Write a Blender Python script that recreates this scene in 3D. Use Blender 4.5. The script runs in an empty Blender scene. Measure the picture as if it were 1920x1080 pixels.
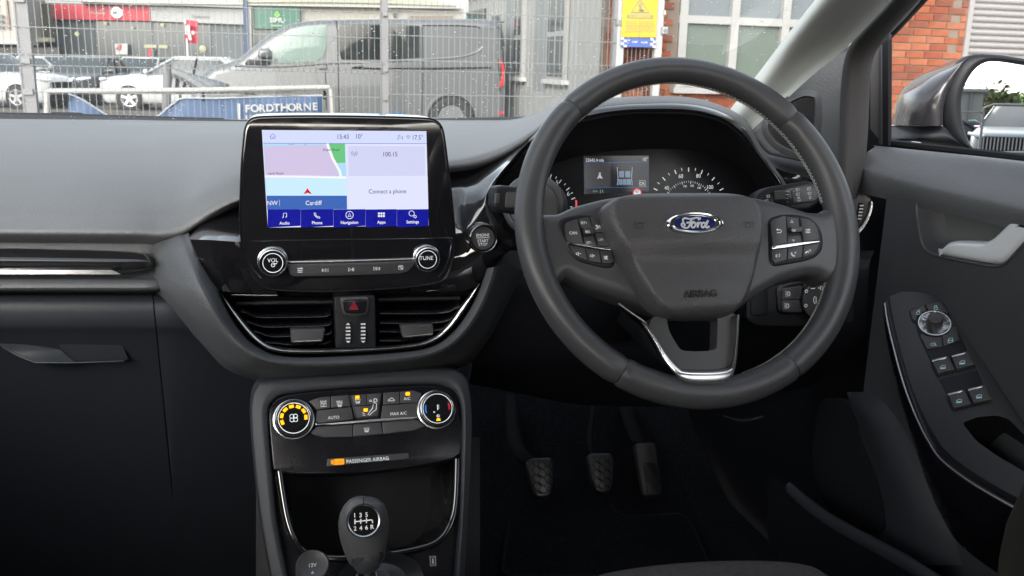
import bpy, math, random
import numpy as np
from mathutils import Vector as V, Matrix
from mathutils.geometry import tessellate_polygon
random.seed(7)
S = bpy.context.scene
COL = S.collection
R = math.radians

# ------------------------------------------------------------------ camera
FPX = 1720.0                                     # focal length in pixels of a 1920 wide frame
def _n(v): v = np.array(v, float); return v/np.linalg.norm(v)
_F = _n((-455, 427, FPX)); _X = np.array((6500, 250, FPX)); _X = _n(_X-_X.dot(_F)*_F); _U = np.cross(_X, _F)
if _U[1] < 0: _U = -_U
CM = np.array([_X, _F, _U])                       # car axes: X right, Y forward, Z up
EYE = np.array((0, 0, 1.25))
cam = bpy.data.cameras.new('camera'); camo = bpy.data.objects.new('camera', cam); COL.objects.link(camo)
cam.sensor_width = 36; cam.lens = FPX/1920*36; cam.clip_start = 0.02; cam.clip_end = 2000
_m = Matrix.Identity(4)
for i in range(3):
    _m[i][0] = CM[i][0]; _m[i][1] = CM[i][1]; _m[i][2] = -CM[i][2]; _m[i][3] = EYE[i]
camo.matrix_world = _m
S.camera = camo
cam.dof.use_dof = True; cam.dof.focus_distance = 1.0; cam.dof.aperture_fstop = 20.0

# ------------------------------------------------------------------ sky, sun, exposure
SUN_EL, SUN_AZ = 26, 208                          # elevation, compass direction measured from +Y clockwise
w = bpy.data.worlds.new('World'); S.world = w; w.use_nodes = True
nt = w.node_tree; nt.nodes.clear()
sky = nt.nodes.new('ShaderNodeTexSky'); sky.sky_type = 'NISHITA'; sky.sun_disc = False
sky.sun_elevation = R(SUN_EL); sky.sun_rotation = R(SUN_AZ); sky.air_density = 1.2; sky.dust_density = 4.0
hsv = nt.nodes.new('ShaderNodeHueSaturation'); hsv.inputs['Saturation'].default_value = 0.34
tc = nt.nodes.new('ShaderNodeTexCoord')
nz = nt.nodes.new('ShaderNodeTexNoise'); nz.inputs['Scale'].default_value = 3.2; nz.inputs['Detail'].default_value = 6
mp = nt.nodes.new('ShaderNodeMapping'); mp.inputs['Scale'].default_value = (1, 1, 3.2)
rmp = nt.nodes.new('ShaderNodeMapRange'); rmp.inputs[1].default_value = .3; rmp.inputs[2].default_value = .75
rmp.inputs[3].default_value = .75; rmp.inputs[4].default_value = 1.35
mx = nt.nodes.new('ShaderNodeVectorMath'); mx.operation = 'SCALE'
bg = nt.nodes.new('ShaderNodeBackground'); bg.inputs['Strength'].default_value = 0.15
wo = nt.nodes.new('ShaderNodeOutputWorld')
L = nt.links.new
L(tc.outputs['Generated'], mp.inputs['Vector']); L(mp.outputs['Vector'], nz.inputs['Vector'])
L(nz.outputs[0], rmp.inputs[0]); L(sky.outputs[0], hsv.inputs['Color'])
L(hsv.outputs[0], mx.inputs[0]); L(rmp.outputs[0], mx.inputs['Scale']); L(mx.outputs[0], bg.inputs['Color']); L(bg.outputs[0], wo.inputs['Surface'])
sl = bpy.data.lights.new('sun', 'SUN'); sl.energy = 1.0; sl.angle = R(95); sl.color = (1, .985, .965)
so = bpy.data.objects.new('sun', sl); COL.objects.link(so)
_d = V((math.sin(R(SUN_AZ))*math.cos(R(SUN_EL)), math.cos(R(SUN_AZ))*math.cos(R(SUN_EL)), math.sin(R(SUN_EL))))
so.rotation_euler = _d.to_track_quat('Z', 'Y').to_euler()
S.view_settings.view_transform = 'Standard'; S.view_settings.look = 'None'; S.view_settings.gamma = 1
EXPOSURE = 1.78
S.view_settings.exposure = EXPOSURE
S.cycles.use_denoising = True
S.cycles.max_bounces = 10; S.cycles.transparent_max_bounces = 16; S.cycles.diffuse_bounces = 4; S.cycles.glossy_bounces = 5
S.cycles.sample_clamp_indirect = 8

# ------------------------------------------------------------------ pixel measurement helpers (photo measured at 1920 x 1080)
def ray(px, py): return CM@np.array(((px-960)/FPX, (540-py)/FPX, 1.))
def at(px, py, Y=None, X=None, Z=None):
    d = ray(px, py)
    t = (Y-EYE[1])/d[1] if Y is not None else (X-EYE[0])/d[0] if X is not None else (Z-EYE[2])/d[2]
    return V(EYE+t*d)
def proj(p):
    c = CM.T@(np.array(p)-EYE); return 960+FPX*c[0]/c[2], 540-FPX*c[1]/c[2]
class Pl:
    'a plane with its own right (u), up (v) and normal (n) axes'
    def __init__(s, o, n=(0, -1, 0), up=(0, 0, 1)):
        s.o = V(o); s.n = V(n).normalized(); s.u = V(up).cross(s.n).normalized(); s.v = s.n.cross(s.u)
    def p(s, u, v, w=0): return s.o+s.u*u+s.v*v+s.n*w
    def uv(s, px, py):
        d = V(ray(px, py)); e = V(EYE); t = (s.o-e).dot(s.n)/d.dot(s.n); q = e+d*t-s.o
        return (q.dot(s.u), q.dot(s.v))
    def px(s, pts): return [s.uv(*p) for p in pts]
    def off(s, w): return Pl(s.o+s.n*w, s.n, s.v)
    def rot(s, a):
        q = Pl(s.o, s.n, s.v); c, d = math.cos(a), math.sin(a); q.u, q.v = s.u*c+s.v*d, s.v*c-s.u*d; return q
    def len(s, px, py, n):
        a = s.uv(px, py); b = s.uv(px, py+n); return math.hypot(a[0]-b[0], a[1]-b[1])
def plane3(a, b, c, up=(0, 0, 1)):
    a, b, c = V(a), V(b), V(c); n = (b-a).cross(c-a).normalized()
    if n.dot(V(EYE)-a) < 0: n = -n
    return Pl(a, n, up)

# ------------------------------------------------------------------ outlines
def rp(pts, r, seg=5):
    'polygon with its corners rounded'
    out = []; n = len(pts); rs = r if isinstance(r, (list, tuple)) else [r]*n
    for i in range(n):
        p = np.array(pts[i], float); a = np.array(pts[i-1], float)-p; b = np.array(pts[(i+1) % n], float)-p
        la, lb = np.linalg.norm(a), np.linalg.norm(b); k = min(rs[i], la*.49, lb*.49)
        if k <= 1e-9: out.append(tuple(p)); continue
        p0, p1 = p+a/la*k, p+b/lb*k
        for j in range(seg+1):
            t = j/seg; out.append(tuple((1-t)**2*p0+2*t*(1-t)*p+t*t*p1))
    return out
def cr(pts, k, closed=False):
    'Catmull-Rom through points of any dimension'
    P = [np.array(p, float) for p in pts]; n = len(P); out = []
    if k <= 1: return P
    for i in range(n if closed else n-1):
        if closed: a, b, c, d = P[i-1], P[i], P[(i+1) % n], P[(i+2) % n]
        else:
            b, c = P[i], P[i+1]; a = P[i-1] if i else 2*b-c; d = P[i+2] if i+2 < n else 2*c-b
        for j in range(k):
            t = j/k; out.append(.5*((2*b)+(c-a)*t+(2*a-5*b+4*c-d)*t*t+(3*b-a-3*c+d)*t**3))
    if not closed: out.append(P[-1])
    return out
def cc(pts, k=4): return [tuple(p) for p in cr(pts, k, True)]
def co(pts, k=4): return [tuple(p) for p in cr(pts, k, False)]
def area(P): return .5*sum(P[i-1][0]*P[i][1]-P[i][0]*P[i-1][1] for i in range(len(P)))
def inset(P, d):
    'polygon moved inwards by d'
    n = len(P); s = 1 if area(P) > 0 else -1; out = []
    for i in range(n):
        p = np.array(P[i]); a = p-np.array(P[i-1]); b = np.array(P[(i+1) % n])-p
        a = a/(np.linalg.norm(a)+1e-12); b = b/(np.linalg.norm(b)+1e-12)
        na, nb = np.array((-a[1], a[0])), np.array((-b[1], b[0])); m = na+nb; l = m.dot(m)
        m = m*2/max(l, .8); out.append(tuple(p+s*d*m))
    return out
def ell(cu, cv, a, b, n=32, rot=0):
    return [(cu+a*math.cos(t)*math.cos(rot)-b*math.sin(t)*math.sin(rot), cv+a*math.cos(t)*math.sin(rot)+b*math.sin(t)*math.cos(rot)) for t in [2*math.pi*i/n for i in range(n)]]

# ------------------------------------------------------------------ mesh builder
class MB:
    def __init__(s): s.v = []; s.f = []; s.m = []; s.mats = []
    def mi(s, m):
        if m not in s.mats: s.mats.append(m)
        return s.mats.index(m)
    def add(s, vs, fs, m):
        b = len(s.v); k = s.mi(m); s.v += [tuple(x) for x in vs]
        for f in fs: s.f.append(tuple(b+i for i in f)); s.m.append(k)
    def box(s, c, d, m, rz=0, ax=None):
        c = V(c); d = V(d)*.5; A = ax or Matrix.Rotation(rz, 3, 'Z'); vs = [c+A@V((x*d.x, y*d.y, z*d.z)) for x in (-1, 1) for y in (-1, 1) for z in (-1, 1)]
        s.add(vs, [(0, 1, 3, 2), (4, 6, 7, 5), (0, 4, 5, 1), (2, 3, 7, 6), (0, 2, 6, 4), (1, 5, 7, 3)], m); return s
    def prism(s, pl, P, w0, w1, m, bev=0, seg=3, back=False, dome=0):
        P = [tuple(p) for p in P]
        if area(P) < 0: P = P[::-1]
        n = len(P); rings = [[pl.p(u, v, w0) for u, v in P]]
        if bev:
            for k in range(seg+1):
                a = math.pi/2*k/seg; Q = inset(P, bev*(1-math.cos(a))); rings.append([pl.p(u, v, w1-bev+bev*math.sin(a)) for u, v in Q])
        else: rings.append([pl.p(u, v, w1) for u, v in P])
        vs = sum(rings, []); fs = []
        for k in range(len(rings)-1):
            for i in range(n): j = (i+1) % n; fs.append((k*n+i, k*n+j, (k+1)*n+j, (k+1)*n+i))
        top = (len(rings)-1)*n; tri = tessellate_polygon([[V(p) for p in rings[-1]]])
        for t in tri: fs.append(s._o(vs, [top+i for i in t], pl.n))
        if back:
            for t in tessellate_polygon([[V(p) for p in rings[0]]]): fs.append(s._o(vs, list(t), -pl.n))
        s.add(vs, fs, m); return s
    def _o(s, vs, t, n):
        a, b, c = (V(vs[i]) for i in t[:3])
        return tuple(t) if (b-a).cross(c-a).dot(n) >= 0 else tuple(t[::-1])
    def holed(s, pl, P, H, w0, w1, m):
        loops = [P]+H; vs = []; idx = []
        for l in loops: idx.append(len(vs)); vs += [pl.p(u, v, w1) for u, v in l]
        N = len(vs); vs += [pl.p(u, v, w0) for l in loops for u, v in l]
        fs = [s._o(vs, list(t), pl.n) for t in tessellate_polygon([[pl.p(u, v, w1) for u, v in l] for l in loops])]
        for k, l in enumerate(loops):
            n = len(l); ccw = area(l) > 0
            for i in range(n):
                a, b = idx[k]+i, idx[k]+(i+1) % n; q = (a, a+N, b+N, b)
                fs.append(q if ccw == (k == 0) else q[::-1])
        s.add(vs, fs, m); return s
    def ring(s, pl, A, B, w0, w1, m, bev=0, seg=3):
        'band between two outlines of equal count, raised from w0 to w1 with a rounded crown'
        n = len(A); rings = [[pl.p(*p, w0) for p in A]]
        ks = [0, .12, .3, .5, .7, .88, 1] if bev else [0, 1]
        for t in ks:
            h = w1-(bev*(1-math.sqrt(max(0, 1-(2*t-1)**2))) if bev else 0)
            rings.append([pl.p(a[0]*(1-t)+b[0]*t, a[1]*(1-t)+b[1]*t, h) for a, b in zip(A, B)])
        rings.append([pl.p(*p, w0) for p in B]); vs = sum(rings, []); fs = []
        f = area(A) > 0
        for k in range(len(rings)-1):
            for i in range(n):
                j = (i+1) % n; q = (k*n+i, k*n+j, (k+1)*n+j, (k+1)*n+i); fs.append(q if f else q[::-1])
        s.add(vs, fs, m); return s
    def tube(s, pts, r, m, n=8, closed=False, rb=None, up=None, cap=True):
        P = [V(p) for p in pts]; N = len(P); vs = []; fs = []; prev = None
        for i in range(N):
            a = P[i-1] if (i or closed) else P[i]; b = P[(i+1) % N] if (i+1 < N or closed) else P[i]
            t = (b-a).normalized()
            if up is not None: q = V(up)-t*V(up).dot(t)
            elif prev is None: q = t.orthogonal()
            else: q = prev-t*prev.dot(t)
            q.normalize(); prev = q; o = t.cross(q)
            ra = r[i] if isinstance(r, (list, tuple)) else r
            rr = (rb[i] if isinstance(rb, (list, tuple)) else rb) if rb is not None else ra
            for k in range(n):
                g = 2*math.pi*k/n; vs.append(P[i]+o*(math.cos(g)*rr)+q*(math.sin(g)*ra))
        for i in range(N if closed else N-1):
            for k in range(n):
                a, b = i*n+k, i*n+(k+1) % n; c, d = ((i+1) % N)*n+(k+1) % n, ((i+1) % N)*n+k; fs.append((a, b, c, d))
        if cap and not closed: fs.append(tuple(range(n))[::-1]); fs.append(tuple((N-1)*n+k for k in range(n)))
        s.add(vs, fs, m); return s
    def lathe(s, pl, cu, cv, prof, m, n=40, sx=1, sy=1, a0=0):
        vs = []; fs = []
        for r, w_ in prof:
            for i in range(n): a = a0+2*math.pi*i/n; vs.append(pl.p(cu+r*math.cos(a)*sx, cv+r*math.sin(a)*sy, w_))
        for k in range(len(prof)-1):
            for i in range(n): j = (i+1) % n; fs.append((k*n+i, k*n+j, (k+1)*n+j, (k+1)*n+i))
        if prof[-1][0] > 1e-6: fs.append(tuple((len(prof)-1)*n+i for i in range(n)))
        s.add(vs, fs, m); return s
    def loft(s, rows, m, iu=4, iv=4, flip=False, closed_u=False):
        G = [cr([np.array(p) for p in r], iu, closed_u) for r in rows]; G = [list(x) for x in zip(*G)]
        G = [cr(c, iv) for c in G]; nu = len(G); nv = len(G[0])
        vs = [p for c in G for p in c]; fs = []
        for i in range(nu if closed_u else nu-1):
            for j in range(nv-1):
                a, b, c, d = i*nv+j, ((i+1) % nu)*nv+j, ((i+1) % nu)*nv+j+1, i*nv+j+1
                fs.append((a, b, c, d) if flip else (a, d, c, b))
        tot = 0
        for q in fs[::max(1, len(fs)//60)]:
            a, b, c = (V(vs[i]) for i in q[:3]); n = (b-a).cross(c-a)
            if n.length > 1e-12: tot += n.normalized().dot((V(EYE)-a).normalized())
        if (tot < 0) != flip: fs = [q[::-1] for q in fs]
        s.add(vs, fs, m); return s
    def strokes(s, pl, lines, wd, m, w0=.0002, closed=False):
        for l in lines:
            l = [np.array(p, float) for p in l]; N = len(l)
            if N < 2: continue
            A = []; B = []
            loop = np.linalg.norm(l[0]-l[-1]) < 1e-7 and N > 2
            for i in range(N):
                if loop and i in (0, N-1): t = l[1]-l[-2]
                else: t = l[min(i+1, N-1)]-l[max(i-1, 0)]
                t = t/(np.linalg.norm(t)+1e-12); o = np.array((-t[1], t[0]))*wd/2; A.append(l[i]+o); B.append(l[i]-o)
            vs = [pl.p(*a, w0) for a in A]+[pl.p(*b, w0) for b in B]
            s.add(vs, [(i, N+i, N+i+1, i+1) for i in range(N-1)], m)
        return s
    def text(s, tx, pl, u, v, h, m, w0=.0002, al='C', sx=1., shear=0, rot=0, ext=0, bold=0):
        vs, fs = text_mesh(tx, ext/h if h else 0, bold); x0 = min(q[0] for q in vs); x1 = max(q[0] for q in vs)
        dx = -(x0+x1)/2 if al == 'C' else -x0; c, d = math.cos(rot), math.sin(rot); out = []
        for x, y, z in vs:
            y -= .5; X = (x+dx)*sx*h+shear*y*h; Y = y*h; out.append(pl.p(u+X*c-Y*d, v+X*d+Y*c, w0+z*h))
        s.add(out, fs, m); return s
    def tpx(s, tx, pl, px, py, hpx, m, **k):
        u, v = pl.uv(px, py); return s.text(tx, pl, u, v, pl.len(px, py-hpx/2, hpx), m, **k)
    def build(s, name, parent=None, ang=40, solid=0, kind=None, label=None, smooth=True):
        me = bpy.data.meshes.new(name); A = np.array([tuple(v) for v in s.v], float); lo, hi = A.min(0), A.max(0); c = (lo+hi)/2
        me.from_pydata([tuple(x) for x in (A-c)], [], s.f)
        for m in s.mats: me.materials.append(m)
        me.polygons.foreach_set('material_index', s.m)
        if smooth:
            me.polygons.foreach_set('use_smooth', [True]*len(me.polygons)); me.update(); me.set_sharp_from_angle(angle=R(ang))
        me.validate(); me.update()
        o = bpy.data.objects.new(name, me); COL.objects.link(o); o.location = c
        if parent is not None: attach(o, parent)
        if solid:
            md = o.modifiers.new('thickness', 'SOLIDIFY'); md.thickness = abs(solid); md.offset = -1 if solid > 0 else 1
        if kind: o['kind'] = kind
        if label: o['label'] = label
        return o
WM = {}
def world_of(o): return Matrix.Translation(o.location) if o.parent is None else world_of(o.parent)@o.matrix_parent_inverse@Matrix.Translation(o.location)
def attach(o, p):
    o.parent = p; o.matrix_parent_inverse = world_of(p).inverted()
_tc = {}
def text_mesh(tx, ext, bold):
    k = (tx, round(ext, 3), bold)
    if k not in _tc:
        cu = bpy.data.curves.new('t', 'FONT'); cu.body = tx; cu.size = 1/.729; cu.resolution_u = 3; cu.extrude = ext; cu.offset = bold
        o = bpy.data.objects.new('t', cu); me = o.to_mesh()
        _tc[k] = ([tuple(v.co) for v in me.vertices], [tuple(p.vertices) for p in me.polygons])
        o.to_mesh_clear(); bpy.data.objects.remove(o); bpy.data.curves.remove(cu)
    return _tc[k]
def thing(name, label, cat, loc, group=None):
    o = bpy.data.objects.new(name, None); COL.objects.link(o); o.location = loc; o.empty_display_size = .05
    o['label'] = label; o['category'] = cat
    if group: o['group'] = group
    return o
def tag(o, label, cat, group=None):
    o['label'] = label; o['category'] = cat
    if group: o['group'] = group
    return o
def copy_tree(o, parent=None):
    c = o.copy(); COL.objects.link(c)
    if parent is not None: c.parent = parent
    for ch in list(o.children): copy_tree(ch, c)
    return c

# ------------------------------------------------------------------ materials
def lin(c): return tuple((x/255/12.92 if x/255 <= .04045 else ((x/255+.055)/1.055)**2.4) for x in c)
MATS = {}
def mat(name, col, rough=.5, metal=0, spec=.5, bump=None, emit=0, coat=0, var=0, vscale=30, alpha=None, voro=False, tint=None):
    if name in MATS: return MATS[name]
    m = bpy.data.materials.new(name); m.use_nodes = True; t = m.node_tree; b = t.nodes['Principled BSDF']
    b.inputs['Base Color'].default_value = (*col, 1); b.inputs['Roughness'].default_value = rough; b.inputs['Metallic'].default_value = metal
    b.inputs['Specular IOR Level'].default_value = spec; b.inputs['Coat Weight'].default_value = coat; b.inputs['Coat Roughness'].default_value = .03
    if tint: b.inputs['Specular Tint'].default_value = (*tint, 1)
    if emit: b.inputs['Emission Color'].default_value = (*col, 1); b.inputs['Emission Strength'].default_value = emit*2**-EXPOSURE
    l = t.links.new
    if bump or var:
        tcx = t.nodes.new('ShaderNodeTexCoord')
    if var:
        n = t.nodes.new('ShaderNodeTexNoise'); n.inputs['Scale'].default_value = vscale; n.inputs['Detail'].default_value = 5
        cr_ = t.nodes.new('ShaderNodeMapRange'); cr_.inputs[1].default_value = .3; cr_.inputs[2].default_value = .7; cr_.inputs[3].default_value = 1-var; cr_.inputs[4].default_value = 1+var
        sc = t.nodes.new('ShaderNodeVectorMath'); sc.operation = 'SCALE'; sc.inputs[0].default_value = col
        l(tcx.outputs['Object'], n.inputs['Vector']); l(n.outputs[0], cr_.inputs[0]); l(cr_.outputs[0], sc.inputs['Scale']); l(sc.outputs[0], b.inputs['Base Color'])
        rr = t.nodes.new('ShaderNodeMapRange'); rr.inputs[3].default_value = max(.02, rough-.08); rr.inputs[4].default_value = min(1, rough+.1)
        l(n.outputs[0], rr.inputs[0]); l(rr.outputs[0], b.inputs['Roughness'])
    if bump:
        if voro: n = t.nodes.new('ShaderNodeTexVoronoi'); n.feature = 'SMOOTH_F1'; n.inputs['Scale'].default_value = bump[0]
        else: n = t.nodes.new('ShaderNodeTexNoise'); n.inputs['Scale'].default_value = bump[0]; n.inputs['Detail'].default_value = 3
        bp = t.nodes.new('ShaderNodeBump'); bp.inputs['Strength'].default_value = bump[1]; bp.inputs['Distance'].default_value = bump[2] if len(bump) > 2 else .001
        l(tcx.outputs['Object'], n.inputs['Vector']); l(n.outputs[0], bp.inputs['Height']); l(bp.outputs[0], b.inputs['Normal'])
    MATS[name] = m; return m
def resample(P, n):
    'closed outline with n evenly spaced points'
    P = [np.array(p, float) for p in P]; P.append(P[0]); d = [0]
    for i in range(len(P)-1): d.append(d[-1]+np.linalg.norm(P[i+1]-P[i]))
    return [tuple(np.interp(t, d, [p[k] for p in P]) for k in range(2)) for t in np.linspace(0, d[-1], n+1)[:-1]]
def glass(name, tint=(.95, .97, .96), refl=.04, rough=0):
    'thin pane: passes light straight through and mirrors a little of it'
    m = bpy.data.materials.new(name); m.use_nodes = True; t = m.node_tree; t.nodes.clear(); l = t.links.new
    a = t.nodes.new('ShaderNodeBsdfTransparent'); a.inputs[0].default_value = (*tint, 1)
    g = t.nodes.new('ShaderNodeBsdfGlossy'); g.inputs['Roughness'].default_value = rough
    f0 = t.nodes.new('ShaderNodeLayerWeight'); f1 = t.nodes.new('ShaderNodeMath'); f1.operation = 'POWER'; f1.inputs[1].default_value = 5
    f = t.nodes.new('ShaderNodeMapRange'); f.inputs[3].default_value = refl; f.inputs[4].default_value = 1; l(f0.outputs['Facing'], f1.inputs[0]); l(f1.outputs[0], f.inputs[0])
    x = t.nodes.new('ShaderNodeMixShader'); o = t.nodes.new('ShaderNodeOutputMaterial')
    l(f.outputs[0], x.inputs[0]); l(a.outputs[0], x.inputs[1]); l(g.outputs[0], x.inputs[2]); l(x.outputs[0], o.inputs['Surface']); return m
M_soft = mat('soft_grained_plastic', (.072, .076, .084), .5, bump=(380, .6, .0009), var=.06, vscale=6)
M_lit_top = mat('lit_top_plastic', (.118, .122, .130), .46, bump=(400, .6, .0009), var=.08, vscale=7)  # lighter copy of the soft plastic; daylight on upward faces put into the colour
M_soft2 = mat('hard_grained_plastic', (.032, .035, .042), .55, spec=.4, bump=(1100, .3, .0005))
M_glove = mat('shaded_glovebox_plastic', (.016, .019, .025), .5, spec=.32, bump=(700, .35, .0006))  # darker, bluer hard plastic; shade low in the cabin put into the colour
M_blk = mat('matt_black_plastic', (.0095, .0105, .014), .45, spec=.3, bump=(1500, .15, .0003))
M_gloss = mat('gloss_black', (.008, .008, .010), .04, spec=.9, coat=1)
M_sgloss = mat('satin_black', (.006, .006, .009), .2, spec=.35)
M_chrome = mat('bright_chrome', (.78, .79, .8), .09, 1, bump=(60, .02, .001))
M_satin = mat('satin_silver', (.62, .63, .65), .27, 1)
M_dchrome = mat('dark_chrome', (.25, .26, .28), .15, 1)
M_leather = mat('smooth_leather', (.060, .061, .066), .34, bump=(1400, .22, .0005), var=.05, vscale=12)
M_pad = mat('grained_airbag_cover', (.068, .066, .070), .42, bump=(700, .6, .0008), voro=True)
M_btn = mat('button_plastic', (.050, .049, .053), .42)
M_rub = mat('black_rubber', (.010, .010, .012), .7, spec=.2)
M_carp = mat('dark_carpet', (.013, .014, .018), .95, spec=.1, bump=(420, 1, .006), var=.5, vscale=160)
def dusty(m, amt=.03):
    'fine dust specks and faint smears on a gloss surface'
    t = m.node_tree; b = t.nodes['Principled BSDF']; l = t.links.new; c = t.nodes.new('ShaderNodeTexCoord')
    v = t.nodes.new('ShaderNodeTexVoronoi'); v.inputs['Scale'].default_value = 190; r = t.nodes.new('ShaderNodeMapRange'); r.inputs[1].default_value = .07; r.inputs[2].default_value = .16; r.inputs[3].default_value = amt; r.inputs[4].default_value = 0
    base = tuple(b.inputs['Base Color'].default_value)[:3]; a = t.nodes.new('ShaderNodeVectorMath'); a.operation = 'ADD'; a.inputs[0].default_value = base
    l(c.outputs['Object'], v.inputs['Vector']); l(v.outputs['Distance'], r.inputs[0]); l(r.outputs[0], a.inputs[1]); l(a.outputs[0], b.inputs['Base Color'])
    n = t.nodes.new('ShaderNodeTexNoise'); n.inputs['Scale'].default_value = 22; n.inputs['Detail'].default_value = 6; q = t.nodes.new('ShaderNodeMapRange'); r0 = b.inputs['Roughness'].default_value
    q.inputs[1].default_value = .35; q.inputs[2].default_value = .7; q.inputs[3].default_value = r0; q.inputs[4].default_value = r0+.12; l(c.outputs['Object'], n.inputs['Vector']); l(n.outputs[0], q.inputs[0]); l(q.outputs[0], b.inputs['Roughness'])
dusty(M_gloss); dusty(M_sgloss, .012)
M_white = mat('white_print', (.75, .8, .82), .5, emit=.25)
M_wht = mat('white_print_plain', (.7, .72, .74), .5)
M_thread = mat('pale_stitch_thread', (.42, .42, .4), .7)
def em(name, rgb, k=1.):
    m = mat(name, lin(rgb), .12, emit=k, spec=.4); m.node_tree.nodes['Principled BSDF'].inputs['Base Color'].default_value = (.01, .01, .012, 1); return m
def A(px, py, Y): return at(px, py, Y=Y)
def rowsA(rows): return [[A(*p) for p in r] for r in rows]
# ================================================================== DASHBOARD
dash = thing('dashboard', 'black grained dashboard with gloss black trim running under the windscreen', 'dashboard', (.05, 1.15, .95))
XS = [-420, -200, 0, 140, 260]
def cols(fn): return fn
# soft top pad, passenger side: far edge under the glass to the front roll
TOPY = [(225, 1.78), (234, 1.62), (262, 1.42), (318, 1.26), (385, 1.155), (420, 1.122), (436, 1.110), (446, 1.118), (462, 1.15)]
rows = []
ends = {300: [226, 234, 260, 316, 383, 420, 438, 449, 464], 345: [226.5, 234, 257, 310, 372, 408, 430, 442, 452],
        395: [227, 234, 252, 296, 345, 378, 398, 408, 417], 450: [227.5, 234, 249, 285, 325, 355, 372, 379, 386], 520: [228, 234, 247, 280, 312, 340, 358, 366, 372]}
for k, (y, Yd) in enumerate(TOPY):
    r = [A(x, y+(x-260)*.008, Yd) for x in XS]+[A(x, e[k], Yd) for x, e in ends.items()]
    rows.append(r)
mb = MB(); mb.loft(rows, M_lit_top, 4, 4)
# right of the screen up to the cluster hood
rr = []
cR = {760: [224, 233, 252, 276, 296, 308, 320, 328], 845: [225.5, 233, 250, 272, 291, 303, 316, 323], 904: [225.5, 232, 246, 265, 281, 291, 306, 313],
      958: [224.5, 229, 238, 251, 262, 270, 283, 290], 1000: [214, 217, 223, 231, 238, 244, 254, 260], 1030: [201, 204, 208, 213, 218, 222, 229, 235], 1075: [180, 183, 186, 190, 194, 198, 204, 210], 1130: [172, 174, 177, 180, 183, 187, 192, 198]}
YR = [1.78, 1.6, 1.42, 1.28, 1.19, 1.15, 1.145, 1.16]
for k in range(8): rr.append([A(x, e[k], YR[k]) for x, e in cR.items()])
mb.loft(rr, M_lit_top, 4, 4); mb.build('top_pad', dash)
# windscreen end of the dashboard: dark ledge and black sealing strip
mb = MB(); mb.loft([[A(x, y+d, Yy) for x, y in ((-420, 209), (0, 214), (240, 219.5), (455, 224.3), (650, 223.5), (830, 221.5), (1000, 218), (1100, 212))] for d, Yy in ((0, 1.86), (3, 1.83), (6, 1.81), (14, 1.74))], M_rub, 2, 1); mb.build('windscreen_seal', dash)
# lower pad under the roll, passenger side
XL = [-420, -200, 0, 140, 240, 290, 330]
mb = MB()
def lowrow(dy, Yd, tail): return [A(x, dy+(x-140)*.004, Yd) for x in XL[:6]]+[A(*tail)]
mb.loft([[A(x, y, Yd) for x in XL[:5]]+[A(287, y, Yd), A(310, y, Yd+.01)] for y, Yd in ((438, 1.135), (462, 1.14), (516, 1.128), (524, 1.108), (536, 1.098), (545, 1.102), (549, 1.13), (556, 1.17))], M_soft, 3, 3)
mb.build('knee_ledge', dash)
# U shaped padded surround of the centre vents
U = [((350, 426, 1.135), (326, 420, 1.14), (302, 422, 1.145), (285, 430, 1.15)), ((357, 446, 1.100), (336, 448, 1.104), (308, 457, 1.116), (287, 471, 1.138)), ((372, 486, 1.058), (351, 495, 1.045), (319, 505, 1.072), (289, 512, 1.125)), ((392, 522, 1.043), (368, 538, 1.010), (333, 547, 1.042), (300, 541, 1.102)),
     ((408, 545, 1.04), (390, 578, 1.0), (370, 600, 1.024), (336, 582, 1.075))]
U += [tuple((*q, y) for q, y in zip(s, (1.040, 1.000, 1.022, 1.055))) for s in [((433, 594), (422, 624), (420, 648), (385, 636)), ((462, 634), (456, 656), (463, 679), (430, 682)), ((490, 654), (486, 672), (498, 687), (480, 702)), ((515, 665), (515, 680), (525, 692), (520, 711)),
     ((560, 670), (562, 684), (570, 696), (570, 713)), ((642, 668), (642, 683), (642, 694), (642, 710)), ((759, 660), (760, 673), (765, 684), (762, 700)), ((815, 648), (819, 661), (827, 669), (830, 687)),
     ((852, 620), (862, 634), (867, 648), (876, 670)), ((882, 578), (893, 594), (901, 607), (910, 632)), ((903, 533), (916, 545), (930, 556), (940, 578)), ((914, 503), (930, 500), (952, 494), (972, 505))]]
rows = [[A(s[0][0], s[0][1], s[0][2]+.025) for s in U]]+[[A(*s[k]) for s in U] for k in range(4)]
rows.insert(2, [A((s[0][0]*.55+s[1][0]*.45), s[0][1]*.55+s[1][1]*.45, s[0][2]*.2+s[1][2]*.8) for s in U])
rows.append([A(s[3][0]+(s[3][0]-s[1][0])*.25, s[3][1]+(s[3][1]-s[1][1])*.25+3, s[3][2]+.06) for s in U])
mb = MB(); mb.loft(rows, M_soft, 4, 3); mb.build('vent_surround', dash)
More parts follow.
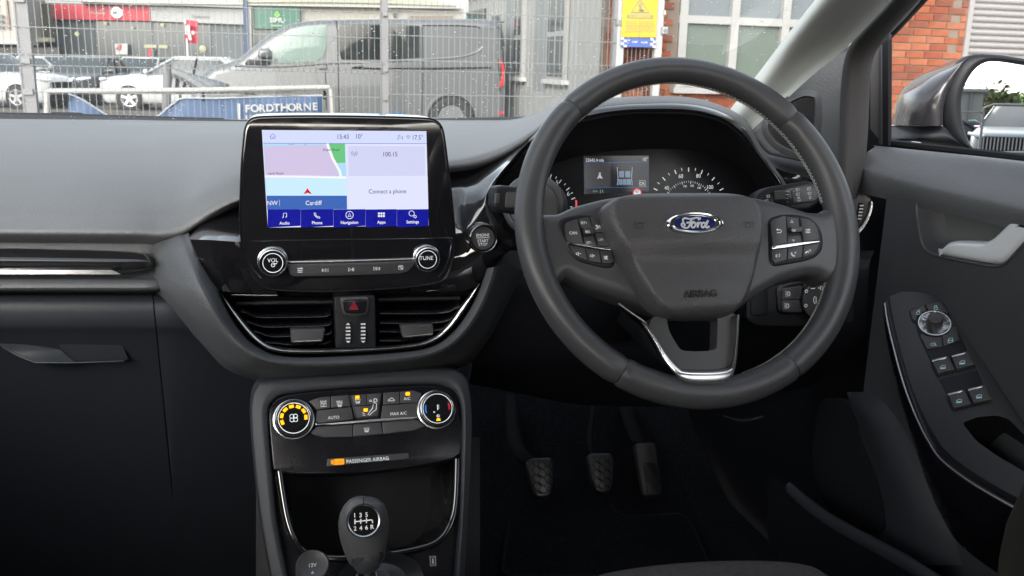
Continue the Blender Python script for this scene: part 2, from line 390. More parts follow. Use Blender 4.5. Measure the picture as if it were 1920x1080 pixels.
# glovebox
gb = MB(); gx = (-420, -200, 0, 140, 240, 286)
gl = [(551, 1.135), (556, 1.118), (575, 1.108), (610, 1.108), (628, 1.116), (680, 1.135), (760, 1.16), (900, 1.21), (1100, 1.30)]
gb.loft([[A(x, y, Yd) for x in gx[:-1]]+[A(285+(y-551)*.10, y, Yd)] for y, Yd in gl], M_glove, 3, 3)
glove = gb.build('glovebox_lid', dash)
mb = MB(); pg = Pl(A(140, 660, 1.125), (0, -1, -.12))
mb.prism(pg, rp(pg.px([(100, 637), (226, 637), (243, 676), (140, 680)]), .006), -.002, .001, M_glove, .001)
mb.tube([A(0, 648, 1.128), A(36, 668, 1.118), A(66, 680, 1.112), (A(150, 680, 1.11)), A(232, 677, 1.113), A(243, 674, 1.125)], .0012, M_glove, 8)
mb.loft([[A(-10, 640, 1.122), A(40, 640, 1.123), A(98, 641, 1.126)], [A(25, 664, 1.121), A(70, 662, 1.122), A(118, 660, 1.126)], [A(66, 681, 1.113), A(100, 681, 1.114), A(142, 680, 1.12)]], M_glove, 4, 4)
mb.build('handle', glove)
# panel between glovebox and console
mb = MB(); mb.loft([[A(287.5+(y-551)*.10, y, Yd), A(330, y+2+max(0, 575-y)*.1, Yd), A(400, y+6, Yd+.01), A(480, y+20, Yd+.03), A(560, y+30, Yd+.05)] for y, Yd in ((551, 1.135), (556, 1.118), (575, 1.108), (610, 1.108), (628, 1.116), (680, 1.13), (760, 1.15), (900, 1.19), (1100, 1.27))], M_glove, 3, 3)
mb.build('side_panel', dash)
# gloss strip with silver line across the passenger side
mb = MB(); Lx = [-420, -200, 0, 120, 200, 245, 266, 279, 284]
up = [463, 463.5, 464, 466, 468, 470, 473, 481, 491]; lo = [518, 518, 518, 517.5, 517, 515, 511, 503, 496]
mb.loft([[A(x, u+(l-u)*t, Yd) for x, u, l in zip(Lx, up, lo)] for t, Yd in ((0, 1.14), (.06, 1.118), (.4, 1.092), (.55, 1.097), (.8, 1.108), (.95, 1.112), (1, 1.135))], M_gloss, 4, 4)
strip = mb.build('trim_strip', dash)
mb = MB(); ps = Pl(A(100, 510, 1.108), (0, -1, .25))
mb.prism(ps, ps.px([(-420, 505), (210, 505), (218, 508), (228, 515), (-420, 515.5)]), -.004, .004, M_satin, .0012); mb.build('silver_inlay', strip)
# gloss wings either side of the screen
mb = MB()
mb.loft(rowsA([[(354, 444, 1.09), (390, 413, 1.125), (448, 381, 1.165), (500, 360, 1.18)], [(355.5, 446, 1.078), (392, 432, 1.085), (446, 418, 1.10), (500, 415, 1.105)], [(357, 449, 1.066), (395, 450, 1.05), (440, 453, 1.047), (500, 455, 1.062)]]), M_gloss, 5, 4)
mb.loft(rowsA([[(357, 449, 1.066), (395, 450, 1.05), (440, 453, 1.047), (500, 455, 1.062)], [(371, 484, 1.056), (400, 492, 1.048), (450, 500, 1.048), (500, 500, 1.055)], [(402, 543, 1.052), (432, 548, 1.05), (480, 550, 1.055), (520, 552, 1.06)]]), M_gloss, 1, 1)
mb.build('trim_wing', dash, ang=18)
mb = MB()
mb.loft(rowsA([
 [(770, 333, 1.20), (846, 322, 1.195), (880, 317, 1.19), (920, 301, 1.185), (958, 282, 1.18), (1000, 252, 1.18), (1045, 214, 1.18)],
 [(770, 352, 1.13), (849, 348, 1.125), (882, 342, 1.12), (917, 321, 1.12), (950, 298, 1.12), (990, 267, 1.125), (1035, 228, 1.13)],
 [(770, 385, 1.10), (853, 383, 1.09), (876, 374, 1.085), (895, 360, 1.085), (913, 346, 1.085), (942, 318, 1.09), (975, 283, 1.1)],
 [(770, 430, 1.07), (855, 428, 1.062), (874, 422, 1.058), (888, 412, 1.056), (900, 398, 1.058), (908, 384, 1.06), (912, 371, 1.065)],
 [(770, 475, 1.055), (856, 472, 1.05), (884, 470, 1.047), (908, 467, 1.045), (932, 460, 1.045), (948, 456, 1.047), (960, 452, 1.05)],
 [(770, 510, 1.052), (852, 510, 1.05), (876, 508, 1.05), (896, 503, 1.05), (914, 497, 1.052), (930, 489, 1.056), (945, 480, 1.06)],
 [(770, 553, 1.07), (842, 550, 1.068), (866, 546, 1.066), (884, 541, 1.066), (897, 535, 1.068), (904, 528, 1.07), (912, 518, 1.075)]]), M_gloss, 5, 5)
mb.build('trim_wing', dash)
mb = MB(); pf = Pl((0, 1.078, 1), (0, -1, 0))
mb.prism(pf, pf.px([(405, 530), (900, 525), (893, 546), (760, 553), (640, 557), (500, 557), (418, 552)]), -.02, .0, M_gloss, .004); mb.build('lower_fascia', dash)
mb = MB(); mb.tube([A(*q, 1.066) for q in ((434, 552.5), (470, 553.5), (520, 553.8))], .0008, M_satin, 6); mb.build('chrome_line', dash); mb = MB(); mb.tube([A(*q, 1.066) for q in ((800, 546), (850, 540), (885, 534))], .0008, M_satin, 6); mb.build('chrome_line', dash)
# start button
p = Pl(A(905, 446, 1.043), (.06, -1, .06)); c = p.uv(905, 446); mpp = p.len(905, 446, 10)/10
mb = MB(); r0 = 28.5*mpp
mb.lathe(p, *c, [(r0, -.02), (r0, .002), (r0*.97, .0045), (r0*.9, .0055), (r0*.84, .0045), (r0*.79, .001)], M_gloss, 48); sb = mb.build('start_button', dash)
mb = MB(); mb.lathe(p, *c, [(r0*.77, 0), (r0*.77, .003), (r0*.73, .004), (r0*.6, .0036), (0.0001, .0033)], M_btn, 40)
mb.build('cap', sb)
mb = MB()
for tx, y, h in (('ENGINE', 440.5, 5.6), ('START', 451.5, 5.6), ('STOP', 458, 5.6)): mb.tpx(tx, p.off(.0043), 905.5, y, h, M_white, sx=.95)
q = p.off(.0043); mb.strokes(q, [q.px([(893, 446.2), (918, 445.4)])], .8*mpp, M_white); mb.build('lettering', sb)
# ---------------------------------------------------------------- centre vents
CH = [(410.5, 544), (436, 590), (465, 628), (491, 650), (513, 659.5), (557, 663), (642, 661.5), (759, 654), (811, 642.5), (846, 616), (876, 575.5), (900.5, 531)]
ch = co(CH, 6); inner = co([(413, 548), (446, 588), (476, 623), (500, 643), (522, 650.5), (562, 654), (642, 653), (755, 646.5), (804, 636), (836, 611), (864, 573), (897, 533)], 6)
mb = MB()
mb.loft([[A(*q, 1.048) for q in ch], [A(*(np.array(q)*.9+np.array(r)*.1), 1.034) for q, r in zip(ch, inner)], [A(*(np.array(q)*.45+np.array(r)*.55), 1.031) for q, r in zip(ch, inner)], [A(*r, 1.04) for r in inner], [A(*r, 1.075) for r in inner]], M_satin, 1, 3); mb.build('chrome_vent_trim', dash)
pv = Pl((0, 1.135, 1), (0, -1, 0)); mb = MB(); mb.prism(pv, pv.px([(395, 545), (920, 530), (900, 620), (800, 690), (500, 700), (400, 620)]), -.01, 0, M_rub)
# cavity top shade so that the duct is closed
mb.loft([[A(418, 553, 1.066), A(640, 558, 1.066), A(893, 546, 1.066)], [A(418, 575, 1.135), A(640, 578, 1.135), A(893, 566, 1.135)]], M_rub, 2, 2); mb.build('vent_duct', dash)
def vent(name, xl, xr, slats, tab):
    v = MB(); fr = Pl((0, 1.10, 1), (0, -1, 0))
    v.tube([A(xl+3, slats[0][0]-24, 1.08), A((xl+xr)/2, slats[0][0]-26, 1.08), A(xr-3, slats[0][0]-27, 1.08)], .003, M_blk, 6); o = v.build(name, dash)
    for (yl, yr, x0, x1, el, er) in slats:
        m_ = MB(); pts = []
        if el: pts += [(x0, yl-el), (x0+9, yl-el+2), (x0+22, yl-2)]
        else: pts += [(x0, yl)]
        pts += [(x0+40, yl+.6), ((x0+x1)/2, (yl+yr)/2+.8)]
        if er: pts += [(x1-40, yr+.6), (x1-20, yr-2), (x1-8, yr-er*.7), (x1, yr-er)]
        else: pts += [(x1-14, yr), (x1, yr-5)]
        pts = co(pts, 3)
        m_.loft([[A(x, y-16, 1.098) for x, y in pts], [A(x, y-5, 1.062) for x, y in pts], [A(x, y-1.2, 1.056) for x, y in pts], [A(x, y+1.2, 1.055) for x, y in pts], [A(x, y+3.2, 1.058) for x, y in pts], [A(x, y+2, 1.09) for x, y in pts]], M_sgloss, 1, 2); m_.build('slat', o)
    t = Pl((0, 1.05, 1), (0, -1, .12)); (a, b, c_, d) = tab; m_ = MB()
    m_.prism(t, rp(t.px([a, b, c_, d]), .002), -.012, .004, M_btn, .0018)
    m_.tube([t.p(*t.uv(d[0]+4, d[1]-3), .0035), t.p(*t.uv(c_[0]-3, c_[1]-3), .0035)], .0006, M_satin, 6); m_.build('adjuster_tab', o)
vent('air_vent', 440, 626, [(593, 592, 452, 620, 10, 0), (611, 609, 462, 622, 9, 0), (629, 626, 476, 622, 9, 0), (644, 643, 498, 622, 5, 0)], [(544, 617), (610, 616), (605, 640), (546, 642)])
vent('air_vent', 706, 865, [(586, 585, 712, 862, 0, 12), (604, 603, 712, 855, 0, 11), (620, 618, 712, 846, 0, 9), (637, 633, 712, 832, 0, 6)], [(750, 609), (811, 607), (812, 628), (755, 633)])
# column with hazard switch between the vents
p = Pl((0, 1.046, 1), (0, -1, .1)); mb = MB()
mb.prism(p, rp(p.px([(626, 556), (703, 553), (705, 650), (629, 652)]), .003), -.03, .004, M_blk, .002); hz = mb.build('vent_column', dash)
mb = MB(); mb.prism(p, rp(p.px([(636, 556), (692, 555), (688, 588), (664, 592), (642, 589)]), .005), 0, .0075, M_btn, .002)
mb.prism(p, rp(p.px([(641, 560), (687, 558.5), (684, 584), (664, 586.5), (645, 585)]), .004), .006, .0092, M_sgloss, .0012)
M_red = em('red_symbol', (225, 45, 65), .9); q = p.off(.0094)
mb.strokes(q, [q.px([(663.5, 566.5), (671, 579.5), (656, 579.8), (663.5, 566.5)]), q.px([(663.6, 571.5), (667, 577.6), (660, 577.7), (663.6, 571.5)])], 1.3*q.len(663, 570, 10)/10, M_red)
mb.build('hazard_button', hz)
for cx, up_, dn in ((652, 1, 1), (680, 0, 1)):
    mb = MB(); mb.prism(p, rp(p.px([(cx-7.5, 602), (cx+7, 601.5), (cx+7.5, 643), (cx-7, 643.5)]), .003), .003, .0052, M_rub, .001)
    for k in range(6):
        y = 606+k*6.6
        if k == 0 and up_: P_ = [(cx-4, y+1.5), (cx, y-2), (cx+4, y+1.5)]
        elif k == 5 and dn: P_ = [(cx-4, y-1.5), (cx+4, y-1.5), (cx, y+2)]
        else: P_ = [(cx-4.2, y-1.2), (cx+4.2, y-1.4), (cx+4.2, y+1.2), (cx-4.2, y+1.4)]
        mb.prism(p, p.px(P_), .005, .0066, M_wht)
    mb.build('vent_wheel', hz)
# ---------------------------------------------------------------- instrument hood
H = [((900, 372), (905, 372), (913, 374)), ((936, 322), (944, 327), (953, 331)), ((983, 270), (990, 275), (999, 281)), ((1040, 213), (1050, 226), (1058, 240)), ((1100, 189), (1110, 208), (1116, 224)),
     ((1150, 183), (1158, 201), (1162, 216)), ((1200, 180.5), (1206, 198), (1210, 213)), ((1272, 180.5), (1280, 198), (1284, 214)), ((1326, 189), (1333, 207), (1336, 223)), ((1375, 208), (1371, 224), (1368, 239)),
     ((1403, 230), (1398, 247), (1392, 260)), ((1425, 270), (1418, 281), (1411, 284)), ((1449, 308), (1442, 312), (1433, 312)), ((1476, 345), (1468, 348), (1459, 350)), ((1500, 400), (1490, 402), (1480, 404))]
Fc = [(960, 430), (972, 385), (996, 345), (1040, 312), (1095, 294), (1150, 287), (1205, 284), (1268, 284), (1316, 291), (1352, 303), (1378, 317), (1398, 336), (1412, 358), (1422, 385), (1430, 420)]
mb = MB(); YB = 1.115
mb.loft([[A(s[0][0], s[0][1], 1.30) for s in H], [A(s[0][0], s[0][1]+1, 1.16) for s in H], [A(*(np.array(s[0])*.6+np.array(s[1])*.4), 1.125) for s in H], [A(*(np.array(s[0])*.25+np.array(s[1])*.75), YB) for s in H]], M_lit_top, 4, 3)
hood = mb.build('instrument_hood', dash)
mb = MB(); mb.loft([[A(*(np.array(s[0])*.3+np.array(s[1])*.7), YB+.003) for s in H], [A(*(np.array(s[0])*.05+np.array(s[1])*.95), YB-.006) for s in H], [A(*(np.array(s[1])*.6+np.array(s[2])*.4), YB-.012) for s in H], [A(*(np.array(s[1])*.25+np.array(s[2])*.75), YB-.008) for s in H]], M_gloss, 4, 3); mb.build('gloss_rim', hood)
mb = MB(); mb.loft([[A(*(np.array(s[1])*.3+np.array(s[2])*.7), YB-.006) for s in H], [A(*s[2], YB-.008) for s in H], [A(*(np.array(s[2])*.85+np.array(f_)*.15), 1.125) for s, f_ in zip(H, Fc)], [A(*f_, 1.20) for f_ in Fc]], M_rub, 4, 3); mb.build('hood_lining', hood)
# ---------------------------------------------------------------- driver side: corner, ledges, outer vent
mb = MB()
mb.loft(rowsA([[(1372, 214, 1.33), (1405, 236, 1.33), (1430, 250, 1.30), (1500, 258, 1.26), (1580, 268, 1.22)], [(1388, 232, 1.25), (1418, 262, 1.25), (1440, 275, 1.24), (1505, 290, 1.2), (1585, 310, 1.16)], [(1405, 255, 1.18), (1424, 275, 1.2), (1450, 285, 1.19), (1510, 302, 1.16), (1590, 335, 1.12)]]), M_soft2, 4, 4)
mb.loft(rowsA([[(1424, 273, 1.2), (1450, 284, 1.19), (1510, 301, 1.16), (1590, 330, 1.12)], [(1432, 287, 1.175), (1460, 300, 1.165), (1520, 318, 1.14), (1600, 343, 1.10)], [(1440, 300, 1.16), (1470, 320, 1.15), (1530, 336, 1.13), (1610, 358, 1.09)], [(1452, 316, 1.15), (1480, 335, 1.14), (1540, 352, 1.12), (1618, 378, 1.085)], [(1470, 345, 1.15), (1500, 360, 1.14), (1560, 380, 1.12), (1620, 400, 1.09)]]), M_soft2, 4, 4)
mb.build('driver_top_pad', dash)
mb = MB(); mb.loft(rowsA([[(1434, 302, 1.16), (1462, 318, 1.148), (1510, 332, 1.128), (1560, 346, 1.115)], [(1446, 318, 1.145), (1475, 336, 1.135), (1520, 350, 1.12), (1565, 362, 1.108)], [(1462, 340, 1.142), (1490, 352, 1.132), (1530, 366, 1.118), (1570, 378, 1.106)]]), M_gloss, 4, 3); mb.build('trim_ledge', dash)
# driver lower dashboard behind the wheel
mb = MB(); mb.loft(rowsA([[(905, 480, 1.09), (960, 470, 1.12), (1100, 470, 1.16), (1300, 470, 1.16), (1460, 470, 1.12), (1560, 470, 1.08), (1640, 470, 1.04)],
 [(900, 560, 1.09), (960, 560, 1.10), (1100, 560, 1.11), (1300, 540, 1.09), (1420, 530, 1.07), (1540, 520, 1.05), (1630, 500, 1.03)],
 [(890, 640, 1.09), (960, 640, 1.10), (1100, 640, 1.11), (1300, 620, 1.09), (1420, 610, 1.075), (1540, 610, 1.06), (1625, 600, 1.05)],
 [(885, 690, 1.13), (960, 690, 1.13), (1100, 690, 1.14), (1300, 680, 1.13), (1420, 665, 1.12), (1540, 660, 1.1), (1620, 650, 1.08)],
 [(880, 720, 1.28), (960, 735, 1.28), (1100, 760, 1.28), (1300, 760, 1.28), (1420, 745, 1.26), (1540, 720, 1.2), (1620, 700, 1.16)]]), M_blk, 4, 4); mb.build('knee_panel', dash)
mb = MB(); mb.loft([[A(1355, 778, 1.2), A(1393, 786, 1.2), A(1432, 779, 1.2)], [A(1357, 781, 1.2), A(1393, 791, 1.195), A(1431, 783, 1.2)]], M_soft2, 3, 2); mb.build('bonnet_release', dash)
# light switch panel
p = Pl(A(1500, 570, 1.045), (-.08, -1, .16)); mb = MB()
mb.prism(p, rp(p.px([(1398, 534), (1440, 528), (1560, 515), (1600, 520), (1600, 605), (1540, 613), (1420, 612), (1398, 600)]), .006), -.03, .002, M_blk, .002)
mb.prism(p, rp(p.px([(1404, 536), (1437, 532), (1439, 590), (1406, 592)]), .005), .001, .0035, M_blk, .001); lp = mb.build('light_switch_panel', dash)
mb = MB(); mb.prism(p, rp(p.px([(1452, 536), (1500, 526), (1580, 522), (1580, 600), (1520, 592), (1455, 588)]), .008), .002, .0045, M_sgloss, .0015); mb.build('switch_bezel', lp)
for P_, ic in (([(1463, 541), (1500, 535), (1497, 561), (1462, 562)], (1477, 551)), ([(1462, 563), (1496, 562), (1500, 585), (1463, 584)], (1475, 573.5))):
    mb = MB(); mb.prism(p, rp(p.px(P_), .003), .003, .0065, M_btn, .001); q = p.off(.0068); s_ = q.len(1480, 550, 10)/10; x, y = ic
    mb.strokes(q, [q.px([(x-4, y-4), (x-2, y-4)]), q.px([(x-4, y-1.3), (x-2, y-1.3)]), q.px([(x-4, y+1.3), (x-2, y+1.3)]), q.px([(x-4, y+4), (x-2, y+4)]), q.px([(x, y-4), (x+2, y-4), (x+4, y-2), (x+4, y+2), (x+2, y+4), (x, y+4), (x, y-4)])], 1.1*s_, M_white)
    mb.build('fog_lamp_button', lp)
mb = MB(); c = p.uv(1530, 562); r0 = 37*p.len(1530, 540, 10)/10
mb.lathe(p, *c, [(r0, .002), (r0, .010), (r0*.97, .0125)], M_dchrome, 48); mb.lathe(p, *c, [(r0*.97, .0125), (r0*.93, .0135), (.001, .0135)], M_btn, 48)
q = p.off(.0138); s_ = q.len(1530, 550, 10)/10
for x, y in ((1512, 546), (1511, 573)): mb.strokes(q, [[(a[0], a[1]) for a in ell(*q.uv(x, y), 2.6*s_, 2.6*s_, 12)+[ell(*q.uv(x, y), 2.6*s_, 2.6*s_, 12)[0]]]], 1*s_, M_white)
mb.strokes(q, [q.px([(1520, 541), (1528, 540.5)]), q.px([(1534, 540), (1537, 540)]), q.px([(1538, 537), (1542, 538), (1542, 542), (1538, 543), (1538, 537)]), q.px([(1527, 556), (1530, 557), (1530, 568), (1527, 569), (1525, 562), (1527, 556)])], 1.1*s_, M_white)
mb.build('light_switch_knob', lp)
# outer air vent by the door
p = Pl(A(1605, 395, 1.065), (-.35, -1, .1)); mb = MB()
o_ = co([(1570, 355), (1600, 357), (1622, 362), (1632, 370), (1637, 384), (1632, 405), (1622, 425), (1608, 442), (1590, 455), (1570, 460)], 4)
i_ = co([(1570, 362), (1600, 363), (1617, 367), (1625, 374), (1628, 386), (1624, 404), (1614, 421), (1602, 434), (1588, 446), (1570, 450)], 4)
mb.prism(p, p.px(o_), -.03, .001, M_sgloss, .002)
mb.prism(p, p.px([(x-4 if x > 1575 else x, y) for x, y in i_]), 0, .003, M_btn, .001)
ov = mb.build('air_vent', dash)
mb = MB(); rng = p.px(o_); rin = p.px(i_); n_ = len(rng)
mb.loft([[p.p(*a, .001) for a in rng[14:]], [p.p(*(np.array(a)*.7+np.array(b)*.3), .005) for a, b in zip(rng[14:], rin[14:])], [p.p(*(np.array(a)*.2+np.array(b)*.8), .004) for a, b in zip(rng[14:], rin[14:])], [p.p(*b, .0005) for b in rin[14:]]], M_satin, 1, 3)
mb.loft([[p.p(*a, .001) for a in rng[:13]], [p.p(*(np.array(a)*.8+np.array(b)*.2), .004) for a, b in zip(rng[:13], rin[:13])], [p.p(*(np.array(a)*.5+np.array(b)*.5), .001) for a, b in zip(rng[:13], rin[:13])]], M_satin, 1, 3)
mb.build('chrome_ring', ov)
mb = MB(); mb.prism(p, rp(p.px([(1609, 380), (1619, 381), (1614, 407), (1606, 418), (1605, 404)]), .002), .002, .005, M_rub, .0008)
for k in range(5): y = 385+k*6.2; x = 1613.5-k*1.1; mb.prism(p, p.px([(x-3.6, y-1.2), (x+3.6, y-1.4), (x+3.2, y+1.3), (x-3.8, y+1.5)]), .004, .0066, M_wht)
mb.build('vent_wheel', ov)
# ================================================================== INFOTAINMENT UNIT
iu = thing('infotainment_unit', 'tall gloss black infotainment unit with lit touchscreen on top of the dashboard centre', 'touchscreen', (.083, 1.09, 1.02))
p = Pl((.083, 1.045, 1.11), (0, -1, 0)); W = p.len(650, 350, 100)/100      # metres per photo pixel on the glass
OUT = [(456, 262), (459, 240), (466, 227), (480, 219.5), (520, 217.5), (590, 216.8), (700, 218), (795, 221), (817, 225.5), (828, 236), (834, 256), (841, 310), (849, 380), (853.5, 430), (855, 455), (852, 480), (845, 505), (836, 522), (822, 532), (790, 537), (720, 543), (640, 547), (560, 547), (510, 543.5), (487, 535), (471, 518), (460, 492), (453, 460), (449.5, 425), (449.5, 380), (452, 310)]
O = p.px(cc(OUT, 3))
mb = MB(); mb.prism(p, O, -.06, 0, M_gloss, .0035, 4, back=True); mb.build('housing', iu)
mb = MB(); rI = inset(O, .0022)
mb.ring(p, inset(O, -.0006), inset(O, .0012), -.003, -.0004, M_sgloss, .0008)
mb.tube([p.p(*p.uv(*q), .0008) for q in ((470, 452), (472, 451.5), (650, 448.5), (846, 445.5), (848, 447))], .0006, M_dchrome, 6)
mb.tube([p.p(*p.uv(*q), .0006) for q in ((456, 455), (463, 480), (475, 505), (490, 522))], .0006, M_dchrome, 6)
mb.tube([p.p(*p.uv(*q), .0006) for q in ((848, 446), (843, 480), (832, 508), (822, 519))], .0006, M_dchrome, 6); mb.build('edge_trim', iu)
E0, E1, E2, E3 = .0004, .0006, .0008, .0010
def z5(x, y): return (340+x/3, 200+y/3)
def zz(l): return [z5(*q) for q in l]
scr = MB(); K = 1.0
C_stat = em('display_status', (214, 222, 255), K); C_map = em('display_map_lilac', (212, 198, 230), K); C_green = em('display_map_green', (110, 200, 130), K)
C_cyan = em('display_map_water', (178, 222, 248), K); C_pale = em('display_map_pale', (205, 238, 252), K); C_road = em('display_road', (250, 250, 255), K); C_blue = em('display_blue_bar', (62, 104, 184), K)
C_card = em('display_card_upper', (212, 214, 246), K); C_card2 = em('display_card_lower', (226, 230, 255), K); C_nav = em('display_nav_bar', (6, 14, 150), K); C_ink = em('display_ink', (34, 34, 96), K); C_arrow = em('display_arrow', (222, 20, 30), K); C_line = em('display_line', (60, 80, 190), K)
def poly(m_, pts, c, e=E1): m_.prism(p, p.px(zz(pts)), E0*.2, e, c)
poly(scr, [(453, 131), (1378, 138), (1391, 668), (486, 680)], C_card2, E0); screen = scr.build('display', iu)
mb = MB(); poly(mb, [(455, 133), (1377, 140), (1379, 206), (461, 203)], C_stat); mb.strokes(p, [p.px(zz([(460, 205), (1380, 208)]))], 1.2*W/1.5, C_line, E2); mb.strokes(p, [p.px(zz([(575, 140), (576, 200)]))], .4*W, C_card, E2)
mb.strokes(p, [p.px(zz([(498, 168), (514, 151), (531, 168)])), p.px(zz([(503, 166), (503, 181), (511, 181), (511, 171), (518, 171), (518, 181), (526, 181), (526, 166)]))], .9*W, C_line, E2)
for tx, x, y, h in (('15:43', 910, 168, 27), ('10°', 1002, 166, 27), ('17.5°', 1330, 172, 26)): mb.tpx(tx, p.off(E2), *z5(x, y), h/3, C_ink, sx=.86)
mb.strokes(p, [p.px(zz([(1220, 160), (1220, 186), (1215, 178)])), p.px(zz([(1229, 178), (1229, 157), (1224, 164)])), p.px(zz([(1243, 166), (1236, 178), (1244, 186), (1244, 166)]))], .6*W, C_ink, E2)
for r_ in (5, 10, 16): c_ = z5(1276, 184); mb.strokes(p, [p.px([(c_[0]+r_/3*1.05*math.cos(a), c_[1]-r_/3*1.3*math.sin(a)) for a in [R(t) for t in range(45, 136, 15)]])], .7*W, C_line if r_ < 12 else C_ink, E2)
mb.build('status_bar', screen)
mb = MB(); poly(mb, [(462, 206), (922, 208), (931, 500), (478, 500)], C_cyan, E1); poly(mb, [(467, 222), (818, 214), (887, 388), (474, 390)], C_map, E2); poly(mb, [(826, 208), (919, 208), (922, 315), (868, 316)], C_green, E2); poly(mb, [(476, 400), (927, 404), (931, 500), (480, 500)], C_pale, E2)
mb.strokes(p, [p.px(zz([(820, 207), (850, 290), (890, 360), (897, 392)])), p.px(zz([(471, 391), (700, 393), (927, 398)]))], 4.4*W, C_road, E3)
mb.strokes(p, [p.px(zz([(828, 207), (858, 288), (898, 358)])), p.px(zz([(472, 388), (700, 389), (890, 391)]))], .5*W, C_map, E3*1.1)
poly(mb, [(479, 500), (931, 500), (932, 576), (483, 578)], C_blue, E3); mb.strokes(p, [p.px(zz([(552, 522), (553, 558)]))], .5*W, C_road, E3*1.2)
mb.prism(p, p.px(zz([(709, 458), (734, 492), (710, 484), (686, 492)])), E3, E3*1.2, C_arrow)
for k in range(6): mb.strokes(p, [p.px(zz([(878+k*9, 566-k*6), (883+k*9, 563-k*6)]))], .5*W, C_ink, E3*1.2)
mb.strokes(p, [p.px(zz([(600, 208), (612, 214), (634, 212), (632, 207)])), p.px(zz([(692, 208), (694, 215), (702, 215), (702, 208)]))], .5*W, C_line, E3)
for tx, x, y, h, c_ in (('Sloper Road', 842, 241, 15, C_ink), ('narth Road', 531, 374, 15, C_ink), ('Cardiff', 745, 540, 26, C_road), ('NW', 513, 541, 26, C_road)): mb.tpx(tx, p.off(E3*1.3), *z5(x, y), h/3, c_, sx=.9)
mb.build('map_view', screen)
mb = MB(); poly(mb, [(937, 220), (1368, 222), (1371, 389), (941, 390)], C_card); mb.tpx('100.15', p.off(E2), *z5(1176, 266), 27/3, C_ink, sx=.86); c_ = z5(973, 262)
mb.strokes(p, [p.px([c_, (c_[0], c_[1]+6)])]+[p.px([(c_[0]+s_*r_*math.cos(a), c_[1]-r_*1.2*math.sin(a)) for a in [R(t) for t in range(-45, 46, 15)]]) for s_ in (-1, 1) for r_ in (2.6, 5)], .7*W, C_ink, E2); mb.build('radio_card', screen)
mb = MB(); poly(mb, [(943, 394), (1385, 393), (1389, 571), (946, 572)], C_card2); mb.tpx('Connect a phone', p.off(E2), *z5(1160, 475), 25/3, C_ink, sx=.88); mb.build('phone_card', screen)
xs = [(485, 580), (671, 764), (855, 946), (1036, 1125), (1212, 1301), (1390, 0)]
for k, nm in enumerate(('Audio', 'Phone', 'Navigation', 'Apps', 'Settings')):
    mb = MB(); a, cx = xs[k]; b = xs[k+1][0]; poly(mb, [(a+.2, 578), (b-.2, 576), (b-.2, 670), (a+.6, 680)], C_nav)
    mb.tpx(nm, p.off(E2), *z5(cx, 654-k*1.8), 18/3, C_road, sx=.92, bold=.012)
    x, y = z5(cx, 612-k*1.5); st = []
    if k == 0: st = [[(x-2, y+3), (x-2, y-4), (x+4, y-5), (x+4, y+2)], [(x-2, y+3), (x-4, y+4.5), (x-3, y+2.5), (x-2, y+3)], [(x+4, y+2), (x+2, y+3.5), (x+3, y+1.5), (x+4, y+2)]]
    elif k == 1: st = [[(x-6, y-4), (x-4, y-5), (x-2, y-2), (x-3, y-.5), (x+1, y+3), (x+3, y+2), (x+5.5, y+4), (x+4.5, y+5.5), (x, y+4.5), (x-4.5, y+.5), (x-6, y-4)]]
    elif k == 2: st = [[(x+7*math.cos(a), y+7*math.sin(a)) for a in [R(t) for t in range(0, 361, 20)]], [(x-3, y+3.5), (x, y-4), (x+3, y+3.5), (x, y+2), (x-3, y+3.5)]]
    elif k == 3:
        for i in (-1, 0, 1):
            for j in (-1, 1): mb.prism(p, p.px([(x+i*4.6-1.7, y+j*2.4-1.7), (x+i*4.6+1.7, y+j*2.4-1.7), (x+i*4.6+1.7, y+j*2.4+1.7), (x+i*4.6-1.7, y+j*2.4+1.7)]), E1, E2, C_road)
    else: st = [[(x-2+5*math.cos(a), y-2+5*math.sin(a)) for a in [R(t) for t in range(0, 361, 24)]], [(x+4.5+2.4*math.cos(a), y+4+2.4*math.sin(a)) for a in [R(t) for t in range(0, 361, 30)]]]
    if st: mb.strokes(p, [p.px(l) for l in st], 1.0*W, C_road, E2)
    mb.build('menu_tile', screen)
def knob(pl, parent, name, x, y, rpx, rin, face=M_gloss):
    c = pl.uv(x, y); r = rpx*pl.len(x, y, 10)/10; ri = rin*pl.len(x, y, 10)/10; m_ = MB()
    m_.lathe(pl, *c, [(r*1.06, -.001), (r*1.06, .001), (r, .0015), (r, .006), (r*.985, .0088), (r*.95, .0102), (r*.9, .0108), (ri*1.16, .0098), (ri*1.08, .0075)], M_satin, 56)
    o = m_.build(name, parent); m_ = MB(); m_.lathe(pl, *c, [(ri*1.09, .006), (ri*1.09, .0082), (ri*1.04, .009), (.0005, .009)], face, 48); m_.build('knob_face', o); return o, c, r, ri
for x, y, tx, nm in ((511.5, 489.8, 'VOL', 'volume_knob'), (799.5, 483.5, 'TUNE', 'tune_knob')):
    o, c, r, ri = knob(p, iu, nm, x, y, 26 if tx == 'VOL' else 23.5, 20 if tx == 'VOL' else 18.5); mb = MB(); q = p.off(.0092)
    mb.strokes(q, [[(c[0]+ri*.88*math.cos(a), c[1]+ri*.88*math.sin(a)) for a in [R(t) for t in range(0, 361, 10)]]], .0008, M_white)
    mb.tpx(tx, q, x, y-2 if tx == 'VOL' else y, 7.6, M_white, sx=.95)
    if tx == 'VOL': mb.strokes(q, [q.px([(x+.5+3.4*math.cos(a), y+7+3.4*math.sin(a)) for a in [R(t) for t in range(-60, 241, 20)]]), q.px([(x+.5, y+2.5), (x+.5, y+7)]), q.px([(x+3, y+4.5), (x+8, y+4.5)])], .0007, M_white)
    mb.build('lettering', o)
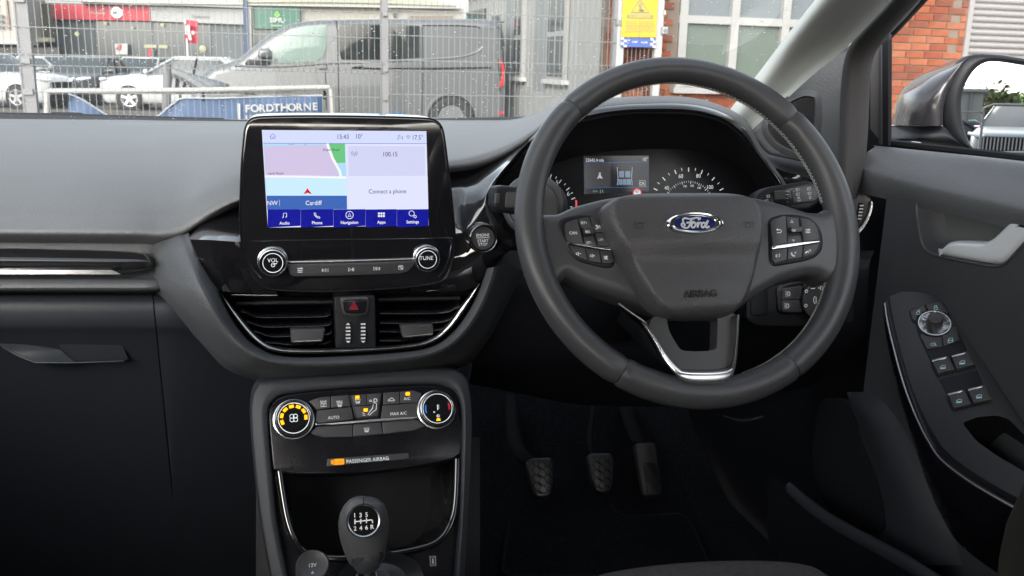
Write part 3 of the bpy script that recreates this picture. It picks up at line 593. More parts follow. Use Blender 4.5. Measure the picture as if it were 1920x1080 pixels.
mb = MB(); mb.prism(p, rp(p.px(zz([(598, 868), (900, 862), (1306, 850), (1308, 862), (900, 876), (620, 880)])), .0008), -.001, .003, M_satin, .001); mb.build('chrome_strip', iu)
mb = MB(); bs = zz([(592, 884), (700, 882), (900, 878), (1100, 872), (1312, 864), (1306, 890), (1270, 925), (1230, 936), (900, 948), (640, 953), (612, 942)])
mb.prism(p, rp(p.px(bs), .002), -.001, .0035, M_btn, .0012); bst = mb.build('button_strip', iu)
for k, (x, y) in enumerate(((668, 920), (811, 920), (956, 916), (1097, 911), (1234, 905))):
    mb = MB(); X, Y_ = z5(x, y); q = p.off(.0037); st = []
    if k == 0: st = [[(X-5, Y_+d), (X+5, Y_+d-.2)] for d in (-3.5, 0, 3.5)]+[[(X+e, Y_+d-1.5), (X+e, Y_+d+1.5)] for d, e in ((-3.5, 2), (0, -2), (3.5, 1))]
    elif k in (1, 3):
        s_ = -1 if k == 1 else 1
        st = [[(X-s_*5, Y_-3), (X-s_*5, Y_+3), (X, Y_), (X-s_*5, Y_-3)], [(X, Y_-3), (X, Y_+3), (X+s_*5, Y_), (X, Y_-3)], [(X+s_*6, Y_-3), (X+s_*6, Y_+3)]]
    elif k == 2: st = [[(X-5, Y_-3), (X-5, Y_+3), (X, Y_), (X-5, Y_-3)], [(X+2, Y_-3), (X+2, Y_+3)], [(X+4.5, Y_-3), (X+4.5, Y_+3)]]
    else: st = [[(X-4, Y_-3), (X+4, Y_-3.2), (X+4, Y_+3), (X-4, Y_+3.2), (X-4, Y_-3)], [(X-3, Y_-3), (X+3.5, Y_+3)]]
    mb.strokes(q, [q.px(l) for l in st], .00062, M_white); mb.build('symbol', bst)
# ================================================================== INSTRUMENT CLUSTER
ic = thing('instrument_cluster', 'dark instrument cluster with small trip display and white speed dial behind the steering wheel', 'instrument cluster', (.42, 1.2, 1.05))
p = Pl(A(1190, 350, 1.185), (-.02, -1, .2)); Wc = p.len(1190, 340, 10)/10
M_face = mat('cluster_face', (.008, .008, .010), .25, spec=.2)
mb = MB(); mb.prism(p, p.px(cc([(950, 400), (990, 330), (1060, 296), (1180, 276), (1290, 276), (1370, 300), (1425, 345), (1450, 400), (1440, 470), (1200, 500), (980, 480)], 4)), -.02, 0, M_face, .001); mb.build('dial_face', ic)
def z6(x, y): return (860+x/3.375, 180+y/3.375)
def zs(l): return [z6(*q) for q in l]
mb = MB(); C_l0 = em('trip_display_black', (28, 29, 34), .8); C_l1 = em('trip_display_grey', (66, 66, 68), .8); C_lb = em('trip_display_blue', (50, 105, 165), .9); C_lw = em('trip_display_white', (230, 232, 235), .9); C_seat = em('trip_display_seat', (120, 140, 165), .8)
mb.prism(p, p.px(zs([(790, 380), (1203, 378), (1203, 600), (793, 622)])), 0, .0006, C_l0)
mb.prism(p, p.px(zs([(798, 425), (960, 423), (960, 578), (798, 580)])), 0, .0008, C_l1)
mb.strokes(p, [p.px(zs([(796, 422), (1196, 418), (1197, 576), (797, 583), (796, 422)]))], .8*Wc, C_lb, .001)
q = p.off(.001)
mb.tpx('22642.4 mls', q, *z6(861, 405), 6.6, C_lw, sx=.82); mb.tpx('10°', q, *z6(1181, 400), 6.6, C_lw, sx=.95); mb.tpx('OK', q, *z6(1162, 553), 6, C_lw, sx=.9)
mb.strokes(q, [q.px(zs([(1143, 535), (1182, 535), (1182, 570), (1143, 570), (1143, 535)])), q.px(zs([(1003, 450), (1008, 520), (1003, 565)])), q.px(zs([(1098, 450), (1094, 520), (1098, 565)]))], .6*Wc, C_lw)
for a, b, c_, d in ((1014, 475, 1046, 515), (1054, 475, 1086, 515), (1010, 526, 1036, 562), (1038, 526, 1062, 562), (1064, 526, 1090, 562)): mb.prism(q, rp(q.px(zs([(a, b), (c_, b), (c_, d), (a, d)])), .0008), 0, .0003, C_seat)
x, y = z6(893, 505)
mb.strokes(q, [q.px([(x, y-6), (x+1.5, y-4.5), (x, y-3), (x-1.5, y-4.5), (x, y-6)]), q.px([(x, y-3), (x-3, y+3), (x-5, y+5)]), q.px([(x, y-3), (x+3, y+3), (x+5, y+5)]), q.px([(x-3, y), (x+3, y+3)]), q.px([(x-2, y+5), (x, y+2), (x+2, y+5)])], 1.1*Wc, C_lw)
x, y = z6(863, 603); mb.strokes(q, [q.px([(x-4, y+2), (x-3, y-2), (x, y+2), (x+2, y-2), (x+4, y+1)]), q.px([(x+6+4, y-3), (x+10, y+4)]), q.px([(x+13, y-3), (x+15, y+3)])], .9*Wc, em('green_icon', (150, 190, 160), .8))
mb.build('trip_display', ic)
def dialmark(m_, cx, cy, a0, a1, n_, rx, ry, l0, l1, wd, c, major=1):
    for k in range(n_+1):
        a = R(a0+(a1-a0)*k/n_); mj = k % major == 0; l = l1 if mj else l0
        m_.strokes(q, [q.px([(cx+rx*math.cos(a), cy-ry*math.sin(a)), (cx+(rx-l)*math.cos(a), cy-(ry-l)*math.sin(a))])], (wd if mj else wd*.7)*Wc, c)
mb = MB(); dialmark(mb, 1291, 388, 152, 28, 12, 74, 74, 5, 8, 1.8, M_white, 2)
for tx, x, y, h in (('40', 1250, 352, 7.6), ('60', 1276.5, 330, 7.6), ('80', 1309.5, 329.5, 7.6), ('100', 1331.5, 350.5, 7.6), ('100', 1284.5, 349, 4.2), ('120', 1297.5, 348, 4.2), ('140', 1311, 352, 4.2)): mb.tpx(tx, q, x, y, h, M_white, sx=.92)
dialmark(mb, 1291, 388, 145, 35, 22, 49, 49, 3.5, 5.5, .9, M_white, 4); mb.build('speedometer', ic)
mb = MB(); M_dred = em('warning_red', (235, 30, 45), .9); dialmark(mb, 1008, 400, 70, 22, 6, 76, 78, 4.5, 8, 1.7, M_white, 2)
for tx, x, y in (('5', 1044.5, 342), ('6', 1065.5, 363), ('7', 1071, 391)): mb.tpx(tx, q, x, y, 8.5, M_white)
mb.strokes(q, [q.px([(1078.5, 376), (1081, 376), (1081, 390)]), q.px([(1080, 377), (1080, 391)])], 2.2*Wc, M_dred)
x, y = 1039, 361; mb.prism(q, q.px([(x, y-6), (x+2.4, y-3), (x+4.5, y+4), (x+2.5, y+6), (x, y+4), (x-2.5, y+6), (x-4.5, y+4), (x-2.4, y-3)]), 0, .0003, M_dred); mb.build('rev_counter', ic)
mb = MB(); c = p.uv(1194, 362); r_ = 9*Wc; mb.lathe(q, *c, [(r_, 0), (r_, .0003)], M_dred, 28); mb.lathe(q, *c, [(r_*.72, .0003), (r_*.72, .0006)], C_lw, 28); mb.tpx('40', q.off(.0007), 1194, 359, 6.5, M_face, sx=.9); mb.build('speed_limit_sign', ic)
# ================================================================== COLUMN STALKS
ws = thing('wiper_stalk', 'black wiper stalk with printed symbols sticking out right of the steering column', 'stalk', (.55, .95, 1.09))
p = Pl(A(1475, 382, .93), (-.1, -1, .25))
def z8(x, y): return (1380+x/6, 320+y/6)
mb = MB(); mb.prism(p, rp(p.px([z8(*t) for t in ((190, 330), (240, 250), (350, 185), (830, 108), (890, 150), (960, 320), (930, 375), (820, 450), (660, 460), (400, 420), (230, 390))]), .004), -.022, 0, M_blk, .005, 4, back=True); mb.build('lever', ws)
mb = MB(); mb.prism(p, rp(p.px([z8(*t) for t in ((290, 380), (330, 290), (390, 230), (820, 155), (870, 180), (920, 310), (890, 345), (640, 380), (420, 395))]), .004), -.001, .0012, M_sgloss, .0008); mb.prism(p, rp(p.px([z8(*t) for t in ((615, 215), (830, 165), (870, 200), (918, 300), (880, 345), (660, 372), (635, 340))]), .004), 0, .0032, M_btn, .0012); mb.build('switch_face', ws)
mb = MB(); mb.prism(p, p.px([z8(*t) for t in ((408, 228), (535, 206), (552, 390), (425, 395))]), 0, .0016, M_rub)
for k in range(5): y = 240+k*24; mb.tube([p.p(*p.uv(*z8(420+k*2, y+8)), .0028), p.p(*p.uv(*z8(532+k*2, y-4)), .0028)], .0018, M_dchrome if k == 4 else M_btn, 8)
mb.build('thumb_wheel', ws)
mb = MB(); q = p.off(.0035); s_ = q.len(1480, 380, 10)/10
def wip(x, y, w_=20, h_=16): return [[(x-w_, y-h_*.6), (x+w_, y-h_), (x+w_*.8, y+h_*.7), (x-w_*.6, y+h_), (x-w_, y-h_*.6)], [(x-w_*.8, y+h_*.2), (x, y-h_*.3)]]
L_ = []
for a in ((360, 287), (342, 342), (690, 214), (694, 265), (818, 205), (825, 257)): L_ += wip(*a)
L_ += [[(560, 272), (592, 268)], [(568, 312), (588, 309)], [(574, 352), (582, 352)], [(690, 330), (708, 345), (728, 326)], [(640, 225), (655, 238)]]
for a in ((704, 308, 11), (833, 303, 11)): L_.append([(a[0]+a[2]*math.cos(R(t)), a[1]+a[2]*math.sin(R(t))) for t in range(0, 361, 30)])
L_ += [[(562+14*k, 240), (562+14*k, 226)] for k in range(3)]
mb.strokes(q, [q.px([z8(*t) for t in l]) for l in L_], .75*s_, M_wht); mb.build('symbol', ws)
st = thing('indicator_stalk', 'black indicator stalk half hidden behind the left side of the steering wheel rim', 'stalk', (.26, .97, 1.1))
p = Pl(A(950, 375, .95), (.1, -1, .1)); mb = MB()
mb.prism(p, rp(p.px([(926, 362), (931, 350), (945, 348), (1000, 352), (1000, 402), (960, 402), (932, 397), (926, 388)]), .003), -.02, 0, M_blk, .004, 4, back=True); mb.build('lever', st)
mb = MB(); mb.prism(p, rp(p.px([(928, 363), (936, 362), (935, 381), (927, 382)]), .001), -.001, .003, M_btn, .001); mb.prism(p, rp(p.px([(948, 360), (990, 360), (990, 390), (946, 390)]), .003), -.001, .0015, M_btn, .001); mb.build('button', st)
mb = MB(); pc = Pl(A(1015, 385, 1.0), (-.4, -1, .2)); c = pc.uv(1000, 385); mb.lathe(pc, *c, [(.036, -.06), (.036, 0), (.033, .004), (.029, .005), (.028, 0), (.0, 0)], M_btn, 36); mb.build('stalk_collar', st)
# ================================================================== CENTRE CONSOLE + CLIMATE PANEL
cc_ = thing('centre_console', 'dark centre console with open storage cubby between the front seats', 'console', (.09, .9, .6))
pk = Pl(A(685, 778, 1.0), (0, -math.cos(R(30)), math.sin(R(30)))); Wk = pk.len(685, 770, 100)/100
def K_(x, y, w_=0): return pk.p(*pk.uv(x, y), w_)
FR = [((552, 1130), (535, 1130), (515, 1130)), ((540, 1080), (524, 1080), (506, 1080)), ((520, 980), (504, 980), (489, 985)), ((510, 880), (494, 880), (477, 890)), ((503, 800), (487, 800), (469, 800)), ((503, 768), (487, 762), (469, 752)),
      ((515, 749), (499, 736), (477, 724)), ((544, 738), (530, 719), (505, 711)), ((674, 727), (672, 709), (668, 698)), ((800, 721), (814, 700), (828, 688)), ((838, 727), (857, 709), (870, 699)), ((857, 742), (868, 735), (881, 726)),
      ((864, 776), (873, 776), (886, 778)), ((864, 860), (872, 860), (884, 868)), ((861, 960), (868, 960), (878, 970)), ((852, 1080), (861, 1080), (872, 1080)), ((847, 1130), (857, 1130), (869, 1130))]
mb = MB(); mb.loft([[K_(*s[0], -.012) for s in FR], [K_(*s[0], .004) for s in FR], [K_(*(np.array(s[0])*.65+np.array(s[1])*.35), .0085) for s in FR], [K_(*s[1], .008) for s in FR], [K_(*s[2], -.006) for s in FR], [K_(*s[2], -.06)+V((0, .05, 0)) for s in FR], [K_(*s[2], -.16)+V((0, .12, -.02)) for s in FR]], M_soft2, 4, 3); mb.build('console_frame', cc_)
CU = [(524, 884), (530, 925), (539, 975), (552, 1012), (570, 1035), (601, 1045), (648, 1047), (726, 1040), (791, 1027.5), (825, 1012), (846, 980), (854, 939), (857, 861)]
cu = co(CU, 4); hole = pk.px(cu)
mb = MB(); mb.holed(pk, pk.px([(509, 880), (864, 850), (861, 960), (852, 1080), (846, 1140), (553, 1140), (540, 1080), (520, 980)]), [hole], -.012, -.004, M_sgloss); mb.build('console_plate', cc_)
mb = MB(); mb.tube([K_(*q, .0015) for q in cu], .0042, M_gloss, 10); mb.build('gloss_trim', cc_)
mb = MB(); mb.loft([[K_(*q, -.004) for q in cu], [K_(*q, -.06)+V((0, 0, .0)) for q in cu], [K_(*(np.array(q)*.9+np.array((690, 950))*.1), -.14) for q in cu]], M_sgloss, 1, 2)
mb.prism(pk.off(-.14), pk.off(-.14).px([(480, 820), (900, 820), (900, 1080), (480, 1080)]), -.01, 0, M_blk); mb.build('storage_cubby', cc_)
pb = Pl(A(700, 1092, .815), (0, -.55, .83)); c = pb.uv(712, 1092); r_ = 78*pb.len(712, 1080, 10)/10*.62
mb = MB(); ro = 78/1720*.95; mb.lathe(pb, *c, [(ro*1.02, -.02), (ro*1.02, .002), (ro, .0035), (ro*.97, .003)], M_dchrome, 48, sy=.72); mb.lathe(pb, *c, [(ro*.97, .003), (ro*.9, -.004), (ro*.6, .003), (ro*.3, .010), (ro*.2, .014)], M_leather, 48, sy=.72); mb.build('gear_gaiter', cc_)
ps = Pl(A(586.6, 1062, .845), (0, -.62, .78)); c = ps.uv(586.6, 1062); r_ = 29.5*ps.len(586, 1062, 1)
r_ = 29.5/1720*.93
mb = MB(); mb.lathe(ps, *c, [(r_*1.06, -.02), (r_*1.06, .001), (r_, .0035), (r_*.93, .0045), (r_*.85, .0036), (.0005, .0032)], M_btn, 40)
q = ps.off(.0036); mb.tpx('12V', q, 586.5, 1059.5, 7, M_wht); s_ = q.len(586, 1070, 4)/4; mb.strokes(q, [q.px([(584, 1075), (588, 1075), (586, 1071.5), (584, 1075)])], .0007, M_wht); mb.build('socket_cover', cc_)
mb = MB(); q = pk.off(-.004); mb.holed(q, q.px([(804.5, 1043), (817, 1042), (818, 1061), (806, 1062)]), [q.px([(807.5, 1045.5), (814.5, 1045), (815.5, 1058.5), (808.5, 1059)])], -.002, .0012, M_satin); mb.prism(q, q.px([(807, 1045), (815, 1045), (816, 1059), (808, 1060)]), -.006, .0003, M_rub); mb.prism(q, q.px([(810, 1047), (812.5, 1047), (813, 1057), (810.5, 1057)]), 0, .001, M_wht); mb.build('usb_port', cc_)
mb = MB(); mb.box((.085, .55, .60), (.17, .62, .22), M_blk); mb.box((.085, 1.12, .5), (.24, .3, .2), M_blk); mb.build('tunnel', cc_)

cl = thing('climate_panel', 'gloss black heater panel with two chrome ringed dials and amber lights below the centre vents', 'climate controls', (.09, 1.0, .83))
mb = MB(); mb.prism(pk, rp(pk.px(co([(503, 800), (503, 770), (514, 750), (544, 738.5), (600, 732), (674, 727), (740, 723.5), (800, 721), (838, 727), (856, 743), (863, 776), (864, 852), (805, 872), (740, 882), (674, 889), (600, 891), (544, 890), (510, 882)], 3)), 0), -.02, .0035, M_sgloss, .003); mb.build('panel', cl)
q0 = pk.off(.0035)
def z12(x, y): return (440+x/3.84, 690+y/3.84)
def zq(l): return [z12(*t) for t in l]
M_amb = em('amber_light', (255, 168, 10), 2.2); M_amb2 = em('amber_lamp', (250, 160, 20), 1.3)
rows_ = [([(535, 240), (610, 212), (690, 205), (690, 288), (590, 303)], 'REAR'), ([(694, 205), (822, 195), (836, 277), (694, 288)], 'MAX'), ([(1070, 180), (1186, 172), (1188, 258), (1066, 268)], 'rc'), ([(1190, 172), (1290, 163), (1345, 185), (1315, 250), (1192, 258)], 'A/C'),
         ([(592, 308), (838, 282), (856, 370), (600, 400), (580, 385)], 'AUTO'), ([(1064, 272), (1312, 253), (1310, 340), (1290, 352), (1050, 366)], 'MAX A/C'),
         ([(590, 425), (850, 408), (848, 497), (640, 502), (575, 485), (545, 470)], ''), ([(856, 408), (1052, 392), (1066, 478), (850, 496)], 'front'), ([(1058, 392), (1300, 370), (1370, 420), (1280, 455), (1070, 477)], '')]
for P_, tx in rows_:
    mb = MB(); mb.prism(q0, rp(q0.px(zq(P_)), .0012), -.001, .0022, M_btn, .0009); q = q0.off(.0024); cx = sum(a for a, b in P_)/len(P_); cy = sum(b for a, b in P_)/len(P_)
    x, y = z12(cx, cy)
    def car(x, y, k=1.0): return [[(x-6*k, y+1.5), (x-5*k, y-.5), (x-2.5*k, y-1), (x-1*k, y-3), (x+2.5*k, y-3), (x+4*k, y-.5), (x+6*k, y+.2), (x+6*k, y+2), (x-6*k, y+2)]]
    def scrn(x, y): return [[(x-5, y-3), (x+5, y-3.4), (x+3, y+2.5), (x-3, y+2.8), (x-5, y-3)], [(x-2, y-1), (x-2, y+4.5)], [(x+.3, y-1), (x+.3, y+4.5)], [(x+2.4, y-1), (x+2.4, y+4.5)]]
    if tx in ('REAR', 'MAX'):
        X, Y_ = z12(640 if tx == 'REAR' else 756, 242); mb.tpx(tx, q, X, Y_, 4.2, M_white, sx=.9)
        mb.strokes(q, [q.px(l) for l in (([[(X-5, Y_+4), (X+5, Y_+3.6), (X+5, Y_+9), (X-5, Y_+9.4), (X-5, Y_+4)], [(X-2, Y_+6.5), (X+2, Y_+6.5)]]) if tx == 'REAR' else scrn(X, Y_+6))], .0006, M_white)
    elif tx == 'rc': X, Y_ = z12(1128, 229); mb.strokes(q, [q.px(l) for l in car(X, Y_)], .0007, M_white)
    elif tx == 'front': X, Y_ = z12(950, 446); mb.strokes(q, [q.px(l) for l in scrn(X, Y_)], .0006, M_white)
    elif tx: X, Y_ = {'A/C': z12(1241, 220), 'AUTO': z12(712, 356), 'MAX A/C': z12(1180, 327)}[tx]; mb.tpx(tx, q, X, Y_, 5.8, M_white, sx=.95)
    o = mb.build('button', cl)
    if tx == 'A/C': mb = MB(); X, Y_ = z12(1246, 186); mb.prism(q, rp(q.px([(X-4, Y_-3), (X+4, Y_-3.3), (X+4, Y_+3), (X-4, Y_+3.2)]), .0006), -.0003, .0008, M_amb); mb.build('indicator_light', o)
mb = MB(); mb.prism(q0, rp(q0.px(zq([(826, 196), (1064, 180), (1046, 340), (1028, 364), (880, 374), (862, 356)])), .0015), -.001, .0032, M_blk, .001)
mb.prism(q0, rp(q0.px(zq([(842, 200), (946, 193), (946, 268), (856, 276)])), .001), .002, .0042, M_btn, .0006); mb.prism(q0, rp(q0.px(zq([(952, 193), (1052, 186), (1040, 264), (952, 268)])), .001), .002, .0042, M_btn, .0006); mb.prism(q0, rp(q0.px(zq([(858, 282), (1038, 270), (1028, 348), (882, 360)])), .001), .002, .0042, M_btn, .0006)
q = q0.off(.0045); X, Y_ = z12(886, 240); mb.strokes(q, [q.px(l) for l in scrn(X, Y_)], .0006, M_white)
b_ = [[(1000+12*math.cos(R(t))+13, 233+12*math.sin(R(t))) for t in range(0, 361, 40)], [(998, 248), (1022, 258), (1018, 300), (992, 318), (972, 340), (958, 338), (975, 310), (992, 292), (998, 262)], [(968, 236), (990, 242), (980, 230), (968, 236)], [(916, 322), (938, 330), (920, 340), (940, 342)]]
mb.strokes(q, [q.px(zq(l)) for l in b_], .0007, M_white); md = mb.build('airflow_buttons', cl)
mb = MB()
for x, y in ((883, 211), (943, 303)): X, Y_ = z12(x, y); mb.prism(q, rp(q.px([(X-4, Y_-2.8), (X+4, Y_-3.2), (X+4, Y_+2.8), (X-4, Y_+3.1)]), .0006), -.0003, .0008, M_amb)
mb.build('indicator_light', md)
mb = MB(); mb.prism(q0, rp(q0.px(zq([(578, 408), (800, 388), (1050, 366), (1300, 352), (1316, 360), (1290, 372), (1050, 388), (800, 408), (600, 418)])), .0008), -.001, .0042, M_satin, .0012); mb.build('silver_bar', cl)
M_bluel = em('cold_mark', (60, 130, 225), .8); M_redl = em('hot_mark', (225, 40, 50), .8)
o, c, r, ri = knob(q0, cl, 'fan_dial', *z12(425, 369), 35.5, 29)
mb = MB(); q = q0.off(.0092); mb.strokes(q, [[(c[0]+ri*.97*math.cos(R(t)), c[1]+ri*.97*math.sin(R(t))) for t in range(0, 361, 8)]], .0009, M_white)
for k in range(4): a = R(45+90*k); mb.strokes(q, [[(c[0]+ri*.16*math.cos(a)+ri*.13*math.cos(R(t)), c[1]+ri*.16*math.sin(a)+ri*.13*math.sin(R(t))) for t in range(0, 361, 30)]], .0008, M_white)
mb.build('lettering', o); mb = MB()
for k in range(7):
    a = R(198-k*33); d = np.array((-math.sin(a), math.cos(a))); e = np.array((math.cos(a), math.sin(a))); b_ = np.array(c)+e*ri*.76
    mb.prism(q, [tuple(b_+d*ri*.15*i+e*ri*.1*j) for i, j in ((-1, -1), (1, -1), (1, 1), (-1, 1))], 0, .0006, M_amb)
mb.build('indicator_light', o)
o, c, r, ri = knob(q0, cl, 'temperature_dial', *z12(1452, 300), 34, 28)
mb = MB(); mb.strokes(q, [[(c[0]+ri*.97*math.cos(R(t)), c[1]+ri*.97*math.sin(R(t))) for t in range(0, 361, 8)]], .0009, M_white)
mb.strokes(q, [[(c[0]+ri*.8*math.cos(R(t)), c[1]+ri*.8*math.sin(R(t))) for t in range(160, 203, 8)]], .0018, M_bluel); mb.strokes(q, [[(c[0]+ri*.8*math.cos(R(t)), c[1]+ri*.8*math.sin(R(t))) for t in range(-10, 24, 8)]], .0018, M_redl)
mb.strokes(q, [[(c[0], c[1]+ri*.25), (c[0], c[1]-ri*.12)]]+[[(c[0], c[1]+ri*(.2-.1*k)), (c[0]+ri*.12, c[1]+ri*(.2-.1*k))] for k in range(3)]+[[(c[0]+ri*.08*math.cos(R(t)), c[1]-ri*.5+ri*.08*math.sin(R(t))) for t in range(0, 361, 40)]], .0009, M_white)
mb.prism(q, [(c[0]-ri*.3, c[1]-ri*.28), (c[0]-ri*.18, c[1]-ri*.28), (c[0]-ri*.18, c[1]-ri*.18), (c[0]-ri*.3, c[1]-ri*.18)], 0, .0004, M_wht); mb.build('lettering', o)
mb = MB(); mb.prism(q, [(c[0]-ri*.14, c[1]-ri*.82), (c[0]+ri*.14, c[1]-ri*.82), (c[0]+ri*.1, c[1]-ri*.66), (c[0]-ri*.1, c[1]-ri*.66)], 0, .0006, M_amb); mb.build('indicator_light', o)
mb = MB(); mb.prism(q0, rp(q0.px(zq([(668, 655), (800, 645), (1250, 612), (1254, 655), (900, 685), (660, 710)])), .001), -.001, .0012, M_btn, .0006); q = q0.off(.0014); mb.tpx('PASSENGER AIRBAG', q, *z12(958, 661), 7.0, M_white, sx=.93, bold=.006); bn = mb.build('airbag_strip', cl)
mb = MB(); mb.prism(q, rp(q.px(zq([(690, 664), (722, 656), (788, 653), (790, 694), (720, 699), (692, 690)])), .0012), 0, .0006, M_amb2); mk = mat('amber_print', (.35, .14, .01), .5, emit=.3)
mb.tpx('ON', q.off(.0008), *z12(758, 675), 6, mk); X, Y_ = z12(708, 677); mb.strokes(q.off(.0008), [q.px([(X+3.6*math.cos(R(t)), Y_+4*math.sin(R(t))) for t in range(0, 361, 30)]), q.px([(X-2, Y_-3), (X+2, Y_+3)])], .0006, mk); mb.build('airbag_on_lamp', bn)
mb = MB(); mb.tpx('OFF', q, *z12(1155, 648), 4.5, M_btn); mb.build('airbag_off_lamp', bn)
# ================================================================== GEAR LEVER
gl_ = thing('gear_lever', 'round dark leather gear knob with white shift pattern on chrome neck', 'gear lever', (.075, .8, .74))
d_ = 1/1720*.87
st = [(683, 935, 6), (682.5, 936.5, 19), (682, 941, 30), (682, 950, 38.5), (682, 962, 44), (682, 977, 47), (682.5, 992, 46.8), (683.5, 1008, 44.5), (685, 1024, 41), (686.5, 1038, 37), (687.5, 1048, 34), (688, 1054, 28)]
mb = MB(); mb.tube([A(x, y, .80) for x, y, h in st], [h*d_*.78 for *_, h in st], mat('gear_knob_leather', (.10, .10, .104), .33, bump=(1400, .2, .0004)), 40, rb=[h*d_ for *_, h in st], up=(0, -.8, .6)); kn = mb.build('gear_knob', gl_)
mb = MB(); st = [(687, 1031, 30), (687.5, 1036, 31.5), (688, 1046, 31), (688.5, 1060, 26), (689, 1068, 20)]
mb.tube([A(x, y, .795) for x, y, h in st], [h*d_*.8 for *_, h in st], mat('collar_metal', (.42, .43, .45), .18, .9), 32, rb=[h*d_ for *_, h in st], up=(0, -.8, .6)); mb.build('collar', gl_)
mb = MB(); st = [(688.5, 1060, 18), (689, 1070, 18), (690, 1085, 20), (691, 1120, 22)]
mb.tube([A(x, y, .80) for x, y, h in st], [h*d_ for *_, h in st], M_chrome, 28, up=(0, -.8, .6)); mb.build('neck', gl_)
pg = Pl(A(682, 976, .7735), (0, -.86, .52)); c = pg.uv(682, 976); r_ = 28.5*pg.len(682, 971, 10)/10
mb = MB(); mb.lathe(pg, *c, [(r_*1.14, -.012), (r_*1.14, -.001), (r_*1.08, .0012), (r_*1.0, .0005), (r_*.98, -.0005)], M_satin, 48); mb.build('chrome_ring', kn)
mb = MB(); mb.lathe(pg, *c, [(r_*.99, -.001), (r_*.99, 0), (r_*.5, .0006), (.0004, .0008)], M_gloss, 40); q = pg.off(.0010); M_brt = mat('bright_white_print', (.85, .85, .83), .4, emit=.12)
def z13(x, y): return (440+x/3.84, 840+y/3.84)
for tx, x, y in (('1', 864, 483), ('3', 906, 482), ('5', 949, 479), ('2', 867, 578), ('4', 908, 575), ('6', 950, 571), ('R', 991, 567)): mb.tpx(tx, q, *z13(x, y), 8.6, M_brt, bold=.02)
mb.strokes(q, [q.px([z13(*t) for t in l]) for l in (((866, 512), (866, 550)), ((908, 510), (908, 547)), ((949, 503), (949, 541)), ((866, 531), (949, 522), (972, 519), (988, 518), (992, 526), (992, 541)))], .0011, M_brt); mb.build('shift_pattern', kn)
mb = MB(); mb.tube([A(681.5, y, Yq) for y, Yq in ((934.5, .796), (938, .785), (943, .779), (947, .776))], .0005, M_rub, 6); mb.build('seam', kn)
# ================================================================== PEDALS
def z14(x, y): return (880+x/2.842, 700+y/2.842)
M_ped = mat('pedal_rubber', (.036, .035, .036), .3, bump=(500, .2, .0006))
def pedal(name, label, pad, arm, pat, Yp=1.45):
    t = thing(name, label, 'pedal', A(*z14(*pad[0]), Yp)); pp = Pl(A(*z14(*pad[0]), Yp), (0, -.80, .60)); P_ = pp.px([z14(*q) for q in pad]); m_ = MB()
    m_.prism(pp, rp(P_, .012), -.012, 0, M_ped, .004, back=True)
    m_.strokes(pp, [pp.px([z14(*q) for q in l]) for l in pat], .0015, M_rub, .0006); m_.build('pedal_pad', t)
    m_ = MB(); pts = [A(*z14(x, y), Yq) for x, y, Yq, w_ in arm]; m_.tube(pts, [a[3]*.4 for a in arm], M_rub, 10, rb=[a[3] for a in arm], up=(0, -.8, .5)); m_.build('pedal_arm', t)
def zig(x0, x1, y0, y1, nx, ny, sl):
    out = []
    for i in range(nx):
        l = []
        for j in range(ny+1): yy = y0+(y1-y0)*j/ny; l.append((x0+(x1-x0)*i/(nx-1)+(8 if (i+j) % 2 else -8)+sl*(yy-y0), yy))
        out.append(l)
    for j in range(1, ny, 2):
        for i in range(nx-1): a = out[i][j]; b = out[i+1][j+1]; out.append([a, b])
    return out
pedal('clutch_pedal', 'worn clutch pedal with zigzag rubber pad, leftmost of the three pedals', [(296, 470), (330, 448), (440, 446), (452, 480), (448, 590), (435, 660), (350, 665), (322, 570)], [(225, 120, 1.6, .012), (228, 260, 1.52, .012), (240, 360, 1.48, .013), (275, 430, 1.46, .013), (325, 470, 1.455, .010)], zig(340, 430, 470, 645, 4, 8, .05))
pedal('brake_pedal', 'brake pedal with zigzag rubber pad, middle of the three pedals', [(628, 440), (650, 424), (755, 422), (770, 450), (770, 560), (757, 635), (680, 638), (650, 560)], [(665, 120, 1.6, .005), (655, 240, 1.53, .005), (640, 340, 1.48, .005), (645, 410, 1.46, .005), (665, 450, 1.452, .005)], zig(665, 745, 445, 620, 4, 8, .02))
pedal('accelerator_pedal', 'long narrow accelerator pedal with slanted grooves beside the brake pedal', [(882, 380), (900, 368), (985, 366), (998, 385), (1030, 630), (1020, 650), (935, 655), (924, 635)], [(830, 160, 1.6, .016), (860, 260, 1.54, .016), (890, 330, 1.49, .016), (910, 380, 1.46, .014)], [[(935+i*2+max(0, k), 480+k*22), (960+k*6, 500+k*22-45), (1000, 560+k*22-80)] for k, i in zip(range(0, 0), range(0))]+[[(930+k*.8, 490+k*17), (1010+k*.4, 575+k*17)] for k in range(0, 5)]+[[(930+k*8, 478), (1002, 478+90-k*10)] for k in range(1, 7)]+[[(930, 480), (948, 640), (1018, 635), (1000, 478), (930, 480)]])
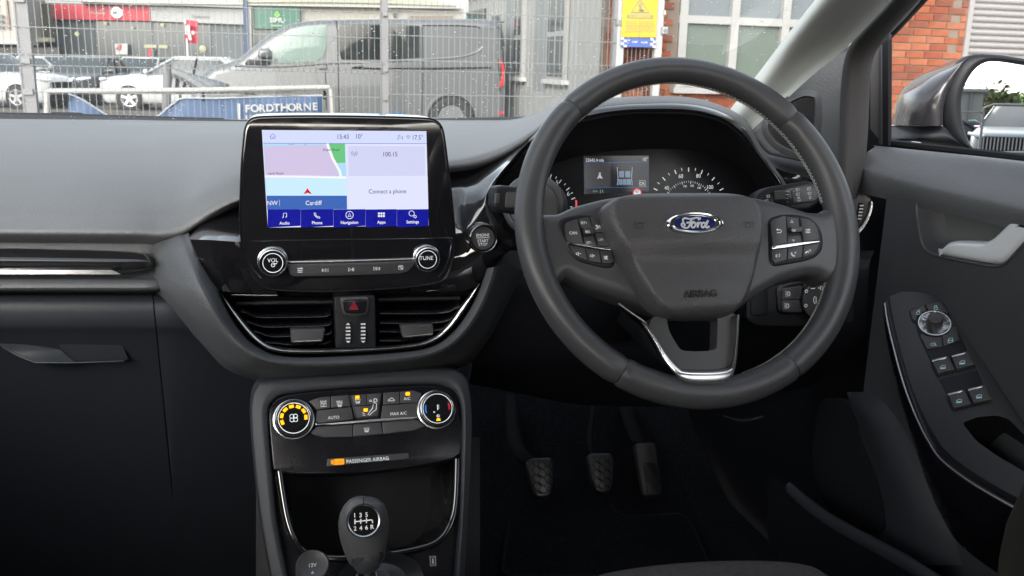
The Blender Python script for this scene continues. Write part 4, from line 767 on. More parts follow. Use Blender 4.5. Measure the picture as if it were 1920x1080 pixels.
# ================================================================== FLOOR, MAT, SEAT
mb = MB(); mb.loft([[V((x, y, z)) for x in (-.72, 0, .8)] for y, z in ((-1.6, .47), (-.5, .47), (.6, .47), (1.30, .47), (1.45, .49), (1.65, .62), (1.78, .85), (1.80, 1.12))], M_carp, 2, 3); o = mb.build('carpet', None); o['kind'] = 'structure'
pz = Pl((.5, .9, .474), (0, 0, 1), (0, 1, 0)); mb = MB(); mo = rp([(p_.x-.5, p_.y-.9) for p_ in (at(a, b, Z=.474) for a, b in ((958, 955), (1000, 930), (1140, 925), (1148, 962), (1172, 975), (1275, 967), (1296, 985), (1340, 1085), (940, 1085)))], .02)
pm_ = Pl((.5, .9, .474), (0, 0, 1), (0, 1, 0)); mb.prism(pm_, mo, 0, .006, M_carp, .003); mb.tube([pm_.p(u, v, .005) for u, v in mo], .003, M_rub, 6, closed=True); o = mb.build('floor_mat', None); tag(o, 'black carpet mat with bound edge lying in the driver footwell', 'floor mat')
M_fab = mat('grey_seat_fabric', (.075, .07, .07), .9, spec=.15, bump=(900, .6, .002), var=.15, vscale=150)
ds = thing('driver_seat', 'grey fabric driver seat cushion at the bottom edge below the steering wheel', 'car seat', (.43, .5, .5))
ft = [at(a, b-24, Z=.79) for a, b in ((1095, 1092), (1160, 1077), (1240, 1067), (1330, 1061), (1420, 1060), (1490, 1064), (1540, 1075), (1570, 1098))]
mb = MB(); pz = Pl((0, 0, .79), (0, 0, 1), (0, 1, 0)); mb.prism(pz, rp([(q.x, q.y) for q in ft]+[(.72, .55), (.70, .1), (.2, .1), (.18, .5)], .03), -.2, .0, M_fab, .02, 5); mb.build('cushion', ds)
mb = MB(); mb.box((.45, .45, .52), (.42, .6, .1), M_rub); mb.build('seat_base', ds)
mb = MB(); mb.loft([[V((x, y, z)) for x in (.17, .22, .45, .68, .73)] for y, z in ((.02, .70), (-.08, .85), (-.16, 1.0), (-.2, 1.12))], M_fab, 3, 3); mb.build('backrest', ds, solid=-.1)  # unseen backrest, added low to block light from behind
ps_ = thing('passenger_seat', 'unseen grey fabric passenger seat left of the centre console, added to block low light', 'car seat', (-.3, .3, .5))  # unseen; added so its cushion and back keep low light off the glovebox
mb = MB(); pz = Pl((0, 0, .74), (0, 0, 1), (0, 1, 0)); mb.prism(pz, rp([(-.55, .58), (-.07, .58), (-.05, .1), (-.57, .1)], .05), -.2, .0, M_fab, .03, 4); mb.build('cushion', ps_)
mb = MB(); mb.loft([[V((x, y, z)) for x in (-.58, -.52, -.3, -.1, -.05)] for y, z in ((.02, .70), (-.08, .85), (-.16, 1.05), (-.22, 1.2))], M_fab, 3, 3); mb.build('backrest', ps_, solid=-.1)
sb_ = [at(1960, 900, X=.66), at(1925, 975, X=.665), at(1910, 1040, X=.67), at(1905, 1100, X=.67)]
mb = MB(); mb.tube(sb_, .022, mat('seat_belt_webbing', (.035, .036, .03), .8, bump=(1500, .8, .001)), 10, rb=.004, up=(1, 0, 0)); o = mb.build('seat_belt', None); tag(o, 'dark woven seat belt webbing at the right edge beside the door armrest', 'seat belt')
# ================================================================== STEERING WHEEL
WC = V((.41424, .85295, 1.09472)); ta, ya = R(25.92), R(1.74)
WN = V((-math.sin(ya)*math.cos(ta), -math.cos(ya)*math.cos(ta), math.sin(ta)))
sw = thing('steering_wheel', 'black leather three spoke steering wheel with oval blue badge in front of the instruments', 'steering wheel', WC)
pw = Pl(WC, WN); RO = .1865
def ang(px, py): u, v = pw.uv(px, py); return math.atan2(v, u)
def rr(a):
    d = math.degrees(a) % 360
    return float(np.interp(d, [0, 30, 60, 90, 120, 150, 180, 215, 250, 270, 290, 325, 360], [.0155, .0152, .0140, .0135, .0138, .0142, .0143, .0147, .0153, .0152, .0152, .0152, .0155]))
seams = [ang(1483, 219), ang(1072, 207), ang(1160, 702), ang(1480, 688)]     # counter-clockwise from the right
seams = sorted([s % (2*math.pi) for s in seams]); g = .0017
for i in range(4):
    a0, a1 = seams[i]+g, (seams[(i+1) % 4]+(2*math.pi if i == 3 else 0))-g; N = 48; pts = []; ra = []; rb = []
    for k in range(N+1):
        a = a0+(a1-a0)*k/N; r_ = rr(a); e = min(k, N-k); sh = 1-.10*max(0, 1-e)*1.0 if e < 1 else 1
        c_ = RO-r_; pts.append(pw.p(c_*math.cos(a), c_*math.sin(a), 0)); ra.append(r_*1.08*sh); rb.append(r_*sh)
    mb = MB(); mb.tube(pts, ra, M_leather, 28, rb=rb, up=WN); mb.build('rim_section', sw, ang=60)
mb = MB(); mb.tube([pw.p((RO-rr(a))*math.cos(a), (RO-rr(a))*math.sin(a), 0) for a in [2*math.pi*k/96 for k in range(96)]], .0122, M_rub, 16, closed=True, up=WN); mb.build('rim_core', sw)
# cross stitching along the inside of the rim
for a0, a1 in ((ang(1085, 225), ang(1490, 232)), (ang(1545, 500), ang(1395, 700)), (ang(1130, 690), ang(1020, 560)), (ang(1530, 380), ang(1490, 235))):
    if a1 > a0 and a1-a0 > math.pi: a1 -= 2*math.pi
    if a0-a1 > math.pi: a1 += 2*math.pi
    n_ = int(abs(a1-a0)/.026); mb = MB()
    for s_ in (-1, 1):
        for k in range(n_):
            l = []
            for t, ph in ((0, -s_), (.5, 0), (1, s_)):
                a = a0+(a1-a0)*(k+t)/n_; r_ = rr(a); th = math.pi+R(34)*ph*.45-R(20); cx = RO-r_
                rad = cx+(r_*1.02)*math.cos(th); l.append(pw.p(rad*math.cos(a), rad*math.sin(a), -r_*1.1*math.sin(th)))
            mb.tube(l, .00055, M_thread, 5)
    mb.build('stitching', sw)
def z15(x, y): return (980+x/2.511, 330+y/2.511)
def z16(x, y): return (960+x/6, 330+y/6)
def z17(x, y): return (1380+x/6, 320+y/6)
def z18(x, y): return (1120+x/5.4, 540+y/5.4)
# spoke plates
pq = pw.off(.002)
mb = MB(); mb.prism(pq, rp(pq.px([z15(*t) for t in ((60, 190), (110, 178), (165, 178), (245, 140), (380, 106), (520, 84), (700, 300), (700, 660), (560, 610), (420, 560), (300, 520), (205, 470), (180, 500), (120, 520), (60, 400))]), .004), -.03, .006, M_leather, .012, 5); mb.build('spoke', sw)
mb = MB(); mb.prism(pq, rp(pq.px([z15(*t) for t in ((1540, 200), (1480, 150), (1430, 152), (1400, 172), (1340, 168), (1240, 135), (1140, 108), (1000, 84), (860, 300), (860, 660), (1000, 640), (1110, 560), (1210, 500), (1330, 465), (1400, 470), (1430, 500), (1500, 470))]), .004), -.03, .006, M_leather, .012, 5); mb.build('spoke', sw)
def pod(hull, bts, chrome, zf, name):
    q = pw.off(.0085); m_ = MB(); m_.prism(q, rp(q.px([zf(*t) for t in hull]), .006), -.008, .001, M_blk, .004, 4); o = m_.build(name, sw); q = q.off(.001)
    for P_, h, sy in bts:
        m_ = MB(); m_.prism(q, rp(q.px([zf(*t) for t in P_]), .0007), -.002, h, M_btn, .0006, 2); t_ = q.off(h+.0002)
        for s_ in sy:
            if isinstance(s_, tuple): m_.tpx(s_[0], t_, *zf(s_[1], s_[2]), s_[3]/6, M_white, sx=.9)
            else: m_.strokes(t_, [t_.px([zf(*a) for a in l]) for l in s_], .0006, M_white)
        m_.build('button', o)
    m_ = MB(); m_.prism(q, rp(q.px([zf(*t) for t in chrome]), .0006), -.002, .0032, M_chrome, .001); m_.build('chrome_bar', o)
def spk(x, y): return [[(x-26, y-8), (x-14, y-8), (x, y-20), (x, y+20), (x-14, y+8), (x-26, y+8), (x-26, y-8)]]
pod([(506, 580), (515, 520), (545, 480), (620, 445), (760, 425), (900, 432), (990, 480), (1040, 560), (1100, 720), (1160, 930), (1165, 1000), (1130, 1040), (1050, 1050), (900, 1015), (740, 970), (650, 890), (590, 780), (530, 660)],
    [([(588, 565), (612, 527), (728, 488), (795, 770), (622, 755), (604, 690)], .003, [('CAN', 688, 640, 34)]), ([(738, 485), (862, 463), (905, 592), (775, 598)], .0014, [('SET+', 808, 527, 28)]), ([(788, 604), (900, 598), (914, 662), (806, 666)], .006, [('RES', 852, 628, 28)]), ([(800, 690), (918, 672), (948, 785), (802, 770)], .0014, [('SET-', 865, 748, 26)]),
     ([(875, 462), (955, 488), (998, 550), (1034, 640), (920, 642)], .003, [[[(950+20*math.cos(R(t)), 575+20*math.sin(R(t))) for t in range(-120, 121, 20)], [(940, 555), (965, 580)], [(985, 555), (990, 590)]]]), ([(928, 648), (1036, 646), (1092, 802), (960, 785)], .003, [('LIM', 998, 716, 28)]),
     ([(640, 788), (810, 818), (842, 956), (745, 922), (690, 872)], .003, [spk(748, 876), [[(760, 874), (776, 874)]]]), ([(820, 820), (966, 844), (996, 986), (852, 960)], .003, [spk(905, 898), [[(912, 898), (930, 898)], [(921, 888), (921, 908)]]]), ([(978, 848), (1106, 856), (1134, 965), (1108, 990), (1006, 986)], .003, [spk(1062, 918), [[(1042, 940), (1078, 900)], [(1042, 900), (1078, 940)]]])],
    [(612, 760), (800, 772), (960, 790), (1100, 810), (1106, 848), (960, 830), (800, 800), (640, 776)], z16, 'button_pod')
def handset(x, y, s_=1): return [[(x-22, y-14), (x-16, y-20), (x-8, y-6), (x-12, y), (x+4, y+14), (x+12, y+10), (x+22, y+20), (x+14, y+26), (x-6, y+18), (x-20, y), (x-22, y-14)]]
pod([(352, 590), (362, 545), (400, 515), (520, 480), (690, 485), (830, 520), (920, 590), (975, 690), (990, 800), (978, 900), (905, 985), (760, 1032), (440, 1088), (390, 1070), (358, 980)],
    [([(378, 590), (396, 560), (520, 512), (545, 515), (564, 824), (400, 850), (382, 700)], .003, [[[(460, 665), (500, 665), (512, 682), (500, 698), (460, 698)], [(470, 655), (456, 665), (470, 675)]]]), ([(555, 520), (704, 538), (708, 640), (575, 648)], .0014, [[[(612, 584), (628, 558), (642, 584), (612, 584)]]]), ([(584, 650), (712, 644), (714, 702), (600, 706)], .006, [('OK', 650, 672, 28)]), ([(575, 745), (722, 728), (735, 804), (573, 824)], .0014, [[[(632, 780), (660, 780), (646, 796), (632, 780)]]]),
     ([(712, 540), (800, 555), (862, 592), (902, 660), (924, 786), (742, 804)], .003, [[[(780+8, y), (834, y-2)] for y in (662, 680, 698)]+[[(778, y), (782, y)] for y in (662, 680, 698)]]),
     ([(386, 904), (560, 880), (556, 1014), (425, 1044), (394, 1012)], .003, [[[(456, 940), (462, 958), (456, 976)], [(446, 946), (450, 958), (446, 970)], [(492, 935), (480, 945), (494, 955), (482, 970)]]]), ([(570, 878), (738, 850), (726, 984), (566, 1012)], .003, [handset(640, 940), [[(660, 915), (660, 930), (675, 915), (675, 930)]]]), ([(748, 850), (920, 822), (900, 890), (850, 950), (736, 984)], .003, [[[(780, 925), (790, 912), (812, 905), (820, 915), (812, 922), (806, 914), (790, 920), (784, 932), (780, 925)], [(822, 895), (838, 890), (838, 908)]]])],
    [(384, 872), (402, 850), (560, 828), (740, 808), (926, 794), (926, 816), (740, 846), (560, 876), (402, 896)], z17, 'button_pod')
# airbag cover as a height field over its outline
ph = pw.off(.030)
OUTL = [(384, 150), (402, 118), (450, 92), (560, 71), (650, 65), (750, 62), (860, 63), (950, 68), (1040, 82), (1095, 102), (1132, 130), (1148, 175), (1150, 240), (1141, 330), (1122, 430), (1101, 505), (1078, 565), (1048, 610), (1008, 640), (940, 656), (840, 664), (745, 660), (675, 645), (625, 614), (582, 562), (540, 490), (500, 420), (458, 350), (418, 278), (392, 215)]
ol = ph.px([z15(*t) for t in cc(OUTL, 4)]); vs_ = [v for u, v in ol]; vmin, vmax = min(vs_), max(vs_); NR, NC = 72, 60
def edge(v):
    xs_ = []
    for i in range(len(ol)):
        (a, b), (c_, d) = ol[i-1], ol[i]
        if (b-v)*(d-v) <= 0 and abs(d-b) > 1e-9: xs_.append(a+(c_-a)*(v-b)/(d-b))
    return (min(xs_), max(xs_)) if xs_ else (0, 0)
ycrs = [ph.uv(*z15(800, y))[1] for y in (62, 110, 200, 300, 322, 345, 380, 405, 440, 520, 600, 640, 664)]
hcrs = [0, .006, .0095, .0115, .0110, .0085, .0045, .0035, .0042, .0060, .0055, .0035, 0]
vs2 = []; fs2 = []; n1 = NC+1
for j in range(NR+1):
    t = .5-.5*math.cos(math.pi*j/NR); v = vmax-(vmax-vmin)*(.0008+.9984*t); a, b = edge(v)
    for i in range(n1):
        s_ = .5-.5*math.cos(math.pi*i/NC); u = a+(b-a)*s_; dx = min(u-a, b-u); dy = min(vmax-v, v-vmin); D = .011
        fx = math.sqrt(max(0, 1-(1-min(1, dx/D))**2)); fy = math.sqrt(max(0, 1-(1-min(1, dy/D))**2))
        mid = (u-(a+b)/2)/((b-a)/2+1e-9); cs = float(np.interp(-v, [-y for y in ycrs], hcrs))
        # the undercut dies away towards the sides, deeper in the middle
        h = -.024+(.024)*min(fx, 1)*(.25+.75*fy)+cs*(1-.55*mid*mid)*fx
        vs2.append(ph.p(u, v, h))
for j in range(NR):
    for i in range(NC): fs2.append((j*n1+i, (j+1)*n1+i, (j+1)*n1+i+1, j*n1+i+1))
mb = MB(); mb.add(vs2, fs2, M_pad); ab = mb.build('airbag_cover', sw, ang=80)
mb = MB(); M_emb = mat('moulded_letter_shade', (.016, .015, .017), .6); q = ph.off(.0068); mb.tpx('AIRBAG', q, 1313, 549.5, 13.5, M_emb, ext=.0009, bold=.012, w0=-.0006); mb.build('airbag_lettering', ab)  # letters coloured darker than the cover, relief shading put into the colour
q2 = ph.off(.0105)
for x, y, s_ in ((1199, 423, 1), (1402, 422, -1)):
    mb = MB(); mb.strokes(q2, [q2.px([(x+s_*(-10), y-7), (x+s_*(-9), y+7)]), q2.px([(x+s_*(-9), y-5), (x-3*s_, y-4), (x, y-4.6), (x+6*s_, y-4), (x+10*s_, y-6)]), q2.px([(x+5.5*math.cos(R(t)), y+1+4.6*math.sin(R(t))) for t in range(0, 361, 24)])], .0007, M_emb, .0012); mb.build('horn_symbol', ab)
# oval badge
pbd = Pl(ph.p(*ph.uv(1302, 419), .0125), (WN+V((0, 0, .10))).normalized()); c = pbd.uv(1302, 419); mpx = pbd.len(1302, 414, 10)/10; mph = abs(pbd.uv(1312, 419)[0]-pbd.uv(1302, 419)[0])/10
a_, b_ = 54*mph, 19.6*mpx
mb = MB(); mb.lathe(pbd, *c, [(1.0, -.006), (1.0, .0), (.985, .0016), (.94, .0024), (.88, .0021), (.855, .0012)], M_chrome, 64, sx=a_, sy=b_); bd = mb.build('badge', sw)
M_fb = mat('badge_blue', (.012, .022, .12), .12, coat=.6); mb = MB(); mb.lathe(pbd, *c, [(.86, .0009), (.5, .0016), (.001, .0018)], M_fb, 56, sx=a_, sy=b_)
mb.ring(pbd, ell(*c, a_*.80, b_*.78, 56), ell(*c, a_*.765, b_*.725, 56), .0008, .0016, M_chrome); mb.build('badge_field', bd)
def zb(x, y): return (1220+x/5.647, 380+y/5.647)
q = pbd.off(.0019); sc = []
sc.append([(398, 262), (376, 270), (345, 262), (326, 240), (332, 222), (352, 222), (362, 238), (350, 250)])     # tail of the F
sc.append([(398, 262), (414, 236), (424, 200), (436, 172), (452, 166)]); sc.append([(352, 212), (340, 196), (342, 176), (366, 164), (400, 172), (440, 172), (480, 160), (526, 166), (500, 182)]); sc.append([(378, 214), (410, 210), (446, 204), (470, 208)])
sc.append([(452, 212), (434, 226), (432, 254), (450, 264), (470, 248), (474, 222), (460, 210), (452, 216)]); sc.append([(470, 246), (488, 224), (500, 212), (506, 220), (494, 264)]); sc.append([(500, 240), (514, 218), (530, 212), (536, 222)])
sc.append([(578, 220), (560, 212), (542, 226), (538, 252), (552, 264), (572, 246), (588, 214), (608, 188)]); sc.append([(608, 188), (592, 228), (584, 256), (596, 266), (622, 250)])
mb = MB(); M_bw = mat('badge_script', (.85, .86, .88), .2, .3)
for l in sc: mb.strokes(q, [q.px([zb(*t) for t in co(l, 4)])], .00185, M_bw, .0002)
mb.build('badge_script', bd)
# lower spoke with chrome U
pl_ = pw.off(.010); mb = MB()
outer = [(520, 385), (600, 500), (720, 685), (835, 805), (880, 822), (1000, 826), (1200, 822), (1335, 800), (1368, 740), (1396, 500), (1404, 270), (1200, 200), (800, 200), (560, 300)]
hol = [(700, 300), (720, 420), (760, 500), (830, 612), (870, 634), (980, 642), (1100, 640), (1195, 622), (1212, 590), (1216, 440), (1220, 300)]
mb.holed(pl_, rp(pl_.px([z18(*t) for t in outer]), .002), [rp(pl_.px([z18(*t) for t in hol]), .004)], -.018, 0, mat('satin_grey_trim', (.05, .05, .052), .4)); mb.build('lower_spoke', sw)
mb = MB(); cin = co([(470, 338), (530, 395), (600, 500), (720, 685), (830, 802), (880, 824), (1000, 829), (1200, 825), (1335, 803), (1370, 740), (1396, 520), (1404, 270)], 4)
cout = co([(455, 345), (505, 402), (580, 520), (690, 720), (800, 850), (880, 880), (1000, 890), (1200, 888), (1350, 860), (1398, 760), (1424, 520), (1436, 270)], 4); cbk = co([(440, 352), (490, 412), (565, 535), (670, 730), (790, 870), (880, 950), (1000, 970), (1200, 966), (1340, 930), (1402, 780), (1428, 520), (1440, 270)], 4)
def wz(l, w_): q_ = pw.off(w_); return [q_.p(*q_.uv(*z18(*t))) for t in l]
mb.loft([wz(cin, .006), wz(cin, .0135), wz([tuple(np.array(a)*.6+np.array(b)*.4) for a, b in zip(cin, cout)], .019), wz(cout, .0185), wz([tuple(np.array(a)*.45+np.array(b)*.55) for a, b in zip(cout, cbk)], .0178), wz(cbk, .0150), wz(cbk, .002)], mat('polished_spoke_trim', (.70, .71, .73), .24, .95), 1, 3)
mb.tube(wz(co([(215, 157), (300, 220), (400, 290), (470, 338), (500, 372)], 3), .006), .0011, M_satin, 8); mb.build('chrome_trim', sw)
mb = MB(); mb.loft([wz([(220, 200), (330, 300), (430, 380), (500, 480), (600, 640), (700, 760)], .004), wz([(235, 240), (320, 330), (420, 430), (480, 520), (570, 680), (680, 790)], -.004), wz([(200, 340), (280, 420), (380, 520), (450, 600), (540, 740), (640, 820)], -.03)], M_blk, 3, 3); mb.build('spoke_back', sw)
# column shroud between wheel and dashboard
cs_ = thing('steering_column', 'black steering column shroud hidden behind the wheel hub', 'steering column', WC-WN*.1)
mb = MB(); mb.tube([pw.p(0, -.012, -.02), pw.p(0, -.014, -.06), pw.p(0, -.016, -.16), pw.p(0, -.02, -.30)], [.035, .045, .052, .055], M_blk, 24, rb=[.045, .06, .07, .075], up=(0, 0, 1)); mb.build('shroud', cs_)
# ================================================================== DRIVER DOOR
dr = thing('door_card', 'dark driver door panel with satin pull handle and armrest switches, window above', 'car door', (.75, .8, .45))
def DX(px, py, X): return at(px, py, X=X)
rows = [[(1630, 272, .79), (1700, 279, .79), (1760, 285, .79), (1840, 293, .79), (1920, 302, .79), (2100, 322, .79)], [(1640, 275, .775), (1702, 283, .775), (1762, 290, .775), (1842, 299, .775), (1922, 309, .775), (2100, 331, .775)],
        [(1625, 286, .757), (1690, 302, .757), (1755, 313, .757), (1840, 329, .757), (1925, 346, .757), (2100, 382, .757)], [(1606, 306, .738), (1665, 322, .738), (1742, 340, .738), (1832, 360, .738), (1925, 381, .738), (2100, 420, .738)], [(1602, 316, .733), (1660, 333, .733), (1738, 353, .733), (1830, 374, .733), (1925, 396, .733), (2100, 438, .733)],
        [(1602, 334, .736), (1658, 350, .736), (1735, 372, .736), (1828, 394, .736), (1925, 417, .736), (2100, 460, .736)], [(1603, 360, .745), (1656, 372, .745), (1735, 392, .745), (1828, 413, .745), (1925, 437, .745), (2100, 480, .745)]]
mb = MB(); mb.loft([[DX(*t) for t in r] for r in rows], M_lit_top, 4, 4); mb.build('upper_trim', dr)
pd = Pl((.743, .8, .9), (-1, 0, 0)); rec = co([(1718, 392), (1720, 378), (1730, 370), (1748, 368), (1800, 377), (1860, 388), (1930, 403), (1950, 412), (1944, 432), (1920, 462), (1890, 494), (1876, 501), (1862, 502), (1830, 497), (1790, 489), (1752, 480), (1736, 469), (1728, 455), (1722, 425)], 3)+[]
rec = cc([(1718, 390), (1724, 373), (1748, 368), (1800, 377), (1860, 388), (1925, 402), (1946, 414), (1938, 440), (1912, 470), (1886, 497), (1862, 502), (1826, 496), (1790, 489), (1752, 480), (1734, 467), (1726, 448), (1721, 418)], 3)
Pd = [pd.uv(1590, 345), pd.uv(1735, 380), pd.uv(2100, 465)]
Lf = -(.99-.8); mb = MB()
mb.holed(pd, [(Lf, .205), (Lf, -.5), (.62, -.5), (.62, .212), (-.0, .207)], [pd.px(rec)], -.006, 0, mat('door_card_plastic', (.055, .058, .064), .5, spec=.4, bump=(420, .5, .0008))); mb.build('inner_panel', dr, smooth=True)
mb = MB(); ru = pd.px(rec); ri_ = inset(ru, .004); rd = inset(ru, .016)
mb.loft([[pd.p(*a, -.001) for a in ru], [pd.p(*a, .0022) for a in inset(ru, .001)], [pd.p(*a, .0015) for a in inset(ru, .0028)], [pd.p(*a, -.004) for a in ri_], [pd.p(*a, -.018) for a in inset(ru, .009)], [pd.p(*a, -.026) for a in rd]], M_soft, 1, 2, closed_u=True)
mb.prism(pd.off(-.026), rd, -.005, .0004, mat('recess_grey', (.13, .13, .132), .42)); mb.build('handle_recess', dr)
mb = MB(); ph_ = pd.off(-.002); hd = [(1762, 474), (1766, 468), (1782, 454), (1796, 451), (1851, 453), (1866, 446), (1902, 412), (1912, 409), (1945, 415), (1942, 438), (1905, 478), (1885, 493), (1868, 495), (1830, 490), (1785, 482), (1768, 479)]
mb.prism(ph_, rp(ph_.px(hd), .002), -.014, .006, mat('satin_handle', (.80, .82, .85), .28, .15), .008, 6, back=True); mb.build('door_handle', dr)
# armrest with switches
pa = plane3((.74, .881, 1.005), (.74, .724, .902), (.68, .837, .945)); 
lft = [(1668, 556), (1673, 590), (1685, 640), (1699, 691), (1715, 738), (1735, 784), (1752, 815), (1772, 844), (1810, 875), (1855, 904), (1920, 940), (1990, 975)]
rgt = [(2040, 960), (1985, 890), (1920, 798), (1870, 718), (1829, 650), (1797, 604), (1772, 570), (1752, 553), (1720, 547), (1690, 547)]
mb = MB(); arm = pa.px(co(lft, 2)+rgt); pocket = rp(pa.px([(1804, 793), (1832, 782), (1870, 779), (1892, 786), (1930, 825), (1990, 905), (1990, 935), (1920, 884), (1870, 855), (1832, 828)]), .004)
mb.holed(pa, arm, [pocket], -.03, 0, mat('satin_black_trim', (.014, .014, .017), .3)); o = mb.build('armrest', dr)
mb = MB(); mb.loft([[pa.p(*a, 0) for a in pocket], [pa.p(*a, -.03) for a in pocket], [pa.p(*a, -.06) for a in inset(pocket, .008)]], M_rub, 1, 2, closed_u=True); mb.prism(pa.off(-.06), inset(pocket, .006), -.002, .0, M_rub); mb.build('grab_pocket', dr)
lp_ = [pa.p(*pa.uv(*t), 0) for t in co(lft, 3)]
mb = MB(); mb.loft([[q for q in lp_], [q+V((-.006, -.002, -.006)) for q in lp_], [q+V((-.007, 0, -.016)) for q in lp_], [q+V((.004, 0, -.05)) for q in lp_], [q+V((.05, .02, -.12)) for q in lp_]], M_sgloss, 1, 3); mb.build('armrest_side', dr)
mb = MB(); mb.tube([q+V((-.0085, -.004, -.007)) for q in lp_], .0014, M_satin, 6); mb.build('chrome_line', dr)
mb = MB(); mb.tube([DX(*t, .70) for t in ((1750, 862), (1765, 895), (1795, 928), (1830, 950), (1856, 967), (1880, 978))], .003, M_gloss, 8)
mb.loft([[DX(*t, .705) for t in ((1755, 862), (1800, 885), (1850, 912), (1900, 935))], [DX(*t, .715) for t in ((1760, 885), (1800, 915), (1845, 942), (1890, 962))], [DX(*t, .70) for t in ((1768, 898), (1800, 930), (1840, 956), (1880, 978))]], M_gloss, 3, 3); mb.build('grab_handle', dr)
def z19(x, y): return (1680+x/4.154, 540+y/4.154)
qa = pa.off(.0002)
def sw_(P_, h, m_, name, par, r_=.0015, sy=None, col=None):
    b_ = MB(); b_.prism(qa, rp(qa.px([z19(*t) for t in P_]), r_), -.001, h, m_, .0008)
    if sy:
        t_ = qa.off(h+.0002); b_.strokes(t_, [t_.px([z19(*a) for a in l]) for l in sy], .0007, col or M_white)
    return b_.build(name, par)
M_cyw = em('window_symbol', (170, 215, 225), .45)
sp = sw_([(100, 185), (112, 170), (225, 130), (350, 112), (372, 125), (415, 200), (440, 290), (475, 310), (560, 500), (625, 620), (320, 690), (270, 575), (182, 385), (150, 280), (122, 262)], .0008, M_blk, 'switch_plate', dr)
def lock(x, y, op): return [[(x-14, y), (x+12, y-4), (x+14, y+14), (x-12, y+18), (x-14, y)], [(x-8, y), (x-8+(12 if op else 0), y-16), (x+6+(8 if op else 0), y-18), (x+6, y-3)]]
sw_([(108, 188), (216, 140), (238, 186), (172, 215), (150, 268), (126, 252)], .0028, M_btn, 'unlock_button', dr, .001, lock(172, 190, 1), M_cyw); sw_([(230, 136), (350, 118), (405, 195), (395, 205), (330, 182), (250, 184)], .0028, M_btn, 'lock_button', dr, .001, lock(310, 154, 0), M_cyw)
cx, cy = z19(298, 288); c = qa.uv(cx, cy); r_ = abs(qa.uv(cx+32, cy)[0]-qa.uv(cx-32, cy)[0])/2; r_ = math.hypot(*(np.array(qa.uv(cx+31, cy))-np.array(c)))
mb = MB(); mb.lathe(qa, *c, [(r_*1.03, 0), (r_*1.03, .003), (r_, .004), (r_*.94, .004), (r_*.92, .003)], M_satin, 40); mb.lathe(qa, *c, [(r_*.925, .003), (.0005, .003)], M_btn, 40); mc = mb.build('mirror_control', dr)
mb = MB(); mb.lathe(qa, c[0], c[1], [(r_*.52, .002), (r_*.48, .012), (r_*.45, .0145), (r_*.36, .0155), (r_*.2, .0148), (.0003, .0144)], M_btn, 32); mb.lathe(qa, c[0]-r_*.08, c[1]+r_*.44, [(r_*.06, .003), (r_*.05, .0155), (.0002, .0158)], M_white, 12); mb.build('joystick', mc)
mb = MB(); t_ = qa.off(.0032); mb.strokes(t_, [t_.px([z19(*a) for a in l]) for l in (((212, 236), (216, 250), (230, 248)), ((304, 212), (322, 210), (324, 218)))], .0009, M_white); mb.build('symbol', mc)
sw_([(186, 380), (202, 362), (240, 384), (300, 396), (352, 388), (364, 466), (240, 486)], .0028, M_btn, 'mirror_fold_button', dr, .001, [[(270, 436), (300, 426), (302, 446), (276, 450), (270, 436)], [(300, 428), (314, 450)]], M_cyw); sw_([(356, 386), (398, 366), (432, 318), (442, 304), (470, 318), (492, 412), (370, 464)], .0028, M_btn, 'window_lock_button', dr, .001, [[(404, 420), (412, 396), (438, 388), (444, 420), (404, 428)], [(404, 412), (444, 408)]], M_cyw)
for k, P_ in enumerate(([(274, 574), (402, 545), (456, 650), (325, 684)], [(428, 540), (552, 508), (610, 612), (470, 650)], [(398, 836), (526, 806), (584, 920), (450, 950)], [(554, 800), (684, 770), (744, 884), (600, 914)])):
    x, y = np.mean(P_, 0); y += 6
    if k == 2: sw_([(335, 712), (633, 640), (682, 768), (745, 884), (450, 952), (400, 832)], .0008, M_blk, 'switch_plate', dr)
    o = sw_(P_, .0048, M_btn, 'window_switch', dr, .001, [[(x-22, y+12), (x-18, y-4), (x-6, y-14), (x+18, y-18), (x+22, y+8), (x-22, y+12)], [(x-16, y+4), (x+16, y)], [(x-16, y+8), (x+16, y+4)]], M_cyw)
    b_ = MB(); t_ = qa.off(.0045); a, b, c2, d = [np.array(t, float) for t in P_]; b_.prism(t_, t_.px([z19(*t) for t in (a+(2, -4), b+(-4, -4), b*.88+a*.12+(0, 10), a*.92+b*.08+(0, 12))]), -.001, .0022, M_satin, .0006); b_.build('chrome_edge', o)
# speaker pod, grille and pocket low on the door
SPK = [(735, 1588, 1606, 1640), (770, 1598, 1622, 1672), (820, 1618, 1646, 1706), (880, 1640, 1674, 1738), (940, 1656, 1700, 1764), (1000, 1662, 1716, 1790), (1060, 1660, 1722, 1806)]
mb = MB(); mb.loft([[DX(l, y, .738) for y, l, c, r in SPK], [DX(l*.6+c*.4, y, .730 if y > 740 else .741) for y, l, c, r in SPK], [DX(c, y, .7265 if y > 740 else .741) for y, l, c, r in SPK], [DX(c*.5+r*.5, y, .733 if y > 740 else .742) for y, l, c, r in SPK], [DX(r, y, .7435) for y, l, c, r in SPK]], M_soft2, 4, 4); mb.build('speaker_surround', dr)
M_gr = mat('speaker_mesh', (.010, .011, .014), .6, spec=.2, bump=(600, 1, .003), voro=True); pg_ = Pl((.7415, .9, .7), (-1, 0, 0)); mb = MB(); mb.prism(pg_, rp(pg_.px([(1540, 745), (1586, 750), (1612, 815), (1640, 885), (1656, 945), (1662, 1000), (1600, 1000), (1545, 950), (1520, 860)]), .02), -.01, .0015, M_gr, .001); mb.build('speaker_grille', dr)
